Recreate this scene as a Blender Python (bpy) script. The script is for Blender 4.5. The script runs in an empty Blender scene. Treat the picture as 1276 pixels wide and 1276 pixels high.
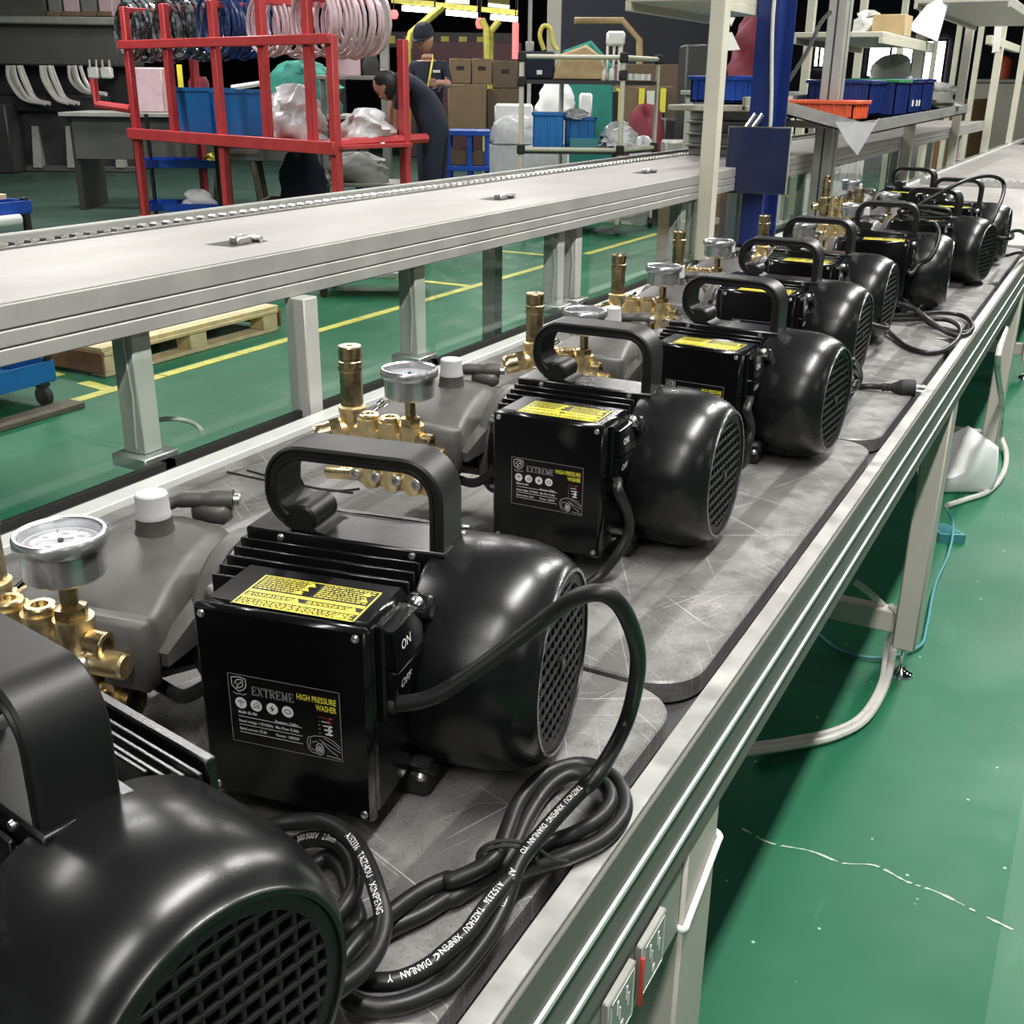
import bpy, bmesh, math, random
from mathutils import Vector, Matrix
random.seed(7)
PI = math.pi
sc = bpy.context.scene
col = sc.collection

# ------------------------------------------------------------------ camera
F_PX, CXY = 1363.4978, 638.0
RC = ((0.8804693, -0.18123578, 0.43809521), (0.47398336, 0.31571968, -0.82198592), (0.01065798, 0.9313832, 0.36388423))
CAM_H = 1.32
cam = bpy.data.cameras.new('camera')
cam.sensor_width = 36.0
cam.lens = F_PX / 1276.0 * 36.0
cam.clip_start = 0.02
cam.clip_end = 200
cam_o = bpy.data.objects.new('camera', cam)
cam_o.matrix_world = Matrix(((*RC[0], 0), (*RC[1], 0), (*RC[2], CAM_H), (0, 0, 0, 1)))
col.objects.link(cam_o)
sc.camera = cam_o

# ------------------------------------------------------------------ world, lights, exposure
sc.view_settings.view_transform = 'Standard'
sc.view_settings.look = 'None'
sc.view_settings.gamma = 1.0
sc.view_settings.use_curve_mapping = False
sc.view_settings.exposure = 0.12
sc.cycles.use_denoising = True
sc.cycles.max_bounces = 8
sc.cycles.sample_clamp_indirect = 6.0
sc.cycles.caustics_reflective = False
sc.cycles.caustics_refractive = False
w = bpy.data.worlds.new('world')
sc.world = w
w.use_nodes = True
w.node_tree.nodes['Background'].inputs[0].default_value = (0.85, 0.92, 1.0, 1)
w.node_tree.nodes['Background'].inputs[1].default_value = 0.12

def tube_light(x, y, z, power, length=1.5, width=0.09, along_y=True, colour=(1.0, 0.985, 0.945)):
    l = bpy.data.lights.new('ceiling_tube_lamp', 'AREA')
    l.shape = 'RECTANGLE'
    l.size = width if along_y else length
    l.size_y = length if along_y else width
    l.energy = power
    l.color = colour
    o = bpy.data.objects.new('ceiling_tube_lamp', l)
    o.location = (x, y, z)
    col.objects.link(o)
for k in range(-4, 7):                               # the row of tubes over the line
    tube_light(0.22, -1.3 + 2.3 * k, 3.1, 78 if k > 0 else 46)
for k in range(5):                                   # the row over the passage to its right
    tube_light(4.4, -2.0 + 3.4 * k, 3.8, 24)
for k in range(5):                                   # the row over the aisle beyond the conveyor
    tube_light(-4.2, 0.5 + 3.4 * k, 4.3, 80)
for k in range(4):
    tube_light(-9.0, 3.0 + 4.5 * k, 4.8, 220)

# ------------------------------------------------------------------ material helpers
def newmat(name):
    m = bpy.data.materials.new(name)
    m.use_nodes = True
    nt = m.node_tree
    return m, nt, nt.nodes['Principled BSDF']
def rgb(h):
    c = [int(h[i:i + 2], 16) / 255 for i in (0, 2, 4)]
    return tuple(x / 12.92 if x <= 0.04045 else ((x + 0.055) / 1.055) ** 2.4 for x in c)
def ramp(nt, fac, stops):
    r = nt.nodes.new('ShaderNodeValToRGB')
    while len(r.color_ramp.elements) < len(stops): r.color_ramp.elements.new(0.5)
    for e, (p, c) in zip(r.color_ramp.elements, stops):
        e.position = p
        e.color = (*c, 1) if len(c) == 3 else c
    nt.links.new(fac, r.inputs[0])
    return r.outputs[0]
def coords(nt, scale=(1, 1, 1), rot=(0, 0, 0)):
    t = nt.nodes.new('ShaderNodeTexCoord')
    mp = nt.nodes.new('ShaderNodeMapping')
    if any(rot):                       # turn first, then stretch
        mp.vector_type = 'TEXTURE'
        scale = tuple(1 / x for x in scale)
    mp.inputs['Scale'].default_value = scale
    mp.inputs['Rotation'].default_value = rot
    nt.links.new(t.outputs['Object'], mp.inputs[0])
    return mp.outputs[0]
def noise(nt, vec, scale, detail=4, rough=0.6, dist=0.0):
    n = nt.nodes.new('ShaderNodeTexNoise')
    n.inputs['Scale'].default_value = scale
    n.inputs['Detail'].default_value = detail
    n.inputs['Roughness'].default_value = rough
    n.inputs['Distortion'].default_value = dist
    nt.links.new(vec, n.inputs['Vector'])
    return n.outputs['Fac']
def mixc(nt, fac, a, b, mode='MIX'):
    m = nt.nodes.new('ShaderNodeMix')
    m.data_type = 'RGBA'
    m.blend_type = mode
    for v, i in ((fac, 0), (a, 6), (b, 7)):
        if hasattr(v, 'links'): nt.links.new(v, m.inputs[i])
        else: m.inputs[i].default_value = v if i == 0 else (*v, 1)
    return m.outputs[2]
def bump(nt, p, h, strength=0.2, dist=0.001):
    b = nt.nodes.new('ShaderNodeBump')
    b.inputs['Strength'].default_value = strength
    b.inputs['Distance'].default_value = dist
    nt.links.new(h, b.inputs['Height'])
    nt.links.new(b.outputs[0], p.inputs['Normal'])
def plain(name, c, rough=0.5, metal=0.0, var=0.12, nscale=9.0, bmp=0.0, bscale=400, spec=None, coat=0, rv=0.06):
    m, nt, p = newmat(name)
    v = coords(nt)
    n = noise(nt, v, nscale)
    a = tuple(x * (1 - var) for x in c)
    b = tuple(min(1, x * (1 + var)) for x in c)
    nt.links.new(ramp(nt, n, [(0.3, a), (0.7, b)]), p.inputs['Base Color'])
    r0, r1 = max(0.02, rough - rv), min(1, rough + rv)
    nt.links.new(ramp(nt, n, [(0.3, (r0,) * 3), (0.7, (r1,) * 3)]), p.inputs['Roughness'])
    p.inputs['Metallic'].default_value = metal
    if spec is not None: p.inputs['Specular IOR Level'].default_value = spec
    if coat: p.inputs['Coat Weight'].default_value = coat
    if bmp: bump(nt, p, noise(nt, v, bscale, 2), bmp)
    return m
def glassmat(name, tint=(0.93, 0.98, 0.95), refl=0.06):
    m, nt, p = newmat(name)
    nt.nodes.remove(p)
    out = [n for n in nt.nodes if n.type == 'OUTPUT_MATERIAL'][0]
    tr = nt.nodes.new('ShaderNodeBsdfTransparent'); tr.inputs[0].default_value = (*tint, 1)
    gl = nt.nodes.new('ShaderNodeBsdfGlossy'); gl.inputs['Roughness'].default_value = 0.03
    lw = nt.nodes.new('ShaderNodeLayerWeight'); lw.inputs['Blend'].default_value = 0.5
    pw = nt.nodes.new('ShaderNodeMath'); pw.operation = 'POWER'; pw.inputs[1].default_value = 4.0
    nt.links.new(lw.outputs['Facing'], pw.inputs[0])
    fr = nt.nodes.new('ShaderNodeMath'); fr.operation = 'MULTIPLY_ADD'; fr.inputs[1].default_value = 0.6; fr.inputs[2].default_value = refl * 0.5
    nt.links.new(pw.outputs[0], fr.inputs[0])
    mx = nt.nodes.new('ShaderNodeMixShader')
    nt.links.new(fr.outputs[0], mx.inputs[0]); nt.links.new(tr.outputs[0], mx.inputs[1]); nt.links.new(gl.outputs[0], mx.inputs[2])
    nt.links.new(mx.outputs[0], out.inputs[0])
    return m
def emit(name, c, s):
    m, nt, p = newmat(name)
    p.inputs['Base Color'].default_value = (*c, 1)
    p.inputs['Emission Color'].default_value = (*c, 1)
    p.inputs['Emission Strength'].default_value = s
    return m

M = {}
M['shroud'] = plain('black_moulded_plastic', (0.007, 0.0072, 0.0078), 0.27, var=0.12, nscale=14, spec=0.4, rv=0.01)
M['grille'] = plain('matte_black_grille', (0.007, 0.007, 0.0075), 0.55, var=0.1, spec=0.25)
M['boxblack'] = plain('black_painted_box', (0.004, 0.004, 0.0045), 0.15, var=0.1, spec=0.4, rv=0.01)
M['handle'] = plain('black_rubbery_plastic', (0.009, 0.009, 0.0095), 0.42, var=0.15, spec=0.35, bmp=0.05, bscale=900)
M['fins'] = plain('black_coated_aluminium', (0.006, 0.006, 0.0065), 0.25, var=0.1, spec=0.4)
M['pump'] = plain('grey_brown_cast_paint', (0.062, 0.058, 0.054), 0.45, var=0.12, nscale=60, bmp=0.12, bscale=500)
M['brass'] = plain('machined_brass', (0.80, 0.64, 0.36), 0.26, 1.0, var=0.12, nscale=40)
M['castbrass'] = plain('forged_brass', (0.78, 0.62, 0.34), 0.40, 1.0, var=0.2, nscale=60, bmp=0.25, bscale=350)
M['dkbrass'] = plain('bronzed_brass', (0.46, 0.36, 0.20), 0.28, 1.0, var=0.15, nscale=50)
M['chrome'] = plain('polished_steel', (0.78, 0.78, 0.79), 0.1, 1.0, var=0.04)
M['gaugesteel'] = plain('brushed_gauge_steel', (0.66, 0.66, 0.67), 0.27, 0.9, var=0.06)
M['steel'] = plain('zinc_steel', (0.62, 0.61, 0.59), 0.33, 1.0, var=0.1, nscale=80)
M['hole'] = plain('painted_bore_shade', (0.012, 0.010, 0.008), 0.6, var=0.1)  # near-black fill that paints the shade inside bores and openings
M['cap'] = plain('pale_grey_cap', (0.46, 0.46, 0.47), 0.5, var=0.06)
M['dial'] = plain('white_dial', (0.74, 0.75, 0.80), 0.5, var=0.02)
M['ink'] = plain('black_ink', (0.02, 0.02, 0.022), 0.5, var=0.05)
M['redink'] = plain('red_ink', (0.45, 0.05, 0.04), 0.5, var=0.05)
M['silver'] = plain('silver_print', (0.52, 0.52, 0.53), 0.4, 0.2, var=0.06)
M['grey'] = plain('grey_print', (0.30, 0.30, 0.31), 0.4, 0.2, var=0.06)
M['white'] = plain('white_print', (0.75, 0.75, 0.73), 0.5, var=0.03)
M['yellow'] = plain('yellow_print', (0.78, 0.70, 0.06), 0.42, var=0.06)
M['plate'] = plain('black_film', (0.006, 0.0055, 0.0055), 0.25, var=0.1, spec=0.4)
M['cord'] = plain('black_cord_rubber', (0.010, 0.010, 0.0105), 0.42, var=0.2, nscale=30, spec=0.4)
M['clearglass'] = glassmat('clear_glass', (0.97, 0.98, 0.98))
M['pane'] = glassmat('greenish_pane', (0.94, 0.985, 0.96))
M['alu'] = plain('anodised_aluminium', (0.60, 0.59, 0.57), 0.42, 0.85, var=0.1, nscale=25, bmp=0.05)
M['aluside'] = plain('reflection_tinted_aluminium_side', (0.145, 0.146, 0.128), 0.55, 0.0, var=0.05, spec=0.3, nscale=6)  # the floor's dark green reflection is put into the aluminium's colour
M['slot'] = plain('bright_profile_edge', (0.82, 0.84, 0.80), 0.35, 0.3, var=0.05)
M['beam'] = plain('grey_aluminium_beam', (0.35, 0.35, 0.325), 0.5, 0.3, var=0.12, nscale=8)
M['post'] = plain('satin_grey_post', (0.47, 0.46, 0.43), 0.5, 0.1, var=0.08, nscale=8)
M['groove'] = plain('dark_groove', (0.03, 0.03, 0.028), 0.6)
M['cream'] = plain('cream_painted_steel', (0.56, 0.54, 0.44), 0.45, var=0.08, nscale=5)
M['leg'] = plain('greyish_cream_steel', (0.47, 0.435, 0.39), 0.45, var=0.06, nscale=5)
M['creamdk'] = plain('grey_cream_steel', (0.42, 0.40, 0.35), 0.45, var=0.08, nscale=5)
M['rubber'] = plain('black_rubber', (0.012, 0.012, 0.012), 0.65)
M['red'] = plain('red_painted_steel', (0.50, 0.05, 0.055), 0.42, var=0.12, nscale=6)
M['blue'] = plain('blue_plastic', (0.012, 0.16, 0.46), 0.4, var=0.1, nscale=4)
M['royal'] = plain('royal_blue_steel', (0.01, 0.07, 0.42), 0.4, var=0.1, nscale=4)
M['navy'] = plain('navy_painted_steel', (0.010, 0.026, 0.135), 0.3, var=0.1, nscale=4)
M['navycloth'] = plain('navy_cloth', (0.010, 0.014, 0.030), 0.85, var=0.25, nscale=9)
M['skin'] = plain('skin', (0.42, 0.23, 0.16), 0.5, var=0.08)
M['hair'] = plain('black_hair', (0.008, 0.007, 0.007), 0.5)
M['carton'] = plain('brown_cardboard', (0.20, 0.135, 0.08), 0.8, var=0.12, nscale=5)
M['cartondk'] = plain('dark_cardboard', (0.12, 0.085, 0.055), 0.8, var=0.12, nscale=5)
M['wood'] = plain('pale_pine', (0.74, 0.57, 0.34), 0.65, var=0.15, nscale=14)
M['redwood'] = plain('reddish_stained_board', (0.26, 0.11, 0.07), 0.7, var=0.25, nscale=12)
M['ply'] = plain('orange_plywood', (0.50, 0.28, 0.13), 0.55, var=0.1, nscale=6)
M['dkwood'] = plain('worn_dark_wood', (0.13, 0.10, 0.075), 0.75, var=0.25, nscale=12)
M['mach'] = plain('grey_machine_paint', (0.085, 0.085, 0.078), 0.5, var=0.12, nscale=3)
M['machdk'] = plain('dark_machine_paint', (0.03, 0.029, 0.031), 0.5, var=0.2, nscale=3)
M['foam'] = plain('white_foam', (0.80, 0.80, 0.80), 0.8, var=0.04)
M['film'] = plain('milky_plastic_film', (0.60, 0.60, 0.62), 0.25, var=0.12, nscale=10, bmp=0.6, bscale=14)
M['pink'] = plain('pinkish_hose', (0.62, 0.46, 0.50), 0.3, var=0.1)
M['bluehose'] = plain('dark_blue_hose', (0.02, 0.05, 0.16), 0.25, var=0.2)
M['clearhose'] = plain('pale_hose', (0.55, 0.54, 0.50), 0.3, var=0.1)
M['teal'] = plain('teal_cloth', (0.02, 0.22, 0.17), 0.7, var=0.15)
M['tealpl'] = plain('teal_plastic', (0.05, 0.22, 0.24), 0.5, var=0.1)
M['maroon'] = plain('maroon_cloth', (0.16, 0.015, 0.03), 0.7, var=0.2)
M['orange'] = plain('orange_red_plastic', (0.62, 0.10, 0.035), 0.4, var=0.1)
M['paper'] = plain('white_paper', (0.66, 0.66, 0.62), 0.7, var=0.04)
M['tan'] = plain('tan_canvas', (0.46, 0.34, 0.18), 0.8, var=0.15)
M['floorline'] = plain('yellow_floor_paint', (0.58, 0.52, 0.10), 0.5, var=0.25, nscale=12)
M['wall'] = plain('dark_hall_wall', (0.040, 0.042, 0.058), 0.7, var=0.3, nscale=0.8)
M['ceil'] = plain('dark_ceiling', (0.02, 0.02, 0.022), 0.8, var=0.3, nscale=1.2)
M['tube'] = emit('lit_tube', (1.0, 0.97, 0.88), 7)
M['dimtube'] = emit('dim_tube', (1.0, 0.97, 0.9), 0.8)
M['daylight'] = emit('daylit_window', (1.0, 1.0, 1.0), 5)
M['screen'] = plain('dark_navy_screen', (0.010, 0.016, 0.05), 0.16, var=0.3, nscale=5)  # uneven tone stands in for reflections on the glass
M['greypl'] = plain('grey_plastic_crate', (0.20, 0.20, 0.19), 0.5, var=0.1)
M['green'] = plain('green_fabric', (0.02, 0.20, 0.06), 0.6, var=0.15)
M['warmlamp'] = emit('red_neon', (1.0, 0.12, 0.12), 2.0)

def mat_floor():
    m, nt, p = newmat('green_epoxy_floor')
    v = coords(nt)
    big = noise(nt, v, 0.9, 5, 0.65)
    c = ramp(nt, big, [(0.25, (0.009, 0.088, 0.044)), (0.55, (0.013, 0.122, 0.060)), (0.8, (0.032, 0.165, 0.092))])
    scuff = noise(nt, coords(nt, (1, 0.35, 1)), 6.0, 8, 0.75)
    c = mixc(nt, ramp(nt, scuff, [(0.60, (0, 0, 0)), (0.80, (0.35,) * 3)]), c, (0.14, 0.33, 0.22))
    vo = nt.nodes.new('ShaderNodeTexVoronoi')
    vo.inputs['Scale'].default_value = 16
    nt.links.new(v, vo.inputs['Vector'])
    c = mixc(nt, ramp(nt, vo.outputs['Distance'], [(0.035, (0.8,) * 3), (0.06, (0, 0, 0))]), c, (0.42, 0.55, 0.47))
    sx = nt.nodes.new('ShaderNodeSeparateXYZ'); nt.links.new(v, sx.inputs[0])
    old = nt.nodes.new('ShaderNodeMath'); old.operation = 'LESS_THAN'; old.inputs[1].default_value = -2.5     # older grey-green paint beyond the second line
    nt.links.new(sx.outputs[0], old.inputs[0])
    c = mixc(nt, old.outputs[0], c, ramp(nt, noise(nt, v, 0.7, 5), [(0.3, (0.022, 0.050, 0.038)), (0.7, (0.050, 0.085, 0.068))]))
    pale = nt.nodes.new('ShaderNodeMath'); pale.operation = 'GREATER_THAN'; pale.inputs[1].default_value = 6.045
    nt.links.new(sx.outputs[0], pale.inputs[0])
    pf = nt.nodes.new('ShaderNodeMath'); pf.operation = 'MULTIPLY'; pf.inputs[1].default_value = 0.22
    nt.links.new(pale.outputs[0], pf.inputs[0])
    c = mixc(nt, pf.outputs[0], c, (0.16, 0.28, 0.20))
    nt.links.new(c, p.inputs['Base Color'])
    nt.links.new(ramp(nt, noise(nt, v, 3.0, 6), [(0.3, (0.40,) * 3), (0.7, (0.60,) * 3)]), p.inputs['Roughness'])
    p.inputs['Specular IOR Level'].default_value = 0.22
    bump(nt, p, noise(nt, v, 3.5, 3), 0.02, 0.01)
    return m
M['floor'] = mat_floor()
def mat_plate():
    m, nt, p = newmat('worn_grey_work_plate')
    v = coords(nt)
    base = ramp(nt, noise(nt, v, 7.0, 8, 0.7), [(0.3, (0.14, 0.137, 0.132)), (0.5, (0.235, 0.229, 0.222)), (0.72, (0.36, 0.35, 0.34))])
    # long bands that run along the line where the plates have been rubbed
    bands = noise(nt, coords(nt, (16, 0.25, 1)), 1.0, 2)
    base = mixc(nt, ramp(nt, bands, [(0.49, (0, 0, 0)), (0.53, (0.7,) * 3)]), base, (0.105, 0.102, 0.10))
    for i, (a, sx) in enumerate(((0.5, 420), (-0.35, 500), (1.25, 460), (2.1, 540), (2.7, 440), (0.95, 480))):
        s = noise(nt, coords(nt, (sx, 2.5 + 1.5 * (i % 3), 1), (0, 0, a)), 1.0, 1, 0.5, dist=0.25)
        base = mixc(nt, ramp(nt, s, [(0.715, (0, 0, 0)), (0.75, (0.75,) * 3)]), base, (0.62, 0.61, 0.59))
    blot = noise(nt, v, 22, 6, 0.7)
    base = mixc(nt, ramp(nt, blot, [(0.52, (0, 0, 0)), (0.66, (0.55,) * 3)]), base, (0.10, 0.098, 0.095))
    sp = noise(nt, v, 300, 2)
    base = mixc(nt, ramp(nt, sp, [(0.58, (0, 0, 0)), (0.70, (0.6,) * 3)]), base, (0.05, 0.05, 0.05))
    nt.links.new(base, p.inputs['Base Color'])
    nt.links.new(ramp(nt, noise(nt, v, 14, 5), [(0.3, (0.30,) * 3), (0.7, (0.52,) * 3)]), p.inputs['Roughness'])
    p.inputs['Metallic'].default_value = 0.25
    bump(nt, p, noise(nt, v, 120, 4), 0.1, 0.002)
    return m
M['workplate'] = mat_plate()
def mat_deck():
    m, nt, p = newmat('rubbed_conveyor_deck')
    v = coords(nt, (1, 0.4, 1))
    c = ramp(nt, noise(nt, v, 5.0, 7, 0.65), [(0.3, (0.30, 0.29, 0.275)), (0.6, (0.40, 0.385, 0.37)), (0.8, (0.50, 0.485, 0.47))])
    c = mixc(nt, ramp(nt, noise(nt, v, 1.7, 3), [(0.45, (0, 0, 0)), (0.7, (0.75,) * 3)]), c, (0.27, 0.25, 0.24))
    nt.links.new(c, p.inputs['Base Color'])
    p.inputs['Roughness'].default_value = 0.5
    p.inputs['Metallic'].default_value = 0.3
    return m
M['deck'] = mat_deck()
def mat_clearcoil():
    m, nt, p = newmat('glossy_clear_black_hose')
    p.inputs['Base Color'].default_value = (0.03, 0.035, 0.04, 1)
    nt.links.new(ramp(nt, noise(nt, coords(nt), 20), [(0.4, (0.02, 0.022, 0.026)), (0.65, (0.20, 0.21, 0.22))]), p.inputs['Base Color'])
    p.inputs['Roughness'].default_value = 0.15
    return m
M['clearcoil'] = mat_clearcoil()

# ------------------------------------------------------------------ mesh helpers
def vec(p): return Vector(p)
class G:
    """collects shapes; G.mk links them as ONE mesh object"""
    def __init__(s): s.v, s.f, s.m = [], [], []
    def add(s, vs, fs, mi=0):
        o = len(s.v)
        s.v += [tuple(p) for p in vs]
        for f in fs:
            s.f.append([i + o for i in f]); s.m.append(mi)
        return s
    def box(s, c, d, b=0.0, mi=0, rot=None, piv=None):
        hx = [x / 2 for x in d]
        b = min(b, *(h * 0.9 for h in hx)) if b else 0
        vs, fs = [], []
        if not b:
            vs = [(x * hx[0], y * hx[1], z * hx[2]) for x in (-1, 1) for y in (-1, 1) for z in (-1, 1)]
            fs = [(0, 1, 3, 2), (4, 6, 7, 5), (0, 4, 5, 1), (2, 3, 7, 6), (0, 2, 6, 4), (1, 5, 7, 3)]
        else:
            ix = {}
            for sg in [(x, y, z) for x in (-1, 1) for y in (-1, 1) for z in (-1, 1)]:
                for a in range(3):
                    ix[sg, a] = len(vs)
                    vs.append(tuple(sg[k] * (hx[k] - (0 if k == a else b)) for k in range(3)))
            for a in range(3):
                p, q = [k for k in range(3) if k != a]
                for t in (-1, 1):
                    def sgn(x, y, t=t):
                        r = [0, 0, 0]; r[a], r[p], r[q] = t, x, y; return tuple(r)
                    fs.append([ix[sgn(*e), a] for e in ((-1, -1), (1, -1), (1, 1), (-1, 1))])
                for x in (-1, 1):
                    for y in (-1, 1):
                        def g2(t):
                            r = [0, 0, 0]; r[a], r[p], r[q] = t, x, y; return tuple(r)
                        fs.append([ix[g2(-1), p], ix[g2(1), p], ix[g2(1), q], ix[g2(-1), q]])
            for sg in [(x, y, z) for x in (-1, 1) for y in (-1, 1) for z in (-1, 1)]:
                fs.append([ix[sg, 0], ix[sg, 1], ix[sg, 2]])
        c = vec(c)
        if rot is not None:
            pv = vec(piv) - c if piv is not None else vec((0, 0, 0))
            vs = [rot @ (vec(q) - pv) + pv for q in vs]
        return s.add([vec(q) + c for q in vs], fs, mi)
    def lathe(s, prof, o=(0, 0, 0), ax=(0, 0, 1), n=24, mi=0, sc=None):
        """prof: (radius, height) pairs along axis ax from o; closed where radius 0"""
        ax = vec(ax).normalized()
        u = ax.orthogonal().normalized()
        if abs(ax.z) > 0.99: u = vec((1, 0, 0))
        elif abs(ax.x) > 0.99: u = vec((0, 1, 0))
        elif abs(ax.y) > 0.99: u = vec((1, 0, 0))
        w_ = ax.cross(u)
        vs, fs = [], []
        rings = []
        for r, h in prof:
            if r <= 1e-7:
                rings.append([len(vs)]); vs.append(vec(o) + ax * h)
            else:
                rings.append(list(range(len(vs), len(vs) + n)))
                for i in range(n):
                    a = 2 * PI * i / n
                    k = sc(a) if sc else 1
                    vs.append(vec(o) + ax * h + (u * math.cos(a) + w_ * math.sin(a)) * r * k)
        for A, B in zip(rings, rings[1:]):
            if len(A) == 1 and len(B) == 1: continue
            for i in range(n):
                j = (i + 1) % n
                if len(A) == 1: fs.append((A[0], B[j], B[i]))
                elif len(B) == 1: fs.append((A[i], A[j], B[0]))
                else: fs.append((A[i], A[j], B[j], B[i]))
        return s.add(vs, fs, mi)
    def cyl(s, p0, p1, r, r1=None, n=16, mi=0, b=0.0):
        p0, p1 = vec(p0), vec(p1)
        L = (p1 - p0).length
        r1 = r if r1 is None else r1
        if b: prof = [(0, 0), (r - b, 0), (r, b), (r1, L - b), (r1 - b, L), (0, L)]
        else: prof = [(0, 0), (r, 0), (r1, L), (0, L)]
        return s.lathe(prof, p0, p1 - p0, n, mi)
    def tube(s, pts, r, n=10, mi=0, closed=False, cap=True):
        vs, fs = [], []
        fr = frames(pts, closed)
        for k, (p, t, u, w_) in enumerate(fr):
            rr = r[k] if isinstance(r, (list, tuple)) else r
            for i in range(n):
                a = 2 * PI * i / n
                vs.append(p + (u * math.cos(a) + w_ * math.sin(a)) * rr)
        m = len(fr)
        for k in range(m if closed else m - 1):
            for i in range(n):
                a, b = k * n, ((k + 1) % m) * n
                fs.append((a + i, a + (i + 1) % n, b + (i + 1) % n, b + i))
        if cap and not closed:
            fs.append(list(range(n))[::-1]); fs.append(list(range((m - 1) * n, m * n)))
        return s.add(vs, fs, mi)
    def prism(s, outline, lo, hi, axis=0, mi=0, b=0.0):
        """outline: 2D points in the two other axes (in x,y,z order); extruded lo..hi along axis; b chamfers the ends"""
        n = len(outline)
        cxm = sum(p[0] for p in outline) / n; cym = sum(p[1] for p in outline) / n
        def ins(p):
            d = vec((p[0] - cxm, p[1] - cym)); L = d.length or 1
            return (p[0] - d[0] / L * b * 1.2, p[1] - d[1] / L * b * 1.2)
        def P3(p, h):
            r = [p[0], p[1]]; r.insert(axis, h); return tuple(r)
        layers = [[P3(p, lo) for p in outline], [P3(p, hi) for p in outline]]
        if b: layers = [[P3(ins(p), lo) for p in outline], [P3(p, lo + b) for p in outline], [P3(p, hi - b) for p in outline], [P3(ins(p), hi) for p in outline]]
        vs = [q for L in layers for q in L]
        fs = [list(range(n))[::-1], list(range((len(layers) - 1) * n, len(layers) * n))]
        for k in range(len(layers) - 1):
            for i in range(n):
                j = (i + 1) % n
                fs.append((k * n + i, k * n + j, (k + 1) * n + j, (k + 1) * n + i))
        return s.add(vs, fs, mi)
    def flat(s, pts, mi=0): return s.add(pts, [list(range(len(pts)))], mi)
    def mk(s, name, mats, parent=None, sharp=38, recalc=True):
        off = vec((0, 0, 0))
        me = bpy.data.meshes.new(name)
        me.from_pydata(s.v, [], s.f)
        for mm in (mats if isinstance(mats, (list, tuple)) else [mats]): me.materials.append(M[mm] if isinstance(mm, str) else mm)
        me.polygons.foreach_set('material_index', s.m)
        if recalc:
            bm = bmesh.new(); bm.from_mesh(me)
            bmesh.ops.recalc_face_normals(bm, faces=bm.faces)
            bm.to_mesh(me); bm.free()
        me.polygons.foreach_set('use_smooth', [True] * len(me.polygons))
        me.set_sharp_from_angle(angle=math.radians(sharp))
        o = bpy.data.objects.new(name, me)
        col.objects.link(o)
        if parent is not None:
            o.parent = parent
        return o
def frames(pts, closed=False):
    pts = [vec(p) for p in pts]
    n = len(pts)
    out = []
    u = None
    for i in range(n):
        if closed: t = pts[(i + 1) % n] - pts[i - 1]
        else: t = pts[min(i + 1, n - 1)] - pts[max(i - 1, 0)]
        t = t.normalized() if t.length > 1e-9 else vec((0, 0, 1))
        if u is None:
            up = vec((0, 0, 1)) if abs(t.z) < 0.9 else vec((1, 0, 0))
            u = (up - t * up.dot(t)).normalized()
        else:
            u = (u - t * u.dot(t)).normalized()
        out.append((pts[i], t, u, t.cross(u)))
    return out
def spline(pts, per=8, closed=False):
    pts = [vec(p) for p in pts]
    n = len(pts)
    out = []
    rng = n if closed else n - 1
    for i in range(rng):
        if closed: p0, p1, p2, p3 = pts[i - 1], pts[i], pts[(i + 1) % n], pts[(i + 2) % n]
        else: p0, p1, p2, p3 = pts[max(i - 1, 0)], pts[i], pts[i + 1], pts[min(i + 2, n - 1)]
        for k in range(per):
            t = k / per
            out.append(0.5 * ((2 * p1) + (p2 - p0) * t + (2 * p0 - 5 * p1 + 4 * p2 - p3) * t * t + (3 * p1 - p0 - 3 * p2 + p3) * t ** 3))
    if not closed: out.append(pts[-1])
    return out
_tc = {}
def text_mesh(s, bold=0.0):
    """text outline as (verts, faces), 1 unit tall capitals, starting at x=0"""
    if (s, bold) in _tc: return _tc[s, bold]
    cu = bpy.data.curves.new('t', 'FONT')
    cu.body = s; cu.size = 1.0; cu.resolution_u = 2; cu.offset = bold
    ob = bpy.data.objects.new('t', cu)
    col.objects.link(ob)
    bpy.context.view_layer.update()
    me = ob.to_mesh()
    vs = [(v.co.x, v.co.y) for v in me.vertices]
    fs = [list(p.vertices) for p in me.polygons]
    ob.to_mesh_clear()
    bpy.data.objects.remove(ob); bpy.data.curves.remove(cu)
    if vs:
        x0 = min(v[0] for v in vs)
        vs = [((v[0] - x0) / 0.72, v[1] / 0.72) for v in vs]
    _tc[s, bold] = (vs, fs)
    return _tc[s, bold]
def put_text(g, s, mapf, u0, v0, h, width=None, mi=0, bold=0.0, right=False):
    vs, fs = text_mesh(s, bold)
    wd = max(v[0] for v in vs) * h
    k = (width / wd) if width else 1
    sh = -wd * k if right else 0
    g.add([mapf(u0 + sh + v[0] * h * k, v0 + v[1] * h) for v in vs], fs, mi)

def tag(o, label=None, cat=None, group=None, kind=None):
    if label: o['label'] = label
    if cat: o['category'] = cat
    if group: o['group'] = group
    if kind: o['kind'] = kind
    return o
def thing(name, label, cat, loc=(0, 0, 0), rz=0.0, group=None):
    o = bpy.data.objects.new(name, None)
    o.empty_display_size = 0.05
    col.objects.link(o)
    o.location = loc
    o.rotation_euler = (0, 0, rz)
    return tag(o, label, cat, group)
def copy_tree(o, parent=None):
    c = o.copy(); col.objects.link(c)
    if parent is not None: c.parent = parent
    for ch in list(o.children): copy_tree(ch, c)
    return c
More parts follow.
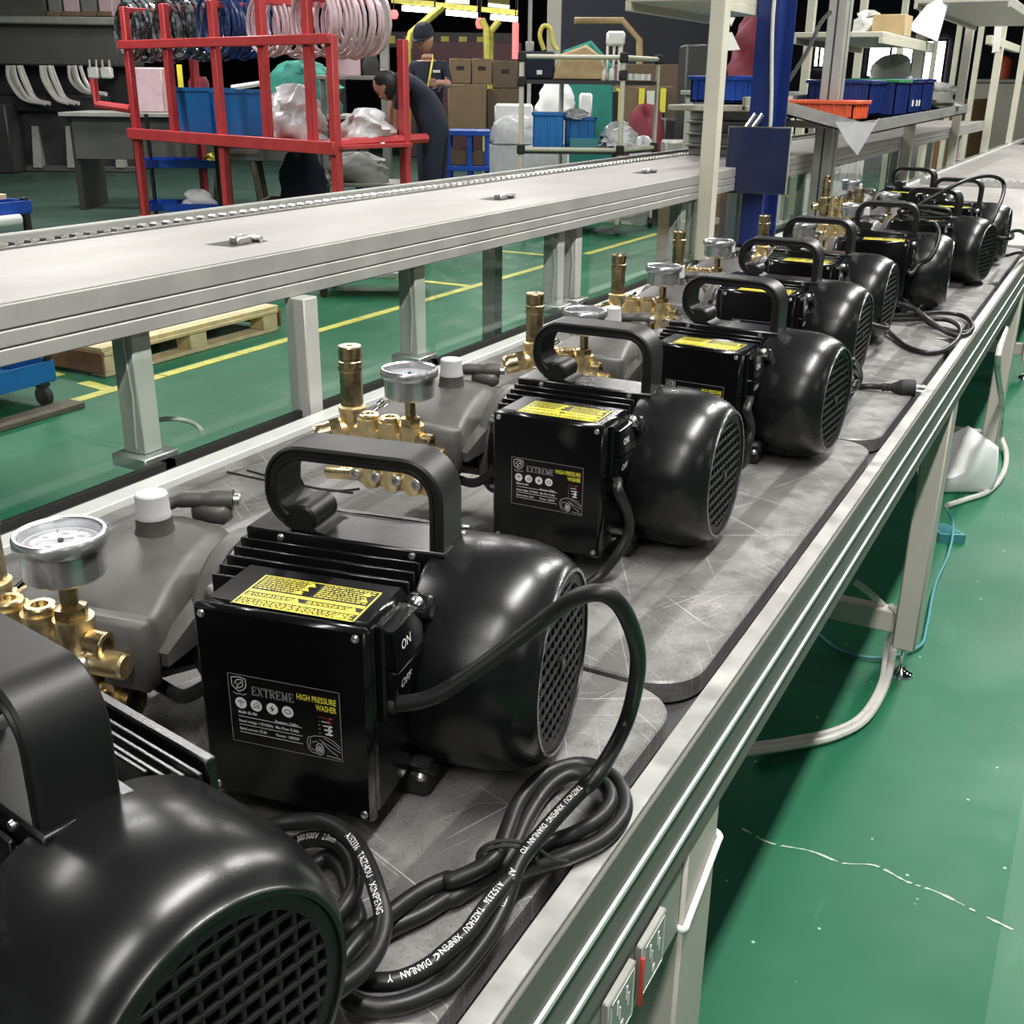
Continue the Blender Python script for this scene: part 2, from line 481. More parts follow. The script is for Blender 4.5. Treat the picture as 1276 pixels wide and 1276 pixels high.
# where the sight line through a point of the picture meets a plane of the room
def sight(px, py):
    a = (px - CXY) / F_PX, -(py - CXY) / F_PX, -1.0
    return [sum(RC[i][k] * a[k] for k in range(3)) for i in range(3)]
def PZ(px, py, z):
    r = sight(px, py); k = (z - CAM_H) / r[2]; return vec((r[0] * k, r[1] * k, z))
def PX(px, py, x):
    r = sight(px, py); k = x / r[0]; return vec((x, r[1] * k, CAM_H + r[2] * k))
FW = vec((-0.47034, 0.88249, 0)); RT = vec((0.88249, 0.47034, 0))
def at(px, py, d):
    r = vec(sight(px, py)); k = d / (r.x * FW.x + r.y * FW.y); return vec((0, 0, CAM_H)) + r * k
VIEW = math.atan2(RT.y, RT.x)
ROTV = Matrix.Rotation(VIEW, 3, 'Z')

# ------------------------------------------------------------------ setting: floor, walls, ceiling
def struct(g, name, mat):
    o = g.mk(name, mat); o['kind'] = 'structure'; return o
fl_ = struct(G().box((0, 0, -0.05), (60, 60, 0.1)), 'floor', 'floor'); fl_.location = (-6, 12, 0)
struct(G().box((-6, 12, 6.6), (60, 60, 0.1)), 'ceiling', 'ceil')
struct(G().box((-6, 34.1, 3.3), (60, 0.2, 6.5)), 'wall_back', 'wall')
struct(G().box((-30.1, 12, 3.3), (0.2, 43.9, 6.5)), 'wall_left', 'wall')
nt_ = 0
def floor_line(p, q, wd=0.065):
    global nt_
    nt_ += 1
    p, q = vec((*p, 0)), vec((*q, 0))
    d = (q - p).normalized(); s_ = vec((-d.y, d.x, 0)) * wd / 2; z = vec((0, 0, 0.003))
    g = G()
    n = 24
    rng = random.Random(nt_)
    for i in range(n):
        if rng.random() < 0.06: continue
        a, b = p.lerp(q, i / n), p.lerp(q, (i + 0.985) / n)
        g.add([a - s_, b - s_, b + s_, a + s_, a - s_ + z, b - s_ + z, b + s_ + z, a + s_ + z],
              [(0, 1, 2, 3), (4, 5, 6, 7), (0, 1, 5, 4), (1, 2, 6, 5), (2, 3, 7, 6), (3, 0, 4, 7)])
    struct(g, 'trim_%d' % nt_, 'floorline')
floor_line((-3.9, 3.2), (-3.82, 16.0))
floor_line((-6.2, 3.75), (-3.93, 3.42))
floor_line((-7.2, 6.66), (-3.9, 6.66))
floor_line((-7.2, 8.29), (-3.9, 8.29))
floor_line((-8.6, 2.6), (-8.4, 16.0))
# cracked line across the epoxy on the right
g = G()
pts = [PZ(x, y, 0.002) for x, y in ((925, 1032), (960, 1050), (1010, 1060), (1050, 1075), (1090, 1078), (1130, 1098), (1170, 1112), (1215, 1135), (1262, 1158))]
rng = random.Random(3)
for a, b in zip(spline(pts, 7), spline(pts, 7)[1:]):
    if rng.random() < 0.2: continue
    wd = rng.uniform(0.0006, 0.0022)
    g.add([a + vec((wd, wd, 0)), b + vec((wd, wd, 0)), b - vec((wd, wd, 0.001)), a - vec((wd, wd, 0.001))], [(0, 1, 2, 3)])
struct(g, 'trim_20', plain('scraped_floor_crack', (0.38, 0.48, 0.38), 0.5, var=0.3, nscale=60))

# ------------------------------------------------------------------ pressure washer (local: +x fan end, -y control box, z up)
def make_washer(name='pressure_washer'):
    R0 = thing(name, 'x', 'pressure washer', group='pressure washers lined up on the bench')
    AZ = 0.103
    # motor body with end bell and base feet
    g = G()
    g.lathe([(0, -0.190), (0.060, -0.190), (0.078, -0.184), (0.083, -0.176), (0.083, -0.160), (0.079, -0.158), (0.079, 0.036), (0, 0.036)], (0, 0, AZ), (1, 0, 0), 40)
    for sy in (-1, 1): g.box((-0.07, sy * 0.062, 0.036), (0.17, 0.028, 0.03), 0.003)
    g.mk('motor_body', 'fins', R0)
    g = G().box((-0.0785, 0, 0.098), (0.165, 0.168, 0.150), 0.016)
    g.mk('motor_housing', 'fins', R0)
    fin = None
    G().box((-0.0800, 0.0865, 0.168), (0.168, 0.0085, 0.026), 0.0015).mk('edge_rail', 'fins', R0)
    for y, z, a in [(q, 0.1745, 0) for q in (-0.0405, -0.0525, -0.0645, -0.0765, -0.0885, 0.0405)] + [(0.0525, 0.168, 0), (0.0645, 0.166, 0), (0.0765, 0.164, 0)] + [(0.067, zq, 90) for zq in (0.05, 0.075, 0.10, 0.125, 0.15)]:
        if fin is None:
            fin = G().box((0, 0, 0), (0.170, 0.0034, 0.046), 0.0008).mk('cooling_fin', 'fins', R0)
            f = fin
        else:
            f = fin.copy(); col.objects.link(f)
        f.location = (-0.0790, y, z - ((abs(y) - 0.04) * 0.30 if not a else 0)); f.rotation_euler = (math.radians(a), 0, 0)
    foot = None
    for sx in (-0.135, 0.012):
        for sy in (-0.075, 0.075):
            if foot is None: foot = G().box((0, 0, 0.013), (0.034, 0.030, 0.026), 0.004).mk('rubber_foot', 'rubber', R0); f = foot
            else: f = foot.copy(); col.objects.link(f)
            f.location = (sx, sy, 0)
    # carrying handle on its base bar
    g = G()
    g.box((-0.068, -0.006, 0.197), (0.190, 0.056, 0.016), 0.002)
    g.box((-0.068, -0.006, 0.186), (0.190, 0.030, 0.020), 0.002)
    hb = g.mk('handle_base', 'fins', R0)
    for x in (-0.004, -0.128):
        G().lathe([(0, 0.0025), (0.0028, 0.0022), (0.0036, 0)], (x, -0.0341, 0.199), (0, -1, 0), 10).mk('screw', 'steel', hb)
    path = []
    def arc(cx_, cz_, r, a0, a1, n):
        for i in range(n + 1):
            a = math.radians(a0 + (a1 - a0) * i / n); path.append((cx_ + r * math.cos(a), cz_ + r * math.sin(a)))
    path.append((0.0165, 0.198)); path.append((0.0165, 0.225))
    arc(-0.0135, 0.247, 0.030, 0, 90, 8)
    arc(-0.107, 0.247, 0.030, 90, 180, 8)
    path.append((-0.1375, 0.238))
    arc(-0.1085, 0.240, 0.029, 185, 236, 4)
    g = G()
    y0, y1, th, ch = -0.031, 0.015, 0.0125, 0.0035
    nn = len(path)
    sec = [(-th / 2 + ch, y0), (th / 2 - ch, y0), (th / 2, y0 + ch), (th / 2, y1 - ch), (th / 2 - ch, y1), (-th / 2 + ch, y1), (-th / 2, y1 - ch), (-th / 2, y0 + ch)]
    # a shallow channel runs along both flanks of the strap
    sec = [(-th / 2 + 0.001, y0), (-th / 2 + 0.0035, y0), (-th / 2 + 0.0045, y0 + 0.002), (th / 2 - 0.0045, y0 + 0.002), (th / 2 - 0.0035, y0), (th / 2 - 0.002, y0), (th / 2, y0 + 0.002),
           (th / 2, y1 - 0.002), (th / 2 - 0.002, y1), (-th / 2 + 0.002, y1), (-th / 2, y1 - 0.002), (-th / 2, y0 + 0.001)]
    ns = len(sec)
    vs = []
    for i, (x, z) in enumerate(path):
        a, b = path[max(i - 1, 0)], path[min(i + 1, nn - 1)]
        d = vec((b[0] - a[0], b[1] - a[1])).normalized()
        for o_, y in sec: vs.append((x + d[1] * o_, y, z - d[0] * o_))
    fs = [list(range(ns)), list(range((nn - 1) * ns, nn * ns))]
    for i in range(nn - 1):
        for k in range(ns): fs.append((i * ns + k, i * ns + (k + 1) % ns, (i + 1) * ns + (k + 1) % ns, (i + 1) * ns + k))
    g.add(vs, fs)
    g.mk('carrying_handle', 'handle', R0, sharp=42)
    g = G()
    pr = [(-0.1325, 0.238), (-0.1300, 0.2305), (-0.1240, 0.2275), (-0.1170, 0.2275)]
    for i in range(11):
        a = math.radians(112 - i * 15.0); pr.append((-0.1080 + 0.0125 * math.cos(a), 0.2170 + 0.0125 * math.sin(a)))
    pr += [(-0.0960, 0.2085), (-0.0930, 0.2060), (-0.0850, 0.2045), (-0.1180, 0.2045), (-0.1270, 0.2085), (-0.1330, 0.2170), (-0.1350, 0.2290)]
    g.prism(pr, y0 + 0.001, y1 - 0.001, axis=1, b=0.002)
    g.mk('handle_clamp', 'handle', R0)
    # fan shroud and its grille
    g = G()
    g.lathe([(0.080, 0.010), (0.1010, 0.010), (0.1030, 0.013), (0.1032, 0.060), (0.1015, 0.082), (0.0980, 0.097), (0.0925, 0.109), (0.0870, 0.1165), (0.0832, 0.1195),
             (0.0826, 0.1225), (0.0795, 0.1225), (0.0790, 0.1185), (0.0790, 0.104), (0, 0.104)], (0, 0, AZ), (1, 0, 0), 72)
    sh = g.mk('fan_shroud', 'shroud', R0, sharp=50)
    for a in (137, 223):
        t = math.radians(a); c_, s_ = math.cos(t), math.sin(t)
        rot = Matrix.Rotation(t - PI / 2, 3, 'X')
        G().box((0.022, c_ * 0.110, AZ + s_ * 0.110), (0.022, 0.020, 0.016), 0.003, rot=rot).mk('mounting_tab', 'shroud', sh)
        G().lathe([(0, 0.006), (0.003, 0.0055), (0.0052, 0.0035), (0.0056, 0)], (0.022, c_ * 0.119, AZ + s_ * 0.119), (0, c_, s_), 10).mk('bolt', 'steel', sh)
    g = G()
    Rg, pitch = 0.0765, 0.0125
    for k in range(-6, 7):
        y = k * pitch
        if abs(y) > Rg - 0.006: continue
        L = math.sqrt(Rg ** 2 - y ** 2)
        g.box((0.1165, y, AZ), (0.006, 0.0030, 2 * L), 0.0006)
        g.box((0.1170, 0, AZ + y), (0.006, 2 * L, 0.0038), 0.0006)
    g.lathe([(Rg + 0.0022, 0.1125), (Rg + 0.0022, 0.1205), (Rg - 0.0065, 0.1200), (Rg - 0.0065, 0.1130)], (0, 0, AZ), (1, 0, 0), 56)
    g.lathe([(0, 0.1215), (0.0062, 0.1215), (0.0062, 0.116), (0, 0.116)], (0, 0, AZ), (1, 0, 0), 16)
    gr = g.mk('fan_grille', 'grille', R0, sharp=30)
    def mg(u, v): return (0.1218, u, AZ + v)
    g = G()
    for pl in ([(-0.0035, 0.002), (-0.0005, 0.004), (0.0002, 0.003), (-0.0022, 0.0012)], [(-0.001, -0.004), (0.003, 0.0015), (0.004, 0.001), (0.0004, -0.0042)], [(-0.001, 0.001), (0.0018, -0.0018), (0.0008, -0.0026), (-0.0018, 0)]):
        g.flat([mg(*p) for p in pl])
    g.mk('centre_mark', 'grey', gr)
    # control box, lid, screws, name plate, warning sticker
    bx0, bx1, by0, by1, bz0, bz1 = -0.131, 0.0145, -0.158, -0.084, 0.027, 0.1965
    g = G().box(((bx0 + bx1) / 2, (by0 + by1) / 2, (bz0 + bz1) / 2), (bx1 - bx0, by1 - by0, bz1 - bz0), 0.005)
    g.box((-0.058, -0.083, 0.105), (0.10, 0.012, 0.10))
    cb = g.mk('control_box', 'boxblack', R0)
    g = G().box(((bx0 + bx1) / 2, -0.1625, (bz0 + bz1) / 2), (bx1 - bx0 + 0.003, 0.010, bz1 - bz0 + 0.002), 0.004)
    g.mk('lid', 'boxblack', cb)
    scr_ = None
    for x, z in ((-0.1235, 0.1895), (0.0065, 0.1895), (0.0075, 0.0345), (-0.1235, 0.0345)):
        if scr_ is None: scr_ = G().lathe([(0, 0.0007), (0.0012, 0.0008), (0.0016, 0.0020), (0.0030, 0.0014), (0.0034, 0)], (0, 0, 0), (0, -1, 0), 12).mk('screw', 'steel', cb); f = scr_
        else: f = scr_.copy(); col.objects.link(f)
        f.location = (x, -0.1675, z)
    # name plate: u to the right 0..1, v down 0..1
    NW, NH, nx, nz, ny = 0.0965, 0.0615, -0.1050, 0.1415, -0.1675
    def mu(d):
        return lambda u, v: (nx + u * NW, ny - 0.0004 - d, nz + (v - 1) * NH)     # v counts up here
    P0 = mu(0.0003)
    g = G()
    g.box((nx + NW / 2, ny - 0.0002, nz - NH / 2), (NW, 0.0005, NH), 0, 0)
    e = 0.006
    for q in ([(0, 0), (1, 0), (1, e * 1.5), (0, e * 1.5)], [(0, 1), (1, 1), (1, 1 - e * 1.5), (0, 1 - e * 1.5)], [(0, 0), (e, 0), (e, 1), (0, 1)], [(1, 0), (1 - e, 0), (1 - e, 1), (1, 1)]):
        g.flat([P0(*p) for p in q], 2)
    def line(pts, wd, mi, d=0.0004, asp=NH / NW):
        mp = mu(d)
        for a, b in zip(pts, pts[1:]):
            dx, dy = (b[0] - a[0]), (b[1] - a[1]) * asp
            L = math.hypot(dx, dy) or 1
            ox, oy = -dy / L * wd / 2, dx / L * wd / 2 / asp
            g.flat([mp(a[0] + ox, a[1] + oy), mp(b[0] + ox, b[1] + oy), mp(b[0] - ox, b[1] - oy), mp(a[0] - ox, a[1] - oy)], mi)
    # shield emblem
    shp = [(0.035, 0.945), (0.10, 0.965), (0.165, 0.945), (0.165, 0.84), (0.14, 0.79), (0.10, 0.755), (0.06, 0.79), (0.035, 0.84), (0.035, 0.945)]
    line(shp, 0.010, 1)
    line([(0.06, 0.87), (0.085, 0.92), (0.12, 0.93), (0.145, 0.91), (0.10, 0.87), (0.135, 0.885), (0.14, 0.85), (0.11, 0.81), (0.075, 0.80), (0.10, 0.85), (0.06, 0.87)], 0.010, 1)
    line([(0.04, 0.735), (0.07, 0.71), (0.10, 0.72), (0.13, 0.71), (0.165, 0.735)], 0.006, 1)
    # the slab-serif word
    def serif(ch, u, v, wd, h):
        st = 0.012
        def bar(a, b, k=st, p_=P0): line([(u + a[0] * wd, v + a[1] * h), (u + b[0] * wd, v + b[1] * h)], k, 2)
        S = 0.007
        if ch in 'ER': bar((0.2, 0), (0.2, 1))
        if ch == 'E':
            for y in (0.03, 0.97): bar((0.02, y), (0.95, y), S)
            bar((0.2, 0.5), (0.65, 0.5), S); bar((0.92, 0.0), (0.92, 0.25), S); bar((0.92, 0.75), (0.92, 1), S); bar((0.66, 0.38), (0.66, 0.62), S)
        elif ch == 'X':
            bar((0.12, 1), (0.88, 0), st); bar((0.88, 1), (0.12, 0), S)
            for x in (0.14, 0.86):
                for y in (0.03, 0.97): bar((x - 0.2, y), (x + 0.2, y), S)
        elif ch == 'T':
            bar((0.5, 0), (0.5, 1)); bar((0.0, 0.97), (1.0, 0.97), S); bar((0.25, 0.03), (0.75, 0.03), S)
            for x in (0.03, 0.97): bar((x, 1), (x, 0.7), S)
        elif ch == 'R':
            bar((0.02, 0.97), (0.7, 0.97), S); bar((0.7, 0.95), (0.86, 0.8), S); bar((0.86, 0.8), (0.84, 0.6), st); bar((0.84, 0.6), (0.2, 0.48), S)
            bar((0.5, 0.48), (0.9, 0.02)); bar((0.02, 0.03), (0.42, 0.03), S); bar((0.78, 0.03), (1.02, 0.03), S)
        elif ch == 'M':
            bar((0.16, 0), (0.16, 1), S); bar((0.84, 0), (0.84, 1)); bar((0.16, 1), (0.5, 0.1)); bar((0.5, 0.1), (0.84, 1), S)
            for x in (0.16, 0.84):
                for y in (0.03, 0.97): bar((x - 0.18, y), (x + 0.18, y), S)
    u = 0.215
    for ch, wd in zip('EXTREME', (0.042, 0.050, 0.044, 0.048, 0.042, 0.056, 0.042)):
        serif(ch, u, 0.735, wd, 0.125); u += wd + 0.0085
    put_text(g, 'HIGH PRESSURE', mu(0.0003), 0.965, 0.80, 0.085, 0.345, 3, 0.02, right=True)
    put_text(g, 'WASHER', mu(0.0003), 0.965, 0.69, 0.085, 0.18, 3, 0.02, right=True)
    # four round pictograms
    asp = NW / NH
    for k, cu_ in enumerate((0.105, 0.245, 0.39, 0.53)):
        cv = 0.585
        g.flat([P0(cu_ + 0.052 * math.cos(t), cv + 0.052 * asp * math.sin(t)) for t in [2 * PI * i / 28 for i in range(28)]], 4)
        if k == 0:
            line([(cu_ - 0.03, cv + 0.01), (cu_ - 0.015, cv + 0.04), (cu_ + 0.015, cv + 0.04), (cu_ + 0.03, cv + 0.01), (cu_ - 0.03, cv + 0.01)], 0.006, 0); line([(cu_, cv + 0.03), (cu_, cv - 0.05)], 0.006, 0)
        elif k == 1:
            for j in range(4): line([(cu_ - 0.025 + j * 0.017, cv - 0.04), (cu_ - 0.025 + j * 0.017, cv - 0.02 + j * 0.02)], 0.007, 0)
            line([(cu_ - 0.03, cv), (cu_ + 0.02, cv + 0.06)], 0.005, 0)
        elif k == 2:
            mp = mu(0.0004)
            g.flat([mp(cu_ + a, cv + b) for a, b in ((0.012, 0.06), (-0.022, -0.005), (-0.002, -0.005))], 0)
            g.flat([mp(cu_ + a, cv + b) for a, b in ((-0.012, -0.06), (0.022, 0.008), (0.0, 0.008))], 0)
        else:
            line([(cu_ + 0.028 * math.cos(t), cv + 0.028 * math.sin(t)) for t in [2 * PI * i / 16 for i in range(17)]], 0.007, 0)
    # data rows
    for v, L, Rr in ((0.455, 'Model: GL-800', ''), (0.41, '', 'Pressure: 150Bar'), (0.325, 'Rated voltage: 110V/60Hz', 'Max Flow: 9L/Min'), (0.21, 'Rated current: 23.2A', 'Power: 1800W')):
        if L: put_text(g, L, mu(0.0003), 0.075, v - 0.02, 0.042, 0.31 if 'volt' in L else (0.25 if 'curr' in L else 0.17), 5, 0.012)
        if Rr: put_text(g, Rr, mu(0.0003), 0.41, v - 0.02, 0.042, 0.21, 5, 0.012)
    for v in (0.395, 0.275, 0.16): line([(0.075, v - 0.005), (0.65, v - 0.005)], 0.005, 5)
    # nozzle column
    for k in range(5):
        v = 0.60 - k * 0.058
        line([(0.80, v), (0.815, v)], 0.006, 6 if k < 2 else 1)
        line([(0.82 + 0.01 * k, v), (0.90, v)], 0.004 + 0.003 * k, 6 if k == 0 else 4)
        mp = mu(0.0004); t_ = 0.018 + 0.012 * k
        g.flat([mp(0.885, v - t_), mp(0.885, v + t_), mp(0.925, v)] if k % 2 else [mp(0.90, v - 0.02), mp(0.90, v + 0.02), mp(0.93, v)], 6 if k < 2 else 4)
    # car drawn in outline
    for pl, wd in (([(0.69, 0.20), (0.70, 0.27), (0.76, 0.31), (0.85, 0.325), (0.93, 0.28), (0.985, 0.20)], 0.006), ([(0.69, 0.20), (0.70, 0.10), (0.73, 0.06), (0.80, 0.05)], 0.006),
                   ([(0.72, 0.26), (0.71, 0.13), (0.76, 0.09)], 0.005), ([(0.86, 0.05), (0.985, 0.035)], 0.006), ([(0.80, 0.27), (0.90, 0.19), (0.985, 0.13)], 0.005),
                   ([(0.82, 0.24), (0.89, 0.14), (0.96, 0.07)], 0.006), ([(0.84, 0.30), (0.92, 0.24), (0.985, 0.17)], 0.005), ([(0.73, 0.20), (0.77, 0.24), (0.80, 0.20)], 0.005)):
        line(pl, wd, 1)
    for r_ in (0.042, 0.024):
        line([(0.80 + r_ * 0.8 * math.cos(t), 0.125 + r_ * 2.0 * math.sin(t)) for t in [2 * PI * i / 18 for i in range(19)]], 0.006, 4)
    for k in range(5):
        t = 2 * PI * k / 5; line([(0.80, 0.125), (0.80 + 0.022 * math.cos(t), 0.125 + 0.05 * math.sin(t))], 0.006, 4)
    g.mk('name_plate', ['plate', 'silver', 'grey', 'yellow', 'white', 'white', 'redink'], cb, recalc=False)
    # yellow warning sticker on the lid of the box
    sx0, sx1, sy0, sy1, sz = -0.104, 0.001, -0.157, -0.103, bz1 + 0.0002
    def ms(u, v, d=0.0003): return (sx0 + u * (sx1 - sx0), sy0 + v * (sy1 - sy0), sz + d)
    g = G()
    g.box(((sx0 + sx1) / 2, (sy0 + sy1) / 2, sz), (sx1 - sx0, sy1 - sy0, 0.0004), 0, 0)
    def bar(u0, u1, v0, v1, mi=1, d=0.0004): g.flat([ms(u0, v0, d), ms(u1, v0, d), ms(u1, v1, d), ms(u0, v1, d)], mi)
    for q in ((0.01, 0.99, 0.01, 0.03), (0.01, 0.99, 0.97, 0.985), (0.01, 0.022, 0.01, 0.985), (0.978, 0.99, 0.01, 0.985)): bar(*q)
    bar(0.03, 0.97, 0.42, 0.50); bar(0.03, 0.97, 0.215, 0.29)
    rr = random.Random(5)
    for u0, u1 in ((0.04, 0.45), (0.53, 0.955)):
        for v in (0.93, 0.87, 0.81, 0.75, 0.69, 0.63, 0.57, 0.375, 0.33):
            x = u0
            while x < u1 - 0.03:
                L = rr.uniform(0.012, 0.045); bar(x, min(u1, x + L), v - 0.011, v + 0.011); x += L + 0.010
    for v in (0.175, 0.135, 0.095, 0.055):
        x = 0.04
        while x < 0.93:
            L = rr.uniform(0.02, 0.06); bar(x, min(0.96, x + L), v - 0.009, v + 0.010); x += L + 0.010
    for u_, v_ in ((0.44, 0.88), (0.42, 0.73), (0.40, 0.60), (0.90, 0.86), (0.92, 0.66), (0.44, 0.35), (0.9, 0.35), (0.86, 0.11)):
        g.flat([ms(u_ - 0.04, v_ - 0.055, 0.0006), ms(u_ + 0.04, v_ - 0.055, 0.0006), ms(u_, v_ + 0.06, 0.0006)], 1)
    g.mk('warning_sticker', ['plate', 'yellow'], cb, recalc=False)
    # rocker switch in its housing on the fan side of the box
    g = G()
    g.prism([(-0.150, 0.110), (-0.078, 0.110), (-0.078, 0.178), (-0.105, 0.192), (-0.150, 0.192)], 0.013, 0.021, axis=0, b=0.002)
    sw = g.mk('power_switch', 'boxblack', R0)
    for nm_, pf in (('rocker', [(0.0195, 0.153), (0.0285, 0.153), (0.0265, 0.186), (0.0195, 0.186)]), ('rocker', [(0.0195, 0.117), (0.0255, 0.117), (0.0300, 0.1515), (0.0195, 0.1515)])):
        G().prism(pf, -0.144, -0.090, axis=1, b=0.001).mk(nm_, 'boxblack', sw)
    g = G()
    put_text(g, 'ON', lambda u, v: (0.0284 - 0.057 * v, -0.133 + u, 0.166 + v), 0, 0, 0.0082, None, 0, 0.01)
    put_text(g, 'OFF', lambda u, v: (0.0279 + 0.127 * v, -0.136 + u, 0.134 + v), 0, 0, 0.0082, None, 0, 0.01)
    g.mk('switch_lettering', 'white', sw, recalc=False)
    G().lathe([(0, 0), (0.011, 0), (0.011, 0.004), (0.0085, 0.006), (0.0085, 0.012), (0, 0.012)], (0.0135, -0.138, 0.121), (1, 0, 0), 16).mk('cord_gland', 'rubber', R0)
    # pump: flange, crankcase
    g = G()
    g.lathe([(0, -0.205), (0.074, -0.205), (0.078, -0.200), (0.078, -0.192), (0.074, -0.188), (0, -0.188)], (0, 0, AZ), (1, 0, 0), 36)
    fl = g.mk('motor_flange', 'pump', R0)
    for a in (38, 142, 218, 322):
        t = math.radians(a)
        G().lathe([(0, 0.012), (0.005, 0.012), (0.007, 0.010), (0.007, 0)], (-0.189, 0.074 * math.cos(t), AZ + 0.074 * math.sin(t)), (1, 0, 0), 6).mk('bolt', 'chrome', fl)
    g = G()
    secs = [(-0.136, -0.352, -0.200, 0.096, 0.148, -0.200), (-0.118, -0.351, -0.202, 0.088, 0.154, -0.200), (-0.060, -0.347, -0.222, 0.066, 0.161, -0.204), (-0.020, -0.344, -0.232, 0.050, 0.166, -0.204),
            (0.020, -0.341, -0.238, 0.044, 0.170, -0.205), (0.050, -0.337, -0.242, 0.048, 0.164, -0.210), (0.074, -0.330, -0.246, 0.060, 0.148, -0.222), (0.090, -0.318, -0.254, 0.080, 0.124, -0.236)]
    vs, fs = [], []
    for y, xa, xb, z0, z1, xm in secs:
        c = 0.010
        zm = (z0 + z1) / 2
        vs += [(xa, y, z0 + c), (xa + c, y, z0), (xm - c, y, z0), (xm, y, z0 + c), (xm, y, zm + 0.004), (xb, y, z1 - 0.008), (xb - 0.008, y, z1 - 0.001), (-0.286, y, z1 + 0.003), (xa + 0.012, y, z1 - 0.001), (xa, y, z1 - c)]
    for k in range(len(secs) - 1):
        for i in range(10): fs.append((k * 10 + i, k * 10 + (i + 1) % 10, (k + 1) * 10 + (i + 1) % 10, (k + 1) * 10 + i))
    fs += [list(range(10)), list(range(70, 80))]
    g.add(vs, fs)
    g.box((-0.276, -0.135, 0.122), (0.160, 0.022, 0.066), 0.005)          # the head's mounting face
    g.prism([(-0.126, 0.108), (-0.126, 0.120), (-0.035, 0.150), (-0.035, 0.108)], -0.206, -0.190, axis=0)   # gusset
    g.lathe([(0, -0.004), (0.052, -0.004), (0.056, -0.001), (0.056, 0.012), (0, 0.012)], (-0.356, 0.010, AZ), (1, 0, 0), 28)
    g.lathe([(0.0280, -0.03), (0.0215, -0.008), (0.0175, 0.004), (0.0170, 0.013), (0, 0.013)], (-0.286, 0.004, 0.170), (0, 0, 1), 22)
    g.tube(spline([(-0.315, 0.045, 0.168), (-0.300, 0.060, 0.178), (-0.272, 0.072, 0.179), (-0.248, 0.082, 0.178)], 5), [0.007] * 6 + [0.0085] * 5 + [0.011] * 5, 12)
    g.box((-0.266, 0.070, 0.166), (0.040, 0.020, 0.018), 0.004)
    cc = g.mk('crankcase', 'pump', R0, sharp=45)
    G().cyl((-0.248, 0.082, 0.178), (-0.241, 0.085, 0.178), 0.0062, n=12, b=0.001).mk('drain_bolt', 'steel', cc)
    for a in range(0, 360, 72):
        t = math.radians(a)
        G().lathe([(0, 0.005), (0.0045, 0.005), (0.0045, 0)], (-0.360, 0.010 + 0.046 * math.cos(t), AZ + 0.046 * math.sin(t)), (-1, 0, 0), 6).mk('bolt', 'steel', cc)
    g = G()
    g.lathe([(0, 0.024), (0.0138, 0.024), (0.0150, 0.0225), (0.0156, 0.006), (0.0164, 0.004), (0.0164, 0), (0, 0)], (-0.286, 0.004, 0.184), (0, 0, 1), 48, sc=lambda a: 1 + (0.02 if int(round(a / (2 * PI) * 48)) % 2 else 0))
    oc = g.mk('oil_cap', 'cap', R0, sharp=25)
    G().cyl((-0.286, 0.004, 0.180), (-0.286, 0.004, 0.1845), 0.0150, n=24).mk('cap_seal', 'rubber', oc)
    # brass head with valve columns, plugs, bolts, ports
    colx = (-0.256, -0.2885, -0.321)
    g = G()
    for x in colx:
        g.lathe([(0, 0.068), (0.010, 0.066), (0.0158, 0.076), (0.0156, 0.100), (0.0152, 0.128), (0.0155, 0.146), (0.0168, 0.150), (0.0168, 0.162), (0, 0.162)], (x, -0.142, 0), (0, 0, 1), 20)
    g.box((-0.289, -0.128, 0.107), (0.112, 0.018, 0.088), 0.004)
    g.cyl((-0.342, -0.140, 0.141), (-0.232, -0.140, 0.141), 0.0115, n=16)
    g.cyl((-0.350, -0.116, 0.073), (-0.236, -0.116, 0.073), 0.0155, n=18, b=0.001)
    for x in (-0.242, -0.273, -0.305, -0.337):
        g.cyl((x, -0.120, 0.127), (x, -0.152, 0.127), 0.0085, n=12)
        g.cyl((x, -0.120, 0.086), (x, -0.150, 0.086), 0.0085, n=12)
    g.box((-0.289, -0.134, 0.093), (0.10, 0.02, 0.02), 0.004)
    g.cyl((-0.246, -0.146, 0.126), (-0.206, -0.146, 0.126), 0.0115, n=16, b=0.002)
    hd = g.mk('pump_head', 'castbrass', R0, sharp=40)
    g = G()
    g.lathe([(0.0115, 0), (0.0125, 0.001), (0.0125, 0.016), (0.0115, 0.017), (0.0075, 0.017), (0.0075, 0.003), (0, 0.003)], (-0.240, -0.144, 0.142), (1, -0.08, -0.02), 18)
    g.mk('outlet_port', 'brass', hd)
    G().lathe([(0, 0.0140), (0.0078, 0.0140)], (-0.240, -0.144, 0.142), (1, -0.08, -0.02), 16).mk('port_bore_shade', 'hole', hd)  # dark disc near the mouth paints the shade inside the bore
    g = G()
    g.lathe([(0.0155, 0), (0.0165, 0.001), (0.0165, 0.013), (0.0155, 0.014), (0.0115, 0.014), (0.0110, 0.002), (0, 0.002)], (-0.238, -0.116, 0.073), (1, -0.1, 0), 20)
    g.mk('inlet_port', 'dkbrass', hd)
    G().lathe([(0, 0.0110), (0.0114, 0.0110)], (-0.238, -0.116, 0.073), (1, -0.1, 0), 18).mk('port_bore_shade', 'hole', hd)
    G().lathe([(0, 0.0590), (0.0067, 0.0590)], (-0.348, -0.116, 0.070), (-1, -0.06, -0.08), 14).mk('port_bore_shade', 'hole', hd)
    # threaded hose tail on the far end of the inlet gallery
    g = G()
    g.lathe([(0.012, 0), (0.012, 0.006), (0.0095, 0.008), (0.0095, 0.060), (0.0085, 0.062), (0.0065, 0.062), (0.0065, 0.05), (0, 0.05)], (-0.348, -0.116, 0.070), (-1, -0.06, -0.08), 16)
    g.mk('hose_tail', 'brass', hd)
    plug = None
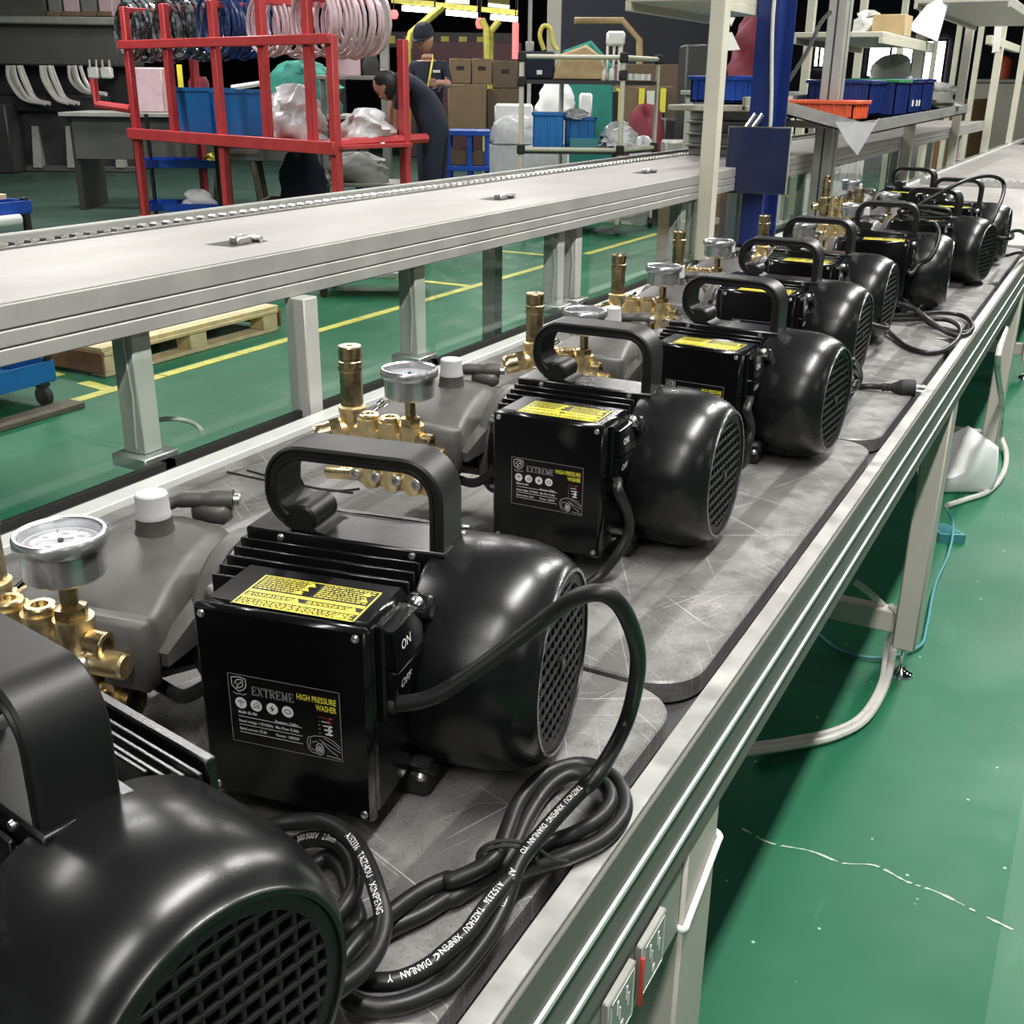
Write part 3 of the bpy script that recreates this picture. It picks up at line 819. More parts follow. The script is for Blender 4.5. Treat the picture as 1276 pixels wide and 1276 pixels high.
    for x in colx[1:]:
        g = G().lathe([(0.0135, 0), (0.0135, 0.005), (0.0120, 0.0065), (0.0070, 0.0065), (0.0060, 0.0025), (0, 0.0025)], (0, 0, 0), (0, 0, 1), 20)
        if plug is None: plug = g.mk('valve_plug', 'brass', hd); f = plug
        else: f = plug.copy(); col.objects.link(f)
        f.location = (x, -0.142, 0.162)
    bolt = None
    for x in (-0.242, -0.273, -0.305, -0.337):
        for z, y in ((0.127, -0.152), (0.086, -0.150)):
            if bolt is None:
                bolt = G().lathe([(0, 0.0035), (0.0036, 0.0035), (0.0043, 0.0105), (0.0072, 0.0105), (0.0082, 0.009), (0.0082, 0)], (0, 0, 0), (0, -1, 0), 14).mk('socket_bolt', 'steel', hd); f = bolt
            else: f = bolt.copy(); col.objects.link(f)
            f.location = (x, y, z)
    # pressure gauge
    gx, gy = -0.2610, -0.150
    g = G()
    stem = G().lathe([(0, 0.155), (0.0140, 0.155), (0.0140, 0.165), (0.0078, 0.168), (0.0078, 0.194), (0, 0.194)], (gx, gy, 0), (0, 0, 1), 6).mk('gauge_stem', 'dkbrass', R0)
    g = G()
    gz = 0.1925
    g.lathe([(0, 0), (0.0290, 0), (0.0325, 0.003), (0.0325, 0.0255), (0.0360, 0.0275), (0.0372, 0.0305), (0.0372, 0.0365), (0.0355, 0.0390), (0.0335, 0.0390), (0.0320, 0.0375), (0.0312, 0.0300), (0, 0.0300)], (gx, gy, gz), (0, 0, 1), 56)
    gb = g.mk('pressure_gauge', 'gaugesteel', R0, sharp=35)
    g = G()
    zf = gz + 0.0303
    def md(r, a, d=0): return (gx + r * math.cos(a), gy + r * math.sin(a), zf + d)
    g.flat([md(0.0310, 2 * PI * i / 40) for i in range(40)], 0)
    for i in range(61):
        a = math.radians(225 - i * 4.5) ; big = i % 10 == 0
        r0, r1, wv = (0.021 if big else 0.024), 0.028, (0.02 if big else 0.011)
        g.flat([md(r0, a - wv, 2e-4), md(r1, a - wv * 0.8, 2e-4), md(r1, a + wv * 0.8, 2e-4), md(r0, a + wv, 2e-4)], 1 if i % 2 == 0 else 2)
    for i, s_ in enumerate(('0', '50', '100', '150', '200', '250')):
        a = math.radians(225 - i * 54)
        c_ = md(0.0165, a, 2e-4)
        put_text(g, s_, lambda u, v, c_=c_: (c_[0] - 0.003 + u, c_[1] - 0.0018 + v, c_[2]), 0, 0, 0.0036, None, 1)
    put_text(g, 'MPa', lambda u, v: (gx - 0.005 + u, gy - 0.014 + v, zf + 2e-4), 0, 0, 0.003, None, 1)
    put_text(g, 'psi', lambda u, v: (gx - 0.003 + u, gy - 0.020 + v, zf + 2e-4), 0, 0, 0.003, None, 2)
    g.mk('dial', ['dial', 'ink', 'redink'], gb, recalc=False)
    g = G()
    a = math.radians(222)
    c_, s_ = math.cos(a), math.sin(a)
    g.add([(gx + c_ * 0.025, gy + s_ * 0.025, zf + 0.0018), (gx - s_ * 0.0012 - c_ * 0.010, gy + c_ * 0.0012 - s_ * 0.010, zf + 0.0018), (gx + s_ * 0.0012 - c_ * 0.010, gy - c_ * 0.0012 - s_ * 0.010, zf + 0.0018)], [(0, 1, 2)])
    g.cyl((gx, gy, zf), (gx, gy, zf + 0.0026), 0.0024, n=12)
    g.mk('needle', 'ink', gb)
    G().cyl((gx, gy, gz + 0.0360), (gx, gy, gz + 0.0370), 0.0322, n=40).mk('gauge_glass', 'clearglass', gb)
    hd.location = (-0.003, -0.009, -0.006)
    # unloader valve with its outlet
    ux, uy = -0.372, -0.120
    g = G()
    g.lathe([(0, 0.108), (0.0145, 0.108), (0.0175, 0.116), (0.0175, 0.148), (0.0190, 0.150), (0.0190, 0.158), (0.016, 0.160), (0, 0.160)], (ux, uy, 0), (0, 0, 1), 24)
    g.cyl((-0.335, -0.140, 0.141), (ux, uy, 0.128), 0.0125, n=14)
    g.cyl((ux, uy, 0.130), (ux - 0.018, uy - 0.018, 0.124), 0.0155, n=14)
    g.cyl((ux + 0.005, uy, 0.128), (ux + 0.004, uy + 0.034, 0.128), 0.0125, n=14)
    ul = g.mk('unloader_valve', 'castbrass', R0)
    g = G()
    g.lathe([(0, 0.156), (0.0155, 0.156), (0.0155, 0.207), (0.0172, 0.209), (0.0172, 0.2145), (0, 0.2145)], (ux, uy, 0), (0, 0, 1), 8)
    g.mk('hex_body', 'dkbrass', ul, sharp=20)
    G().lathe([(0, 0.214), (0.0160, 0.214), (0.0160, 0.221), (0.0150, 0.222), (0.0150, 0.224), (0.0160, 0.225), (0.0160, 0.240), (0.0150, 0.242), (0.0050, 0.242), (0.004, 0.239), (0, 0.239)], (ux, uy, 0), (0, 0, 1), 26).mk('adjuster_cap', 'dkbrass', ul, sharp=25)
    d_ = vec((-0.72, -0.66, -0.2)).normalized()
    o_ = vec((ux - 0.012, uy - 0.012, 0.126))
    G().lathe([(0, 0), (0.0185, 0), (0.0185, 0.014), (0, 0.014)], o_, d_, 6).mk('hex_nut', 'brass', ul, sharp=20)
    G().lathe([(0, 0.012), (0.0158, 0.012), (0.0164, 0.015), (0.0160, 0.018), (0.0164, 0.021), (0.0160, 0.024), (0.0164, 0.027), (0.0160, 0.034), (0.0150, 0.036), (0.0112, 0.036), (0.0105, 0.018), (0, 0.018)], o_, d_, 20).mk('threaded_outlet', 'brass', ul)
    G().lathe([(0, 0.0330), (0.0112, 0.0330)], o_, d_, 18).mk('outlet_bore_shade', 'hole', ul)
    g = G()
    g.lathe([(0, 0), (0.014, 0), (0.014, 0.010), (0.011, 0.012), (0.011, 0.022), (0.015, 0.024), (0.015, 0.034), (0, 0.034)], (ux + 0.006, uy + 0.032, 0.128), (0.5, 0.6, 0.55), 10)
    g.mk('coupling', 'chrome', R0)
    G().tube(spline([(-0.125, -0.110, 0.115), (-0.152, -0.122, 0.098), (-0.180, -0.124, 0.080), (-0.212, -0.108, 0.074), (-0.240, -0.096, 0.074)], 6), 0.0062, 12).mk('motor_lead', 'cord', R0)
    return R0

line_before = set(bpy.data.objects)
# ------------------------------------------------------------------ work bench with its plates
BY0, BY1 = -1.2, 16.2
bench = thing('work_bench', 'long aluminium assembly bench on cream legs carrying the row of washers', 'bench', (-0.75, 2.0, 0))
def bl(c): return (c[0] + 0.75, c[1] - 2.0, c[2])
def bbox(g, x0, x1, y0, y1, z0, z1, b=0.0, mi=0):
    return g.box(bl(((x0 + x1) / 2, (y0 + y1) / 2, (z0 + z1) / 2)), (x1 - x0, y1 - y0, z1 - z0), b, mi)
g = G()
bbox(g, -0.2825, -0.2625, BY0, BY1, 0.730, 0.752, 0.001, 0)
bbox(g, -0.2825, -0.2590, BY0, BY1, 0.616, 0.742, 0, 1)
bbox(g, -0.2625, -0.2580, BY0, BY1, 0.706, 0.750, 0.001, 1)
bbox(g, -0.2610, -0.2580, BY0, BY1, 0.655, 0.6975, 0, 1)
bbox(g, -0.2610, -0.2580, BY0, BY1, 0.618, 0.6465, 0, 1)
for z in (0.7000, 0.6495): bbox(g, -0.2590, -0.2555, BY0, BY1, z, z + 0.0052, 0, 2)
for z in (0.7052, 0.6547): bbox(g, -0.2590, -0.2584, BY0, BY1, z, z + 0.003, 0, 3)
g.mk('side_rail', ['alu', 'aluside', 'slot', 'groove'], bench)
g = G(); bbox(g, -1.19, -0.283, BY0, BY1, 0.700, 0.722, 0)
g.mk('bed', 'groove', bench)
g = G()
bbox(g, -1.225, -1.188, BY0, BY1, 0.69, 0.757, 0.001, 0)
bbox(g, -1.30, -1.225, BY0, BY1, 0.69, 0.742, 0.001, 1)
bbox(g, -1.262, -1.252, BY0, BY1, 0.742, 0.7435, 0, 2)
g.mk('rear_rail', ['slot', 'beam', 'groove'], bench)
FL = -0.1402          # the floor, as it lies before the line is scaled about the camera
LEGY = (-0.93, 0.918, 2.765, 4.61, 6.46, 8.30, 10.15)
for y in LEGY:
    for x in (-0.2885, -1.20):
        g = G(); bbox(g, x - 0.0285, x + 0.0285, y - 0.050, y + 0.050, FL + 0.095, 0.692 if x < -1 else 0.616, 0.004)
        lg = g.mk('leg', 'leg', bench)
        if x > -1:
            g = G(); g.cyl(bl((x, y, FL + 0.02)), bl((x, y, FL + 0.10)), 0.008, n=10)
            g.lathe([(0, 0.026), (0.010, 0.026), (0.014, 0.016), (0.030, 0.006), (0.032, 0), (0, 0)], bl((x, y, FL)), (0, 0, 1), 20)
            g.mk('levelling_foot', 'chrome', lg)
    g = G(); bbox(g, -1.17, -0.318, y - 0.022, y + 0.022, FL + 0.125, FL + 0.185, 0.003)
    g.mk('cross_bar', 'leg', bench)
g = G(); bbox(g, -0.285, -0.262, 0.55, 0.86, 0.520, 0.604, 0.002)
g.mk('socket_bracket', 'beam', bench)
for y in (0.690, 0.765):
    g = G(); bbox(g, -0.262, -0.254, y - 0.030, y + 0.030, 0.540, 0.603, 0.0015, 0)
    def rim(y0, y1, z0, z1, mi=1, x=-0.2536, k=0.0014):
        for a in ((y0, y1, z0, z0 + k), (y0, y1, z1 - k, z1), (y0, y0 + k, z0, z1), (y1 - k, y1, z0, z1)):
            bbox(g, x - 0.001, x, a[0], a[1], a[2], a[3], 0, mi)
    rim(y - 0.026, y + 0.026, 0.544, 0.599)
    for dy in (-0.012, 0.008): bbox(g, -0.2545, -0.2534, y + dy, y + dy + 0.003, 0.576, 0.591, 0, 1)
    for dy in (-0.006, 0.013): bbox(g, -0.2545, -0.2534, y + dy, y + dy + 0.002, 0.566, 0.580, 0, 1)
    bbox(g, -0.2545, -0.2534, y - 0.002, y + 0.004, 0.552, 0.559, 0, 1)
    g.mk('power_socket', ['beam', 'white'], bench)
g = G(); bbox(g, -0.2535, -0.249, 0.7255, 0.7295, 0.545, 0.600, 0.001)
g.mk('pilot_light', 'redink', bench)
# loose white cord tied round the near leg
g = G()
z_ = 0.520
g.tube(spline([bl((-0.320, 0.872, z_ + 0.02)), bl((-0.300, 0.865, z_ + 0.004)), bl((-0.268, 0.8645, z_)), bl((-0.2572, 0.866, z_)), bl((-0.2565, 0.880, z_ + 0.006)), bl((-0.2565, 0.955, z_ + 0.040)), bl((-0.2575, 0.969, z_ + 0.046)), bl((-0.27, 0.9715, z_ + 0.050))], 5), 0.0035, 8)
g.mk('cord_tie', 'white', bench)

# plates the washers stand on
def rounded_rect(x0, x1, y0, y1, r, n=7):
    o = []
    for cx_, cy_, a0 in ((x1 - r, y1 - r, 0), (x0 + r, y1 - r, 90), (x0 + r, y0 + r, 180), (x1 - r, y0 + r, 270)):
        for i in range(n + 1):
            a = math.radians(a0 + 90 * i / n); o.append((cx_ + r * math.cos(a), cy_ + r * math.sin(a)))
    return o
PL = [(-0.02, 'nearest grey work plate, under the cut-off washer and the thick coiled cord'),
      (0.935, 'scratched grey work plate with dark bands under the third washer'),
      (1.89, 'grey work plate under the loose black three-pin plug'),
      (2.845, 'grey work plate under the washer that has a thin cord loop hanging off its shroud'),
      (3.80, 'farthest grey work plate, its corner beside the small dark oval pads')]
for y0, lab in PL:
    cx_, cy_ = -0.735, y0 + 0.4725
    o = G().prism([(p[0] - cx_, p[1] - cy_) for p in rounded_rect(-1.18, -0.296, y0, y0 + 0.945, 0.055)], -0.026, 0.0, axis=2, b=0.002).mk('work_plate', 'workplate')
    o.location = (cx_, cy_, 0.750)
    tag(o, lab, 'work plate', 'grey work plates laid along the bench')
o = G().box((0, 0, 0), (0.86, 9.3, 0.022), 0.003).mk('bench_deck', 'deck')  # pale deck colour stands in for window glare on the far bench
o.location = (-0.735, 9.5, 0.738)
tag(o, 'long deck board at the empty far bench end, coloured pale for window glare', 'deck board')
o = G().prism([(-0.43, 0), (0.43, 0)] + [(0.43 - 0.86 * (i + (0.5 if j else 0)) / 20, 0.03 + 0.02 * j) for i in range(20) for j in (0, 1)] + [(-0.43, 0.03)], -0.01, 0.01, axis=1).mk('end_stop', 'steel')
o.location = (-0.735, 7.75, 0.750)
tag(o, 'toothed pale strip standing across the far deck board', 'strip')

# ------------------------------------------------------------------ the raised conveyor behind
CX0, CX1, CZ = -1.80, -1.27, 1.040
CY0, CY1 = -1.0, 12.0
conv = thing('conveyor', 'long grey raised conveyor with aluminium front beam and chain track', 'conveyor', (-1.5, 2.0, 0.74))
def cl(c): return (c[0] + 1.5, c[1] - 2.0, c[2] - 0.74)
def cbox(g, x0, x1, y0, y1, z0, z1, b=0.0, mi=0):
    return g.box(cl(((x0 + x1) / 2, (y0 + y1) / 2, (z0 + z1) / 2)), (x1 - x0, y1 - y0, z1 - z0), b, mi)
g = G()
for z0, z1 in ((1.010, 1.043), (0.986, 1.0085), (0.962, 0.9845)): cbox(g, CX1 - 0.075, CX1, CY0, CY1, z0, z1, 0.002, 0)
cbox(g, CX1 - 0.07, CX1 - 0.006, CY0, CY1, 0.965, 1.020, 0, 1)
g.mk('front_beam', ['beam', 'groove'], conv)
g = G(); cbox(g, CX0 + 0.0905, CX1 - 0.0755, CY0, CY1, 1.022, 1.038)
cbox(g, CX1 - 0.0755, CX1 - 0.004, CY0, CY1, 1.0432, 1.0440)
g.mk('deck', 'deck', conv)
g = G()
cbox(g, CX0 - 0.02, CX0 + 0.004, CY0, CY1, 0.965, 1.052, 0.002, 0)
cbox(g, CX0 + 0.004, CX0 + 0.028, CY0, CY1, 0.975, 1.034, 0, 0)
cbox(g, CX0 + 0.028, CX0 + 0.088, CY0, CY1, 0.975, 1.020, 0, 1)
cbox(g, CX0 + 0.082, CX0 + 0.090, CY0, CY1, 1.0, 1.038, 0.001, 0)
g.mk('back_rail', ['beam', 'groove'], conv)
g = G()
y = 0.4
while y < 9.0:                                          # roller chain in its track
    cx_, cy_, cz_ = cl((CX0 + 0.058, y, 1.038))
    g.cyl((cx_ - 0.009, cy_, cz_), (cx_ + 0.009, cy_, cz_), 0.011, n=8)
    y += 0.034
cbox(g, CX0 + 0.041, CX0 + 0.046, 0.4, 9, 1.030, 1.042); cbox(g, CX0 + 0.070, CX0 + 0.075, 0.4, 9, 1.030, 1.042)
ch = g.mk('roller_chain', 'steel', conv); ch['kind'] = 'stuff'
for px, py in ((297, 302), (622, 247), (804, 215)):     # dark sheets painting the shade of openings, each with a stop finger
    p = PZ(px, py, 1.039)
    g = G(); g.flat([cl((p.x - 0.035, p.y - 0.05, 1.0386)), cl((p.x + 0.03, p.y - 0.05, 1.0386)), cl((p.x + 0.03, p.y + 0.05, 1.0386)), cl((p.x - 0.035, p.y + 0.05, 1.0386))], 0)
    g.mk('deck_opening_shade', 'hole', conv)
    g = G(); cbox(g, p.x - 0.006, p.x + 0.018, p.y - 0.02, p.y + 0.02, 1.030, 1.052, 0.003)
    g.cyl(cl((p.x - 0.02, p.y + 0.03, 1.044)), cl((p.x + 0.03, p.y + 0.03, 1.044)), 0.006, n=10)
    g.mk('stop_finger', 'steel', conv)
POSTS = [(-0.2, -1.315), (PX(172, 500, -1.315).y, -1.315), (PX(379, 440, -1.262).y, -1.262), (PX(514, 390, -1.315).y, -1.315), (PX(690, 330, -1.315).y, -1.315), (PX(712, 330, -1.315).y, -1.315),
         (PX(843, 290, -1.315).y, -1.315), (PX(863, 290, -1.315).y, -1.315), (5.3, -1.315), (6.4, -1.315), (7.6, -1.315), (9.0, -1.315), (10.5, -1.315)]
for y, x in POSTS:
    near = x > -1.3
    z0 = 0.7425 if near else 0.764
    g = G(); cbox(g, x - 0.022, x + 0.022, y - 0.020, y + 0.020, z0, 0.962, 0.002)
    if not near: g.tube([cl((x + 0.008, y - 0.022, z0 + 0.01)), cl((x + 0.014, y - 0.0225, 0.86)), cl((x + 0.006, y - 0.022, 0.955))], 0.0025, 6)
    g.mk('post', 'post', conv)
    if not near:
        g = G(); cbox(g, x - 0.035, x + 0.040, y - 0.036, y + 0.036, 0.7425, 0.764, 0.002)
        g.mk('base_plate', 'alu', conv)
yy = sorted(q_[0] for q_ in POSTS if q_[1] < -1.3)
for a, b in zip(yy[:8], yy[1:9]):
    if b - a < 0.15: continue
    g = G(); cbox(g, -1.2655, -1.2625, a + 0.01, b - 0.01, 0.756, 0.960)
    g.mk('glass_pane', 'pane', conv)
    g = G(); cbox(g, -1.270, -1.258, a - 0.01, b + 0.01, 0.7425, 0.756)
    g.mk('pane_seal', 'rubber', conv)
# the conveyor's own floor legs on the far side
for y in (0.6, 3.2, 5.8, 8.4, 11.0):
    g = G(); cbox(g, CX0 - 0.015, CX0 + 0.035, y - 0.025, y + 0.025, FL, 0.97, 0.002)
    g.mk('floor_leg', 'beam', conv)

# ------------------------------------------------------------------ the washers
POSE = {1: (-0.450, 0.334, math.radians(-10)), 2: (-0.473, 0.740, 0.181), 3: (-0.507, 1.306, 0.036), 4: (-0.466, 1.759, -0.049), 5: (-0.533, 2.284, 0.007),
        6: (-0.560, 2.721, -0.017), 7: (-0.497, 3.226, 0.10), 8: (-0.452, 3.745, -0.20), 9: (-0.447, 4.250, -0.012), 10: (-0.672, 4.72, -0.15)}
WL = {1: 'nearest black pressure washer, cut off by the picture corner, big round fan shroud in front',
      2: 'second pressure washer from the camera, thick cord arching over its grille into a coil',
      3: 'third pressure washer from the camera, its cord curving down beside the control box',
      4: 'fourth pressure washer from the camera, its fan grille beside the loose black plug',
      5: 'fifth pressure washer from the camera, framed in the handle of the fourth',
      6: 'sixth pressure washer from the camera, beside the flat coil of cord',
      7: 'seventh pressure washer from the camera, a cord loop hanging on its fan shroud',
      8: 'eighth pressure washer from the camera, its cord arching high above it',
      9: 'ninth pressure washer from the camera, largely hidden behind the high cord arch',
      10: 'farthest pressure washer of the row, only its handle and top showing'}
base = make_washer()
W = {}
for k in range(1, 11):
    W[k] = base if k == 1 else copy_tree(base)
    x, y, t = POSE[k]
    W[k].location = (x, y, 0.750); W[k].rotation_euler = (0, 0, t)
    W[k]['label'] = WL[k]
def wpt(k, l):
    x, y, t = POSE[k]; c, s = math.cos(t), math.sin(t)
    return vec((x + c * l[0] - s * l[1], y + s * l[0] + c * l[1], 0.75 + l[2]))
def wloc(k, p):
    x, y, t = POSE[k]; c, s = math.cos(t), math.sin(t)
    dx, dy = p[0] - x, p[1] - y
    return vec((c * dx + s * dy, -s * dx + c * dy, p[2] - 0.75))
def cord(k, pts, r=0.0068, per=8, n=12, prints=()):
    loc = [wloc(k, p) for p in pts]
    sp = spline(loc, per)
    o = G().tube(sp, r, n).mk('power_cord', 'cord', W[k], sharp=60)
    # white printing that follows the cord: (start index of the point list, string, facing direction)
    for i0, s_, hgt, flip in prints:
        fr = frames(sp)
        g = G()
        vs, fs = text_mesh(s_, 0.01)
        seg = i0 * per
        acc = [0.0]
        order = list(range(seg, len(fr))) if not flip else list(range(seg, -1, -1))
        for a, b in zip(order, order[1:]): acc.append(acc[-1] + (fr[b][0] - fr[a][0]).length)
        camv = wloc(k, (0, 0, CAM_H))
        out = []
        for u, v in vs:
            d = u * hgt * 0.92
            j = 0
            while j < len(acc) - 2 and acc[j + 1] < d: j += 1
            f = (d - acc[j]) / max(1e-9, acc[j + 1] - acc[j])
            A, B = fr[order[j]], fr[order[min(j + 1, len(order) - 1)]]
            p = A[0].lerp(B[0], f)
            t = A[1].lerp(B[1], f).normalized() * (-1 if flip else 1)
            upv = vec((0.42, -0.25, 0.9))
            upv = (upv - t * upv.dot(t)).normalized()
            side = upv.cross(t)
            ang = (v - 0.5) * hgt / r
            out.append(p + (upv * math.cos(ang) + side * math.sin(ang)) * (r + 0.00015))
        g.add(out, fs)
        g.mk('cord_print', 'white', o, recalc=False)
    return o
GL = (0.024, -0.138, 0.121)
def zz(o, s, pts): return [(o[0] + a * s, o[1] + b * s) for a, b in pts]
# second washer: arch, then a figure-of-eight coil tied in the middle
k2 = [wpt(2, (0.012, -0.138, 0.121)), wpt(2, GL), PX(540, 868, -0.395), PX(600, 830, -0.362), PX(680, 770, -0.320), PX(725, 742, -0.292), PX(760, 743, -0.272), PX(785, 777, -0.264), PX(795, 830, -0.268), PX(780, 900, -0.284)]
A_ = zz((540, 940), 0.2634, [(780, 90), (700, 170), (600, 275), (500, 390), (420, 490), (385, 560)])
k2 += [PZ(x, y, z) for (x, y), z in zip(A_, (0.815, 0.803, 0.796, 0.790, 0.784, 0.780))]
s1 = (540, 940), 0.2634
s2 = (300, 960), 0.2476
def seq(o, s, pts): return [PZ(o[0] + a * s, o[1] + b * s, z) for a, b, z in pts]
k2 += seq(*s1, [(360, 640, 0.774), (325, 740, 0.768), (240, 890, 0.762), (100, 1060, 0.759)])
k2 += seq(*s2, [(960, 1120, 0.759), (800, 1180, 0.759), (640, 1190, 0.760), (520, 1130, 0.764), (490, 1010, 0.768), (600, 850, 0.772), (760, 715, 0.770), (900, 615, 0.768), (1040, 548, 0.768)])
k2 += seq(*s1, [(80, 600, 0.770), (190, 555, 0.774), (300, 480, 0.780), (345, 370, 0.776), (400, 235, 0.768), (500, 115, 0.762), (640, 52, 0.759), (760, 55, 0.759), (855, 115, 0.759), (905, 205, 0.759), (895, 300, 0.759),
               (800, 405, 0.759), (650, 480, 0.760), (510, 530, 0.764), (400, 570, 0.772), (320, 640, 0.780), (240, 740, 0.776), (160, 850, 0.772), (40, 955, 0.770)])
k2 += seq(*s2, [(980, 965, 0.768), (870, 1030, 0.766), (740, 1065, 0.766), (600, 1050, 0.764), (560, 960, 0.760), (640, 860, 0.758), (780, 785, 0.758), (920, 720, 0.758), (1040, 645, 0.759)])
k2 += seq(*s1, [(100, 680, 0.759), (210, 610, 0.760), (320, 530, 0.764), (380, 440, 0.764), (440, 310, 0.760), (530, 175, 0.759), (630, 100, 0.762), (730, 95, 0.764), (815, 150, 0.764), (838, 225, 0.764), (790, 300, 0.764), (680, 370, 0.764), (560, 415, 0.764), (460, 470, 0.770)])
c2 = cord(2, k2, 0.0066, 7, 12)
# printing strands: same helper on short guide lines over the coil
def cord_print(k, parent, full, i0, i1, s_, hgt, r, up=(0.1, -0.5, 0.85), bold=0.0, per=7):
    loc = spline([wloc(k, p) for p in full], per)[i0 * per:i1 * per + 1]
    fr = frames(loc)
    vs, fs = text_mesh(s_, bold)
    acc = [0.0]
    for a, b in zip(fr, fr[1:]): acc.append(acc[-1] + (b[0] - a[0]).length)
    out = []
    x, y, t_ = POSE[k]
    up = Matrix.Rotation(-t_, 3, 'Z') @ vec(up)
    sc_ = acc[-1] / max(v[0] for v in vs)
    for u, v in vs:
        d = u * sc_
        j = 0
        while j < len(acc) - 2 and acc[j + 1] < d: j += 1
        f = (d - acc[j]) / max(1e-9, acc[j + 1] - acc[j])
        p = fr[j][0].lerp(fr[j + 1][0], f); t = fr[j][1].lerp(fr[j + 1][1], f).normalized()
        n_ = (up - t * up.dot(t)).normalized()
        sd = n_.cross(t)
        ang = (v - 0.5) * hgt / r
        out.append(p + (n_ * math.cos(ang) + sd * math.sin(ang)) * (r + 0.0003))
    G().add(out, fs).mk('cord_print', 'white', parent, recalc=False)
cord_print(2, c2, k2, 44, 50, 'A152336   TAIZHOU   XINPENG   DIANLAN   Y', 0.0050, 0.0066)
cord_print(2, c2, k2, 11, 14, 'TAIZHOU  XINPENG  DIANLAN  YO', 0.0046, 0.0066)
cord_print(2, c2, k2, 15, 17, 'AN  GONGSI', 0.0050, 0.0066)
# wire tie round the waist of the coil
tc = PZ(*[s1[0][i] + (350, 520)[i] * s1[1] for i in (0, 1)], 0.770)
g = G()
dv = vec((0.80, 0.42, 0)).normalized(); sv = vec((dv.y, -dv.x, 0))
for j in (-1, 1):
    ring = [tc + dv * (0.023 * math.cos(a)) + vec((0, 0, 0.0165 * math.sin(a) + 0.003)) + sv * (0.003 * j) for a in [2 * PI * i / 26 for i in range(26)]]
    g.tube([wloc(2, p) for p in ring], 0.0016, 6, closed=True)
g.tube(spline([wloc(2, p) for p in (tc + dv * 0.02 + vec((0, 0, 0.018)), tc + dv * 0.034 + vec((0, 0, 0.006)), tc + dv * 0.046 - sv * 0.004 + vec((0, 0, 0.001)))], 5), 0.0015, 6)
g.mk('wire_tie', 'rubber', c2)
# first washer: its cord comes round the shroud, with a standing bunch of loops behind
k1 = [wpt(1, (0.012, -0.138, 0.121)), wpt(1, GL), wpt(1, (0.06, -0.165, 0.115)), wpt(1, (0.13, -0.17, 0.090))]
k1 += seq(*s2, [(210, 1262, 0.800), (340, 1185, 0.796), (480, 1105, 0.792), (610, 1005, 0.790), (690, 890, 0.790), (718, 750, 0.792), (690, 620, 0.796), (640, 480, 0.796), (560, 345, 0.792), (440, 265, 0.788), (310, 255, 0.785), (180, 275, 0.782), (80, 330, 0.772), (60, 420, 0.762)])
k1 += seq(*s2, [(180, 440, 0.760), (300, 360, 0.766), (400, 345, 0.772), (500, 375, 0.776), (565, 460, 0.776), (575, 580, 0.774), (520, 690, 0.770), (440, 770, 0.764), (300, 800, 0.760), (240, 700, 0.757), (300, 560, 0.757), (380, 470, 0.757), (450, 440, 0.760), (515, 510, 0.762), (545, 610, 0.762), (590, 740, 0.762), (560, 800, 0.760), (480, 800, 0.757)])
c1 = cord(1, k1, 0.0066, 7, 12)
k1r = k1[::-1]
cord_print(1, c1, k1r, len(k1) - 1 - 12, len(k1) - 1 - 9, 'A152336   TAIZHOU   XINPENG', 0.0052, 0.0066, up=(0.0, -0.55, 0.83))
cord_print(1, c1, k1, 19, 21, '300/500V   2.0mm', 0.0050, 0.0066)
# third washer
k3 = [wpt(3, (0.012, -0.138, 0.121)), wpt(3, GL)] + [PX(770, 610, -0.462), PX(782, 640, -0.455), PX(783, 662, -0.455), PX(770, 690, -0.462)] + [PZ(742, 722, 0.757), PZ(700, 748, 0.757), PZ(650, 756, 0.757), PZ(600, 735, 0.757)]
cord(3, k3, 0.0064, 7, 10)
# fourth washer: cord goes down, comes out behind its shroud as a coil with the loose plug
k4 = [wpt(4, (0.012, -0.138, 0.121)), wpt(4, GL), PX(931, 510, -0.432), PX(936, 532, -0.430), PX(932, 556, -0.430), PX(926, 578, -0.440)]
p_ = [PZ(x, y, 0.757) for x, y in ((905, 590), (860, 600))]
k4 += p_
cord(4, k4, 0.0064, 7, 10)
# fifth washer: short standing coil and plug
s3 = (1040, 360), 0.15674
k5 = [wpt(5, (0.012, -0.138, 0.121)), wpt(5, GL), wpt(5, (0.05, -0.17, 0.06)), wpt(5, (0.10, -0.20, 0.012))]
k5 += [PX(*(1040 + a * .15674, 360 + b * .15674), -0.372) for a, b in ((110, 590), (170, 610), (200, 670), (195, 740), (150, 800), (100, 800), (90, 720), (120, 650), (165, 665), (180, 720), (150, 760))]
k5 += seq(*s3, [(160, 778, 0.760), (260, 775, 0.758), (380, 780, 0.760)])
c5 = cord(5, k5, 0.0058, 6, 10)
pa, pb = wloc(5, PZ(*zz(*s3, [(375, 780)])[0], 0.761)), wloc(5, PZ(*zz(*s3, [(640, 790)])[0], 0.763))
d_ = (pb - pa).normalized(); L = (pb - pa).length
g = G()
g.lathe([(0, 0), (0.0075, 0), (0.0085, L * 0.1), (0.0068, L * 0.12), (0.0088, L * 0.2), (0.0070, L * 0.22), (0.0095, L * 0.34), (0.0125, L * 0.45), (0.0165, L * 0.55), (0.0175, L * 0.62), (0.0175, L), (0, L)], pa, d_, 14)
pl = g.mk('plug', 'rubber', c5)
g = G()
s_ = d_.cross(vec((0, 0, 1))).normalized()
for j, dz in ((-1, 0.004), (1, 0.004)):
    q = pb + s_ * 0.0065 * j + vec((0, 0, dz)); g.tube([q, q + d_ * 0.020], 0.0016, 6)
q = pb + vec((0, 0, -0.006)); g.tube([q, q + d_ * 0.024], 0.0026, 8)
g.mk('plug_pins', 'steel', c5)
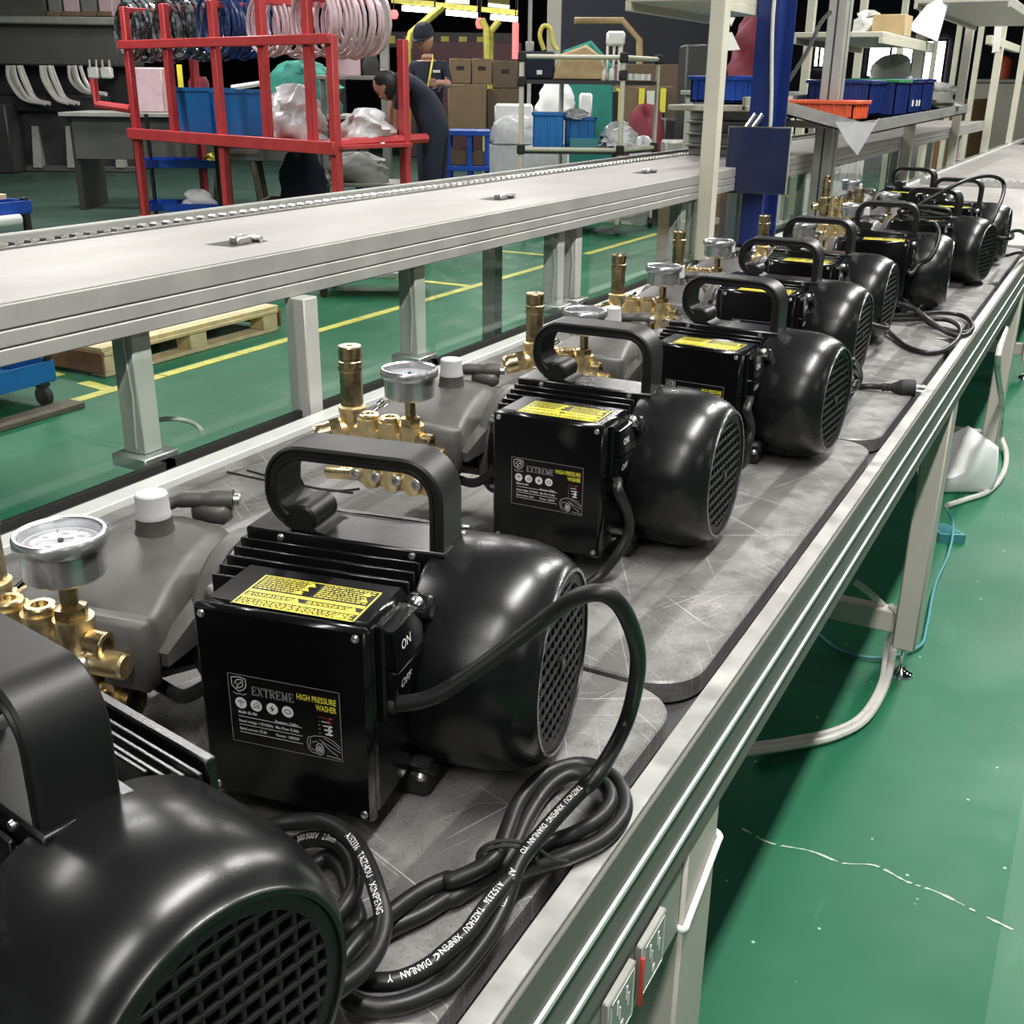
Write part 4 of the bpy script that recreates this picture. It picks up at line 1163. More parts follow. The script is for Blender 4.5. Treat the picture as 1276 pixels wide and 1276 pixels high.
# sixth washer: flat coil by the rail
k6 = [wpt(6, (0.012, -0.138, 0.121)), wpt(6, GL), wpt(6, (0.07, -0.175, 0.09)), wpt(6, (0.145, -0.13, 0.06))]
k6 += seq(*s3, [(330, 222, 0.782), (430, 340, 0.762), (560, 450, 0.757), (700, 503, 0.757), (830, 500, 0.757), (940, 440, 0.757), (1000, 350, 0.760), (975, 285, 0.770), (880, 245, 0.775), (700, 240, 0.772), (450, 245, 0.760), (330, 250, 0.758), (330, 205, 0.758), (450, 210, 0.762), (650, 205, 0.774),
               (850, 188, 0.768), (1010, 212, 0.762), (1085, 270, 0.760), (1085, 330, 0.760), (1000, 345, 0.758), (850, 312, 0.757), (740, 265, 0.760), (680, 190, 0.782), (600, 148, 0.790), (505, 112, 0.795), (440, 90, 0.780), (505, 62, 0.790), (590, 130, 0.790), (690, 200, 0.785), (780, 270, 0.770), (900, 350, 0.760), (1010, 375, 0.757), (1080, 345, 0.757)])
c6 = cord(6, k6, 0.0060, 6, 10)
p = wloc(6, PZ(*zz(*s3, [(682, 192)])[0], 0.776))
G().tube([p + vec((0.004 * math.cos(a), 0.024 * math.cos(a) * 0.6, 0.02 * math.sin(a))) for a in [2 * PI * i / 16 for i in range(16)]], 0.002, 6, closed=True).mk('wire_tie', 'rubber', c6)
# seventh washer: loop over its shroud
s5 = (1020, 180), 0.2006
def sq5(pts): return [PX(s5[0][0] + a * s5[1], s5[0][1] + b * s5[1], x) for a, b, x in pts]
k7 = [wpt(7, (0.012, -0.138, 0.121)), wpt(7, (0.03, -0.15, 0.115))] + sq5([(620, 752, -0.445), (690, 705, -0.42), (738, 620, -0.41), (748, 540, -0.415), (720, 495, -0.43), (670, 480, -0.45), (600, 470, -0.50), (520, 455, -0.56)])
def y7(a, b, y):
    r = sight(s5[0][0] + a * s5[1], s5[0][1] + b * s5[1]); k = y / r[1]; return vec((r[0] * k, y, CAM_H + r[2] * k))
k7 += [y7(a, b, 3.43) for a, b in ((500, 425), (520, 395), (640, 385), (780, 400), (815, 420), (790, 440), (640, 415), (530, 425), (560, 450), (700, 455), (810, 452), (815, 480), (690, 490), (560, 480))]
cord(7, k7, 0.0060, 6, 8)
k8 = [wpt(8, (0.012, -0.138, 0.121)), wpt(8, (0.03, -0.15, 0.118))] + sq5([(1010, 592, -0.372), (1065, 500, -0.345), (1112, 400, -0.335), (1148, 300, -0.335), (1142, 228, -0.345), (1065, 195, -0.375), (950, 212, -0.42), (850, 252, -0.45), (750, 305, -0.49), (650, 360, -0.53), (580, 420, -0.56)])
cord(8, k8, 0.0062, 6, 8)
k9 = [wpt(9, (0.012, -0.138, 0.121)), wpt(9, (0.03, -0.15, 0.118)), wpt(9, (0.14, -0.10, 0.10))] + [PX(1262, 288, -0.285), PX(1278, 292, -0.262), PX(1295, 320, -0.25), PX(1290, 345, -0.27)] + [PZ(1276, 317, 0.756), PZ(1255, 318, 0.757), PZ(1225, 322, 0.757)]
cord(9, k9, 0.0060, 6, 8)
# small things lying on the bench
for i, (px, py, lab) in enumerate(((1186, 357, 'dark oval rubber pad lying on the bench beside the eighth washer'), (1212, 354, 'smaller dark round rubber pad next to the oval pad on the bench'))):
    p = PZ(px, py, 0.7505)
    o = G().lathe([(0, 0.014), (0.022, 0.013), (0.030 if i else 0.024, 0.006), (0.030 if i else 0.026, 0), (0, 0)], (0, 0, 0), (0, 0, 1), 20, sc=lambda a: 1.0 + 0.5 * abs(math.cos(a)) * (1 - i)).mk('rubber_pad', 'rubber')
    o.location = p
    tag(o, lab, 'pad')
for pts, lab in (([(283, 588), (330, 598), (380, 606), (440, 614)], 'longer black wire tie lying on the bench behind the handle of the second washer'),
                 ([(308, 586), (360, 600), (410, 611), (448, 609)], 'shorter black wire tie crossing the other one behind the second washer handle')):
    P_ = [PZ(x, y, 0.7515) for x, y in pts]
    c = sum(P_, vec((0, 0, 0))) / len(P_); c.z = 0.75
    o = G().tube(spline([p - c for p in P_], 5), 0.0016, 6).mk('wire_tie', 'rubber')
    o.location = c
    tag(o, lab, 'wire tie')

# ------------------------------------------------------------------ stations along the line: posts, shelves, screen
def upright(px, py, x, z0, z1, lab, mat='cream', sx=0.045, sy=0.045, name='station_post', group='cream posts of the stations'):
    p = PX(px, py, x)
    g = G().box((0, 0, (z1 - z0) / 2), (sx, sy, z1 - z0), 0.003)
    if mat == 'beam':
        for s in (-1, 1):
            g.box((s * sx / 2, 0, (z1 - z0) / 2), (0.002, 0.008, z1 - z0 - 0.01), 0, 1)
            g.box((0, s * sy / 2, (z1 - z0) / 2), (0.008, 0.002, z1 - z0 - 0.01), 0, 1)
    o = g.mk(name, [mat, 'groove'])
    o.location = (x, p.y, z0)
    return tag(o, lab, 'post', group)
upright(888, 150, -1.247, 0.757, 2.3, 'cream square post on the bench edge left of the blue column', sx=0.05, sy=0.06)
upright(1035, 130, -1.20, 0.757, 2.5, 'wide grooved aluminium post on the bench edge right of the blue column', 'beam', 0.075, 0.125, 'profile_post', 'aluminium posts of the stations')
upright(1139, 120, -1.24, 0.757, 2.3, 'grey square post under the hanging bagged sheet', 'creamdk', 0.06, 0.07, 'profile_post', 'aluminium posts of the stations')
upright(1198, 110, -1.24, 0.757, 2.4, 'grey square post between the two plywood boards', 'creamdk', 0.06, 0.07, 'profile_post', 'aluminium posts of the stations')
upright(1072, 50, -1.95, 0.0, 2.6, 'cream post behind the tray shelf, left of the small yellow box', sx=0.05, sy=0.06)
upright(1123, 50, -1.95, 0.0, 2.6, 'cream post behind the tray shelf, right of the small yellow box', sx=0.05, sy=0.06)
upright(1191, 70, -1.9, 0.0, 2.6, 'slim cream post just left of the grey post by the plywood', sx=0.055, sy=0.06)
upright(1218, 70, -1.62, 0.0, 2.5, 'slim cream post just right of the grey post by the plywood', sx=0.055, sy=0.06)
upright(1238, 110, -1.24, 0.757, 2.2, 'cream post carrying a hanging paper slip at the far end', sx=0.065, sy=0.07)
upright(1268, 110, -1.24, 0.757, 2.2, 'last cream post of the line at the picture edge', sx=0.065, sy=0.07)
upright(1165, 60, -2.6, 0.0, 2.6, 'cream post standing in front of the far bright window', sx=0.06, sy=0.06)
p1, p2 = PX(1238, 40, -1.24), PX(1268, 40, -1.24)
o = G().box((0, 0, 0), (0.05, p2.y - p1.y + 0.5, 0.07), 0.003).mk('cross_beam', 'cream'); o.location = (-1.24, (p1.y + p2.y) / 2, 1.72); tag(o, 'cream beam joining the last two posts', 'beam')
# blue column
t = thing('steel_column', 'navy blue steel column standing at the bench edge behind the screen', 'column', (-1.222, 4.30, 0.757))
g = G()
for y in (-0.105, 0.105): g.box((0, y, 0.95), (0.080, 0.012, 1.9), 0.001)
g.box((0, 0, 0.95), (0.012, 0.2, 1.9))
g.box((0.0, 0.0, 0.004), (0.084, 0.23, 0.008))
g.mk('web', 'navy', t)
g = G(); g.tube(spline([(0.03, -0.119, 1.9), (0.032, -0.121, 1.1), (0.02, -0.123, 0.8), (0.045, -0.120, 0.45), (0.03, -0.121, 0.30)], 6), 0.007, 8)
g.mk('pale_cable', 'clearhose', t)
# flat screen hung on it
t = thing('display_screen', 'dark blank flat screen hung on the blue column', 'screen', (-1.20, 4.13, 0.955), math.radians(12))
g = G(); g.box((0, 0, 0.115), (0.225, 0.016, 0.235), 0.003, 0)
g.mk('housing', 'machdk', t)
G().box((0, -0.0085, 0.115), (0.215, 0.002, 0.225), 0.0005).mk('screen_glass', 'screen', t)
G().box((0.1135, 0, 0.115), (0.004, 0.02, 0.236), 0.0008).mk('edge_strip', 'alu', t)
g = G(); g.box((0.0, 0.030, 0.15), (0.06, 0.045, 0.05), 0.004); g.mk('bracket', 'steel', t)
for x in (-0.05, -0.025): G().cyl((x, 0.004, 0.228), (x + 0.03, 0.01, 0.275), 0.008, n=8).mk('hook', 'steel', t)
# slanted tray shelf with crates
t = thing('tray_shelf', 'slanted pale grey metal tray shelf between the station posts', 'shelf', (-1.20, 6.45, 1.20))
def tsl(x, y): return -0.235 * x + 0.012 * (y)                 # the tray falls towards the bench
g = G()
x0, x1, y0, y1 = -0.20, 0.20, -1.53, 1.75
def q(x, y, dz): return (x, y, tsl(x, y) + dz)
def slab(g, x0, x1, y0, y1, a, b, mi=0): g.add([q(x0, y0, a), q(x1, y0, a), q(x1, y1, a), q(x0, y1, a), q(x0, y0, b), q(x1, y0, b), q(x1, y1, b), q(x0, y1, b)], [(0, 1, 2, 3), (4, 5, 6, 7), (0, 1, 5, 4), (1, 2, 6, 5), (2, 3, 7, 6), (3, 0, 4, 7)], mi)
slab(g, x0, x1, y0, y1, 0, 0.006)
g.mk('tray', 'beam', t)
for nm, (a, b, c, d) in (('front_lip', (x1 - 0.004, x1, y0, y1)), ('back_lip', (x0, x0 + 0.004, y0, y1)), ('end_lip', (x0, x1, y0, y0 + 0.004)), ('end_lip', (x0, x1, y1 - 0.004, y1))):
    g = G(); slab(g, a, b, c, d, 0.0, 0.055); g.mk(nm, 'alu', t)
g = G()
for y in (-1.32, 1.1): g.box((-0.02, y, -0.03), (0.34, 0.03, 0.03), 0.002)
g.mk('support_arm', 'creamdk', t)
def crate(name, lab, mat, x, y, sx, sy, sz, grp=None, z=None, rim='teal'):
    t = thing(name, lab, 'crate', (x, y, z if z is not None else 1.20 + tsl(x + 1.20, y - 6.45) + 0.012), group=grp)
    g = G()
    g.box((0, 0, 0.004), (sx, sy, 0.008))
    for s in (-1, 1):
        g.box((s * (sx / 2 - 0.004), 0, sz / 2), (0.008, sy, sz), 0.001); g.box((0, s * (sy / 2 - 0.004), sz / 2), (sx, 0.008, sz), 0.001)
        for k in range(5): g.box((s * (sx / 2 + 0.003), -sy / 2 + sy * (k + 0.5) / 5, sz / 2), (0.006, 0.008, sz * 0.9)); g.box((-sx / 2 + sx * (k + 0.5) / 5, s * (sy / 2 + 0.003), sz / 2), (0.008, 0.006, sz * 0.9))
    g.mk('crate_body', mat, t)
    g = G()
    for s in (-1, 1):
        g.box((s * sx / 2, 0, sz - 0.008), (0.022, sy + 0.02, 0.016), 0.003); g.box((0, s * sy / 2, sz - 0.008), (sx + 0.02, 0.022, 0.016), 0.003)
    g.mk('rim', rim, t)
    return t
crate('parts_crate', 'orange red plastic crate on the near end of the tray shelf', 'orange', -1.20, 5.18, 0.27, 0.30, 0.075, 'crates on the tray shelf', rim='orange')
crate('parts_crate', 'navy crate standing behind the orange red one on the tray shelf', 'navy', -1.22, 5.56, 0.28, 0.32, 0.15, 'crates on the tray shelf', rim='navy')
def bag(name, lab, cat, mats, loc, sx, sy, sz, seed, rz=0.0, grp=None, lumps=0.18, n=26):
    """a soft slumped heap: a dented dome with folds"""
    rng = random.Random(seed)
    ph = [(rng.uniform(0, 6.28), rng.randint(2, 7), rng.uniform(0.3, 1)) for _ in range(6)]
    g = G()
    rings = 9
    vs, fs = [], []
    for i in range(rings + 1):
        t_ = i / rings
        zz_ = sz * math.sin(t_ * PI / 2)
        rr_ = math.cos(t_ * PI / 2) ** 0.55
        for k in range(n):
            a = 2 * PI * k / n
            m_ = 1 + lumps * sum(w_ * math.sin(f * a + p_ + i * 0.55 * f) for p_, f, w_ in ph) / 2.2
            vs.append((sx / 2 * rr_ * m_ * math.cos(a), sy / 2 * rr_ * m_ * math.sin(a), max(0.0, zz_ * (1 + 0.5 * lumps * math.sin(3 * a + ph[0][0])))))
    for i in range(rings):
        for k in range(n): fs.append((i * n + k, i * n + (k + 1) % n, (i + 1) * n + (k + 1) % n, (i + 1) * n + k))
    fs.append(list(range(n))); fs.append(list(range(rings * n, rings * n + n)))
    g.add(vs, fs)
    o = g.mk(name, mats, sharp=70)
    o.location = loc; o.rotation_euler = (0, 0, rz)
    return tag(o, lab, cat, grp)
for i, (y, c, lab) in enumerate(((5.90, 'navy', 'dark blue crate with a green edge in the middle of the tray shelf'), (6.28, 'navy', 'dark blue crate with white tags beyond the middle of the tray shelf'), (6.66, 'navy', 'last dark blue crate of the tray shelf, beside the white paper heap'))):
    t = crate('parts_crate', lab, 'navy', -1.17, y, 0.29, 0.34, 0.165, 'crates on the tray shelf', rim='green' if i == 0 else 'navy')
    if i == 1:
        for k in (-0.1, 0.02, 0.1): G().box((0.152, k, 0.05), (0.004, 0.03, 0.03)).mk('paper_tag', 'paper', t)
bag('paper_heap', 'crumpled white paper heap behind the dark blue crates on the shelf', 'paper', 'paper', (-1.30, 7.0, 1.25), 0.28, 0.34, 0.22, 3, lumps=0.35, n=11)
bag('paper_heap', 'flatter white paper heap at the far end of the tray shelf', 'paper', 'paper', (-1.17, 7.75, 1.225), 0.3, 0.5, 0.12, 4, lumps=0.35, n=11)
o = G().prism([(-0.09, 0.0), (0.07, 0.0), (0.09, 0.02), (0.02, -0.13), (-0.03, -0.08)], -0.002, 0.002, axis=1).mk('plastic_sheet', 'film'); o.location = (-1.02, 4.905, 1.19); tag(o, 'clear plastic sheet hanging from the tray shelf corner', 'sheet')
# cable bundle between the alu post and the screen
p = [at(1035, 15, 4.75), at(1022, 30, 4.7), at(1008, 60, 4.62), at(990, 90, 4.55), at(975, 112, 4.5)]
c = p[-1].copy()
o = G().tube(spline([v - c for v in p], 5), 0.008, 8).mk('cable_bundle', 'rubber'); o.location = c; tag(o, 'black cable bundle running slanting down from the aluminium post', 'cable')
# upper shelves
def shelf(lab, x, y, z, sx, sy, name='upper_shelf', mat='cream'):
    t = thing(name, lab, 'shelf', (x, y, z))
    G().box((0, 0, 0.012), (sx, sy, 0.024), 0.003).mk('board', mat, t)
    for s in (-1, 1): G().box((s * (sx / 2 - 0.01), 0, -0.012), (0.02, sy, 0.03), 0.002).mk('edge_bar', mat, t)
    return t
shelf('cream upper shelf beside the blue column, left side', -1.44, 4.25, 1.585, 0.34, 0.9)
shelf('cream upper shelf carrying the small yellow box', -1.30, 6.35, 1.54, 0.42, 1.5)
shelf('grey upper shelf at the top right with the bagged sheet', -0.95, 8.2, 1.76, 0.5, 2.6, mat='creamdk')
o = G().box((0, 0, 0.05), (0.16, 0.2, 0.10), 0.004).mk('small_box', 'tan'); o.location = (-1.18, 6.25, 1.566); tag(o, 'small dull yellow box on the cream upper shelf', 'box')
bag('tissue_wad', 'white tissue wad behind the small yellow box', 'paper', 'paper', (-1.33, 6.4, 1.565), 0.16, 0.2, 0.12, 9, lumps=0.3, n=12)
def sheet(lab, pts, name, mat, cat, th=0.004):
    c = sum(pts, vec((0, 0, 0))) / len(pts)
    n_ = (pts[1] - pts[0]).cross(pts[2] - pts[0]).normalized() * th / 2
    g = G(); k = len(pts)
    g.add([v - c + n_ for v in pts] + [v - c - n_ for v in pts], [list(range(k)), list(range(k, 2 * k))] + [(i, (i + 1) % k, k + (i + 1) % k, k + i) for i in range(k)])
    o = g.mk(name, mat); o.location = c
    return tag(o, lab, cat)
sheet('printed sheet in a clear bag hanging from the grey upper shelf', [at(1178, -6, 6.6), at(1182, 2, 6.6), at(1168, 52, 6.5), at(1131, 36, 6.45), at(1155, 6, 6.55)], 'bagged_sheet', 'film', 'sheet')
sheet('white paper slip hanging on the far cream post', [at(1241, 20, 9.3), at(1250, 20, 9.3), at(1245, 64, 9.3), at(1236, 66, 9.3)], 'paper_slip', 'paper', 'paper')
sheet('white card hanging by the cream post left of the column', [at(893, 42, 3.9), at(912, 40, 3.9), at(922, 62, 3.9), at(893, 64, 3.9)], 'hanging_card', 'paper', 'card')
sheet('small white paper flag above the hanging card', [at(906, 21, 3.92), at(916, 22, 3.92), at(911, 33, 3.92)], 'paper_flag', 'paper', 'paper')
# plywood boards and cream cabinet at the far end
for px0, px1, lab in ((1163, 1188, 'narrower orange plywood board behind the far bench end'), (1192, 1232, 'wider orange plywood board behind the far bench end')):
    a, b = PX(px0, 160, -2.05), PX(px1, 160, -2.05)
    o = G().box((0, 0, 0.60), (0.03, b.y - a.y, 1.20), 0.003).mk('plywood_board', 'ply'); o.location = (-2.05, (a.y + b.y) / 2, 0); tag(o, lab, 'board')
t = thing('cabinet', 'pale cream cabinet with a grey top at the far right', 'cabinet', (-2.1, 24.2, 0))
G().box((0, 0, 0.72), (1.2, 3.6, 1.44), 0.01).mk('body', 'cream', t); G().box((0, 0, 1.47), (1.3, 3.7, 0.06), 0.01).mk('top', 'beam', t)
for y in (-0.9, 0.9): G().box((0.61, y, 0.72), (0.02, 1.7, 1.3), 0.005).mk('door', 'cream', t)
o = G().lathe([(0, 0), (0.13, 0), (0.14, 0.3), (0.10, 0.36), (0.05, 0.38), (0, 0.40)], (0, 0, 0), (0, 0, 1), 16).mk('red_bottle', 'orange'); o.location = (-2.3, 23.0, 1.5); tag(o, 'small red bottle on the far cream cabinet', 'bottle')
bag('clear_bag_heap', 'pale plastic bag heap on the far cream cabinet', 'bag', 'film', (-1.8, 25.2, 1.5), 0.9, 0.8, 0.45, 12)
# far stations seen between the posts: their pale frames under the tray shelf
for i, (px, py, x, lab) in enumerate(((1000, 130, -1.95, 'pale slim post behind the aluminium post, near the blue column'), (980, 190, -1.9, 'pale slim post just right of the dark screen'), (1105, 190, -1.95, 'pale slim post under the middle of the tray shelf'), (1152, 190, -1.95, 'pale slim post under the far end of the tray shelf'))):
    upright(px, py, x, 0.0, 2.4 if i == 0 else 1.2, lab, sx=0.05, sy=0.05)
# stacked grey trays on the conveyor
TP = PZ(886, 195, 1.039)
tr0 = None
for i in range(4):
    lab = ('lowest grey tray of the stack on the conveyor', 'second grey tray from the bottom of the stack on the conveyor', 'third grey tray from the bottom of the stack on the conveyor', 'topmost grey tray of the stack on the conveyor')[i]
    if tr0 is None:
        tr0 = thing('stack_tray', lab, 'tray', (TP.x + 0.03, TP.y + 0.30, 1.0385), group='grey trays stacked on the conveyor')
        g = G()
        g.prism(rounded_rect(-0.17, 0.17, -0.25, 0.25, 0.06, 5), 0, 0.048, axis=2, b=0.004)
        g.mk('tray_body', 'greypl', tr0)
        G().prism(rounded_rect(-0.183, 0.183, -0.263, 0.263, 0.065, 5), 0.036, 0.046, axis=2, b=0.002).mk('rim', 'greypl', tr0)
        f = tr0
    else:
        f = copy_tree(tr0); f.location = (TP.x + 0.03, TP.y + 0.30, 1.0385 + 0.0485 * i); f['label'] = lab
bag('white_cloth', 'white cloth bundle on top of the stacked grey trays', 'cloth', 'paper', (TP.x + 0.03, TP.y + 0.30, 1.2335), 0.30, 0.4, 0.045, 21, lumps=0.12)
o = crate('parts_crate', 'bright blue crate on the slanted carrier above the grey trays', 'royal', -1.50, 4.75, 0.26, 0.36, 0.10, z=1.262, rim='royal')
t = thing('carrier_shelf', 'cream slanted carrier under the bright blue crate', 'shelf', (-1.50, 4.75, 1.23)); G().box((0, 0, 0.012), (0.32, 0.7, 0.022), 0.003).mk('board', 'cream', t); G().box((0.15, 0, 0.03), (0.012, 0.7, 0.05), 0.002).mk('front_lip', 'cream', t)
bag('maroon_jacket', 'dark maroon cloth hanging behind the cream post left of the column', 'cloth', 'maroon', (-2.42, 8.1, 1.297), 0.36, 0.34, 0.50, 31, lumps=0.2)
t = thing('side_table', 'dark narrow table under the maroon cloth', 'table', (-2.42, 8.1, 0)); G().box((0, 0, 1.28), (0.8, 0.8, 0.03), 0.004).mk('table_top', 'beam', t)
for x in (-0.35, 0.35):
    for y in (-0.35, 0.35): G().box((x, y, 0.632), (0.04, 0.04, 1.264)).mk('leg', 'creamdk', t)
t = thing('carton_on_floor', 'brown carton on the floor left of the blue column, nearer one', 'carton', (-3.05, 8.6, 0)); G().box((0, 0, 0.3), (0.34, 0.3, 0.6), 0.005).mk('carton_body', 'carton', t); G().box((0, 0, 0.603), (0.05, 0.3, 0.004)).mk('tape', 'tan', t)
f = copy_tree(t); f.location = (-2.7, 8.75, 0); f['label'] = 'brown carton on the floor left of the blue column, farther one'

# the line is scaled about the camera: its bench top 0.805 m above the floor
CAM_SCALE = 0.904
OWN = ('cabinet', 'red_bottle', 'clear_bag_heap', 'maroon_jacket', 'side_table', 'carton_on_floor', 'plywood_board')
for o in [q_ for q_ in bpy.data.objects if q_ not in line_before and q_.parent is None]:
    if o.name.split('.')[0] in OWN or (o.name.startswith('station_post') and o.location.z < 0.1): continue
    o.location = (o.location.x * CAM_SCALE, o.location.y * CAM_SCALE, o.location.z * CAM_SCALE - FL * CAM_SCALE)
    o.scale = (CAM_SCALE, CAM_SCALE, CAM_SCALE)

# ------------------------------------------------------------------ floor around the bench: foam, duster, hoses
p = PZ(1210, 605, 0)
g = G()
prof = [(-0.10, 0), (0.0, 0), (0.10, 0.0), (0.115, 0.05), (0.10, 0.17), (0.05, 0.20), (0.0, 0.17), (-0.02, 0.08), (-0.06, 0.055), (-0.115, 0.05)]
g.prism(prof, -0.09, 0.09, axis=1, b=0.012)
o = g.mk('foam_block', 'foam', sharp=50); o.location = (p.x - 0.055, p.y - 0.03, 0); o.rotation_euler = (0, 0, VIEW); tag(o, 'white moulded foam block on the floor beside a bench leg', 'foam')
p = PZ(1188, 672, 0)
g = G(); g.add([(-0.05, -0.09, 0), (0.05, -0.09, 0), (0.035, 0.10, 0), (-0.035, 0.10, 0), (-0.05, -0.09, 0.035), (0.05, -0.09, 0.035), (0.03, 0.09, 0.012), (-0.03, 0.09, 0.012)], [(0, 1, 2, 3), (4, 5, 6, 7), (0, 1, 5, 4), (1, 2, 6, 5), (2, 3, 7, 6), (3, 0, 4, 7)])
for k in range(5): g.box((0, -0.06 + 0.03 * k, 0.033 - 0.0045 * k), (0.075 - 0.006 * k, 0.006, 0.006))
o = g.mk('foot_pedal', 'tealpl'); o.location = p + vec((-0.03, 0.03, 0)); o.scale = (0.8, 0.8, 0.8); o.rotation_euler = (0, 0, math.radians(25)); tag(o, 'small teal ribbed foot pedal on the floor behind a bench leg', 'pedal')
def floor_tube(lab, pts, r, mat, name, cat, n=8):
    c = pts[len(pts) // 2].copy(); c.z = min(v.z for v in pts) - r
    o = G().tube(spline([v - c for v in pts], 7), r, n).mk(name, mat); o.location = c
    return tag(o, lab, cat)
def fz(px, py, z): return PZ(px, py, z)
floor_tube('pale bundle of hoses sagging from the near crossbar to the floor', [fz(930, 938, 0.02), fz(985, 930, 0.012), fz(1040, 918, 0.012), fz(1080, 895, 0.012), fz(1105, 850, 0.014), fz(1114, 800, 0.05), fz(1112, 770, 0.12), fz(1090, 745, 0.19), fz(1065, 725, 0.22)], 0.0085, 'clearhose', 'hose', 'hose')
floor_tube('second pale hose lying along the first on the floor', [fz(930, 930, 0.02), fz(985, 922, 0.012), fz(1040, 910, 0.012), fz(1075, 890, 0.012), fz(1098, 850, 0.016), fz(1106, 800, 0.05), fz(1120, 770, 0.16), fz(1110, 755, 0.17)], 0.007, 'clearhose', 'hose', 'hose')
floor_tube('pale hose loop on the floor round the white foam block', [fz(1180, 630, 0.01), fz(1205, 622, 0.01), fz(1232, 612, 0.01), fz(1250, 590, 0.01), fz(1254, 565, 0.02), fz(1247, 540, 0.06), PX(1248, 500, -0.24), PX(1243, 450, -0.24), PX(1253, 410, -0.245)], 0.010, 'clearhose', 'hose', 'hose')
floor_tube('thin blue green tube looping on the floor behind the middle bench leg', [fz(1020, 790, 0.008), fz(1050, 812, 0.008), fz(1100, 820, 0.008), fz(1145, 806, 0.008), fz(1155, 780, 0.02), fz(1165, 730, 0.02), fz(1182, 690, 0.02), fz(1188, 655, 0.05), fz(1180, 635, 0.10)], 0.0042, 'tealpl', 'air_tube', 'tube')
floor_tube('thin pale cable looping behind the front conveyor posts near the picture edge', [PX(160, 574, -1.21), PX(163, 545, -1.235), PX(190, 526, -1.27), PX(215, 522, -1.27), PX(240, 527, -1.245), PX(252, 538, -1.21)], 0.004, 'clearhose', 'loose_cable', 'cable')

# ------------------------------------------------------------------ aisle beyond: pallet, blue trolley
t = thing('wooden_pallet', 'pale pine pallet on the green floor behind the conveyor', 'pallet', (-4.62, 4.20, 0))
bd = None
for i in range(6):
    o = G().box((0, 0, 0), (0.166, 1.28, 0.022), 0.003)
    if bd is None: bd = o.mk('deck_board', 'wood', t); f = bd
    else: f = bd.copy(); col.objects.link(f)
    f.location = (-0.44 + i * 0.176, 0, 0.131)
for y in (-0.645, 0.645): G().box((0, y, 0.07), (1.06, 0.012, 0.10), 0.002).mk('end_board', 'redwood', t)
blk = None
for x in (-0.47, 0, 0.47):
    G().box((x, 0, 0.111), (0.12, 1.26, 0.018), 0.002).mk('stringer_board', 'wood', t)
    for y in (-0.57, 0, 0.57):
        if blk is None: blk = G().box((0, 0, 0), (0.10, 0.12, 0.082), 0.003).mk('block', 'wood', t); f = blk
        else: f = blk.copy(); col.objects.link(f)
        f.location = (x, y, 0.061)
    G().box((x, 0, 0.010), (0.10, 1.26, 0.020), 0.002).mk('bottom_board', 'wood', t)
t = thing('dark_pallet', 'worn dark pallet on the floor left of the pine pallet', 'pallet', (-5.35, 3.15, 0))
for i in range(6): G().box((0, -0.45 + i * 0.18, 0.135), (1.2, 0.14, 0.022), 0.003).mk('deck_board', 'dkwood', t)
for x in (-0.5, 0, 0.5): G().box((x, 0, 0.062), (0.10, 1.05, 0.122), 0.003).mk('bearer', 'dkwood', t)
# the trolley
TL = (-4.17, 2.71)
t = thing('blue_trolley', 'blue tray trolley with black posts, cut off at the left edge', 'trolley', (TL[0], TL[1], 0), math.radians(90))
def tray(z, hh, mat):
    g = G(); g.box((0, 0, z), (0.9, 0.46, 0.012))
    for s in (-1, 1): g.box((0, s * 0.228, z + hh / 2), (0.9, 0.008, hh), 0.001); g.box((s * 0.447, 0, z + hh / 2), (0.008, 0.46, hh), 0.001)
    g.mk('tray', mat, t)
tray(0.105, 0.085, 'blue'); tray(0.812, 0.045, 'royal')
for x in (-0.43, 0.43):
    for y in (-0.215, 0.215):
        G().cyl((x, y, 0.10), (x, y, 0.868), 0.017, n=12).mk('post', 'rubber', t)
        g = G(); g.cyl((x * 0.9 - 0.014, y, 0.042), (x * 0.9 + 0.014, y, 0.042), 0.042, n=18); g.box((x * 0.9, y, 0.092), (0.05, 0.04, 0.02), 0.003); g.mk('caster', 'rubber', t)
G().cyl((-0.42, -0.258, 0.790), (0.36, -0.258, 0.790), 0.022, n=14).mk('white_roller', 'white', t)
o = G().box((0, 0, 0.011), (0.66, 0.12, 0.022), 0.003).mk('wood_batten', 'wood'); o.location = (TL[0] + 0.08, TL[1] + 0.08, 0.858); o.rotation_euler = (0, 0, math.radians(90)); tag(o, 'short pine batten lying on top of the blue trolley', 'batten')
o = G().box((0, 0, 0.012), (0.9, 0.10, 0.024), 0.003).mk('floor_batten', 'dkwood'); o.location = (TL[0] + 0.34, TL[1] + 0.0, 0.0); o.rotation_euler = (0, 0, math.radians(90)); tag(o, 'dirty wooden batten on the floor in front of the blue trolley', 'batten')
crate('parts_crate', 'dark blue crate inside the lower tray of the blue trolley', 'navy', TL[0] - 0.02, TL[1] + 0.05, 0.26, 0.30, 0.11, z=0.113, rim='navy')

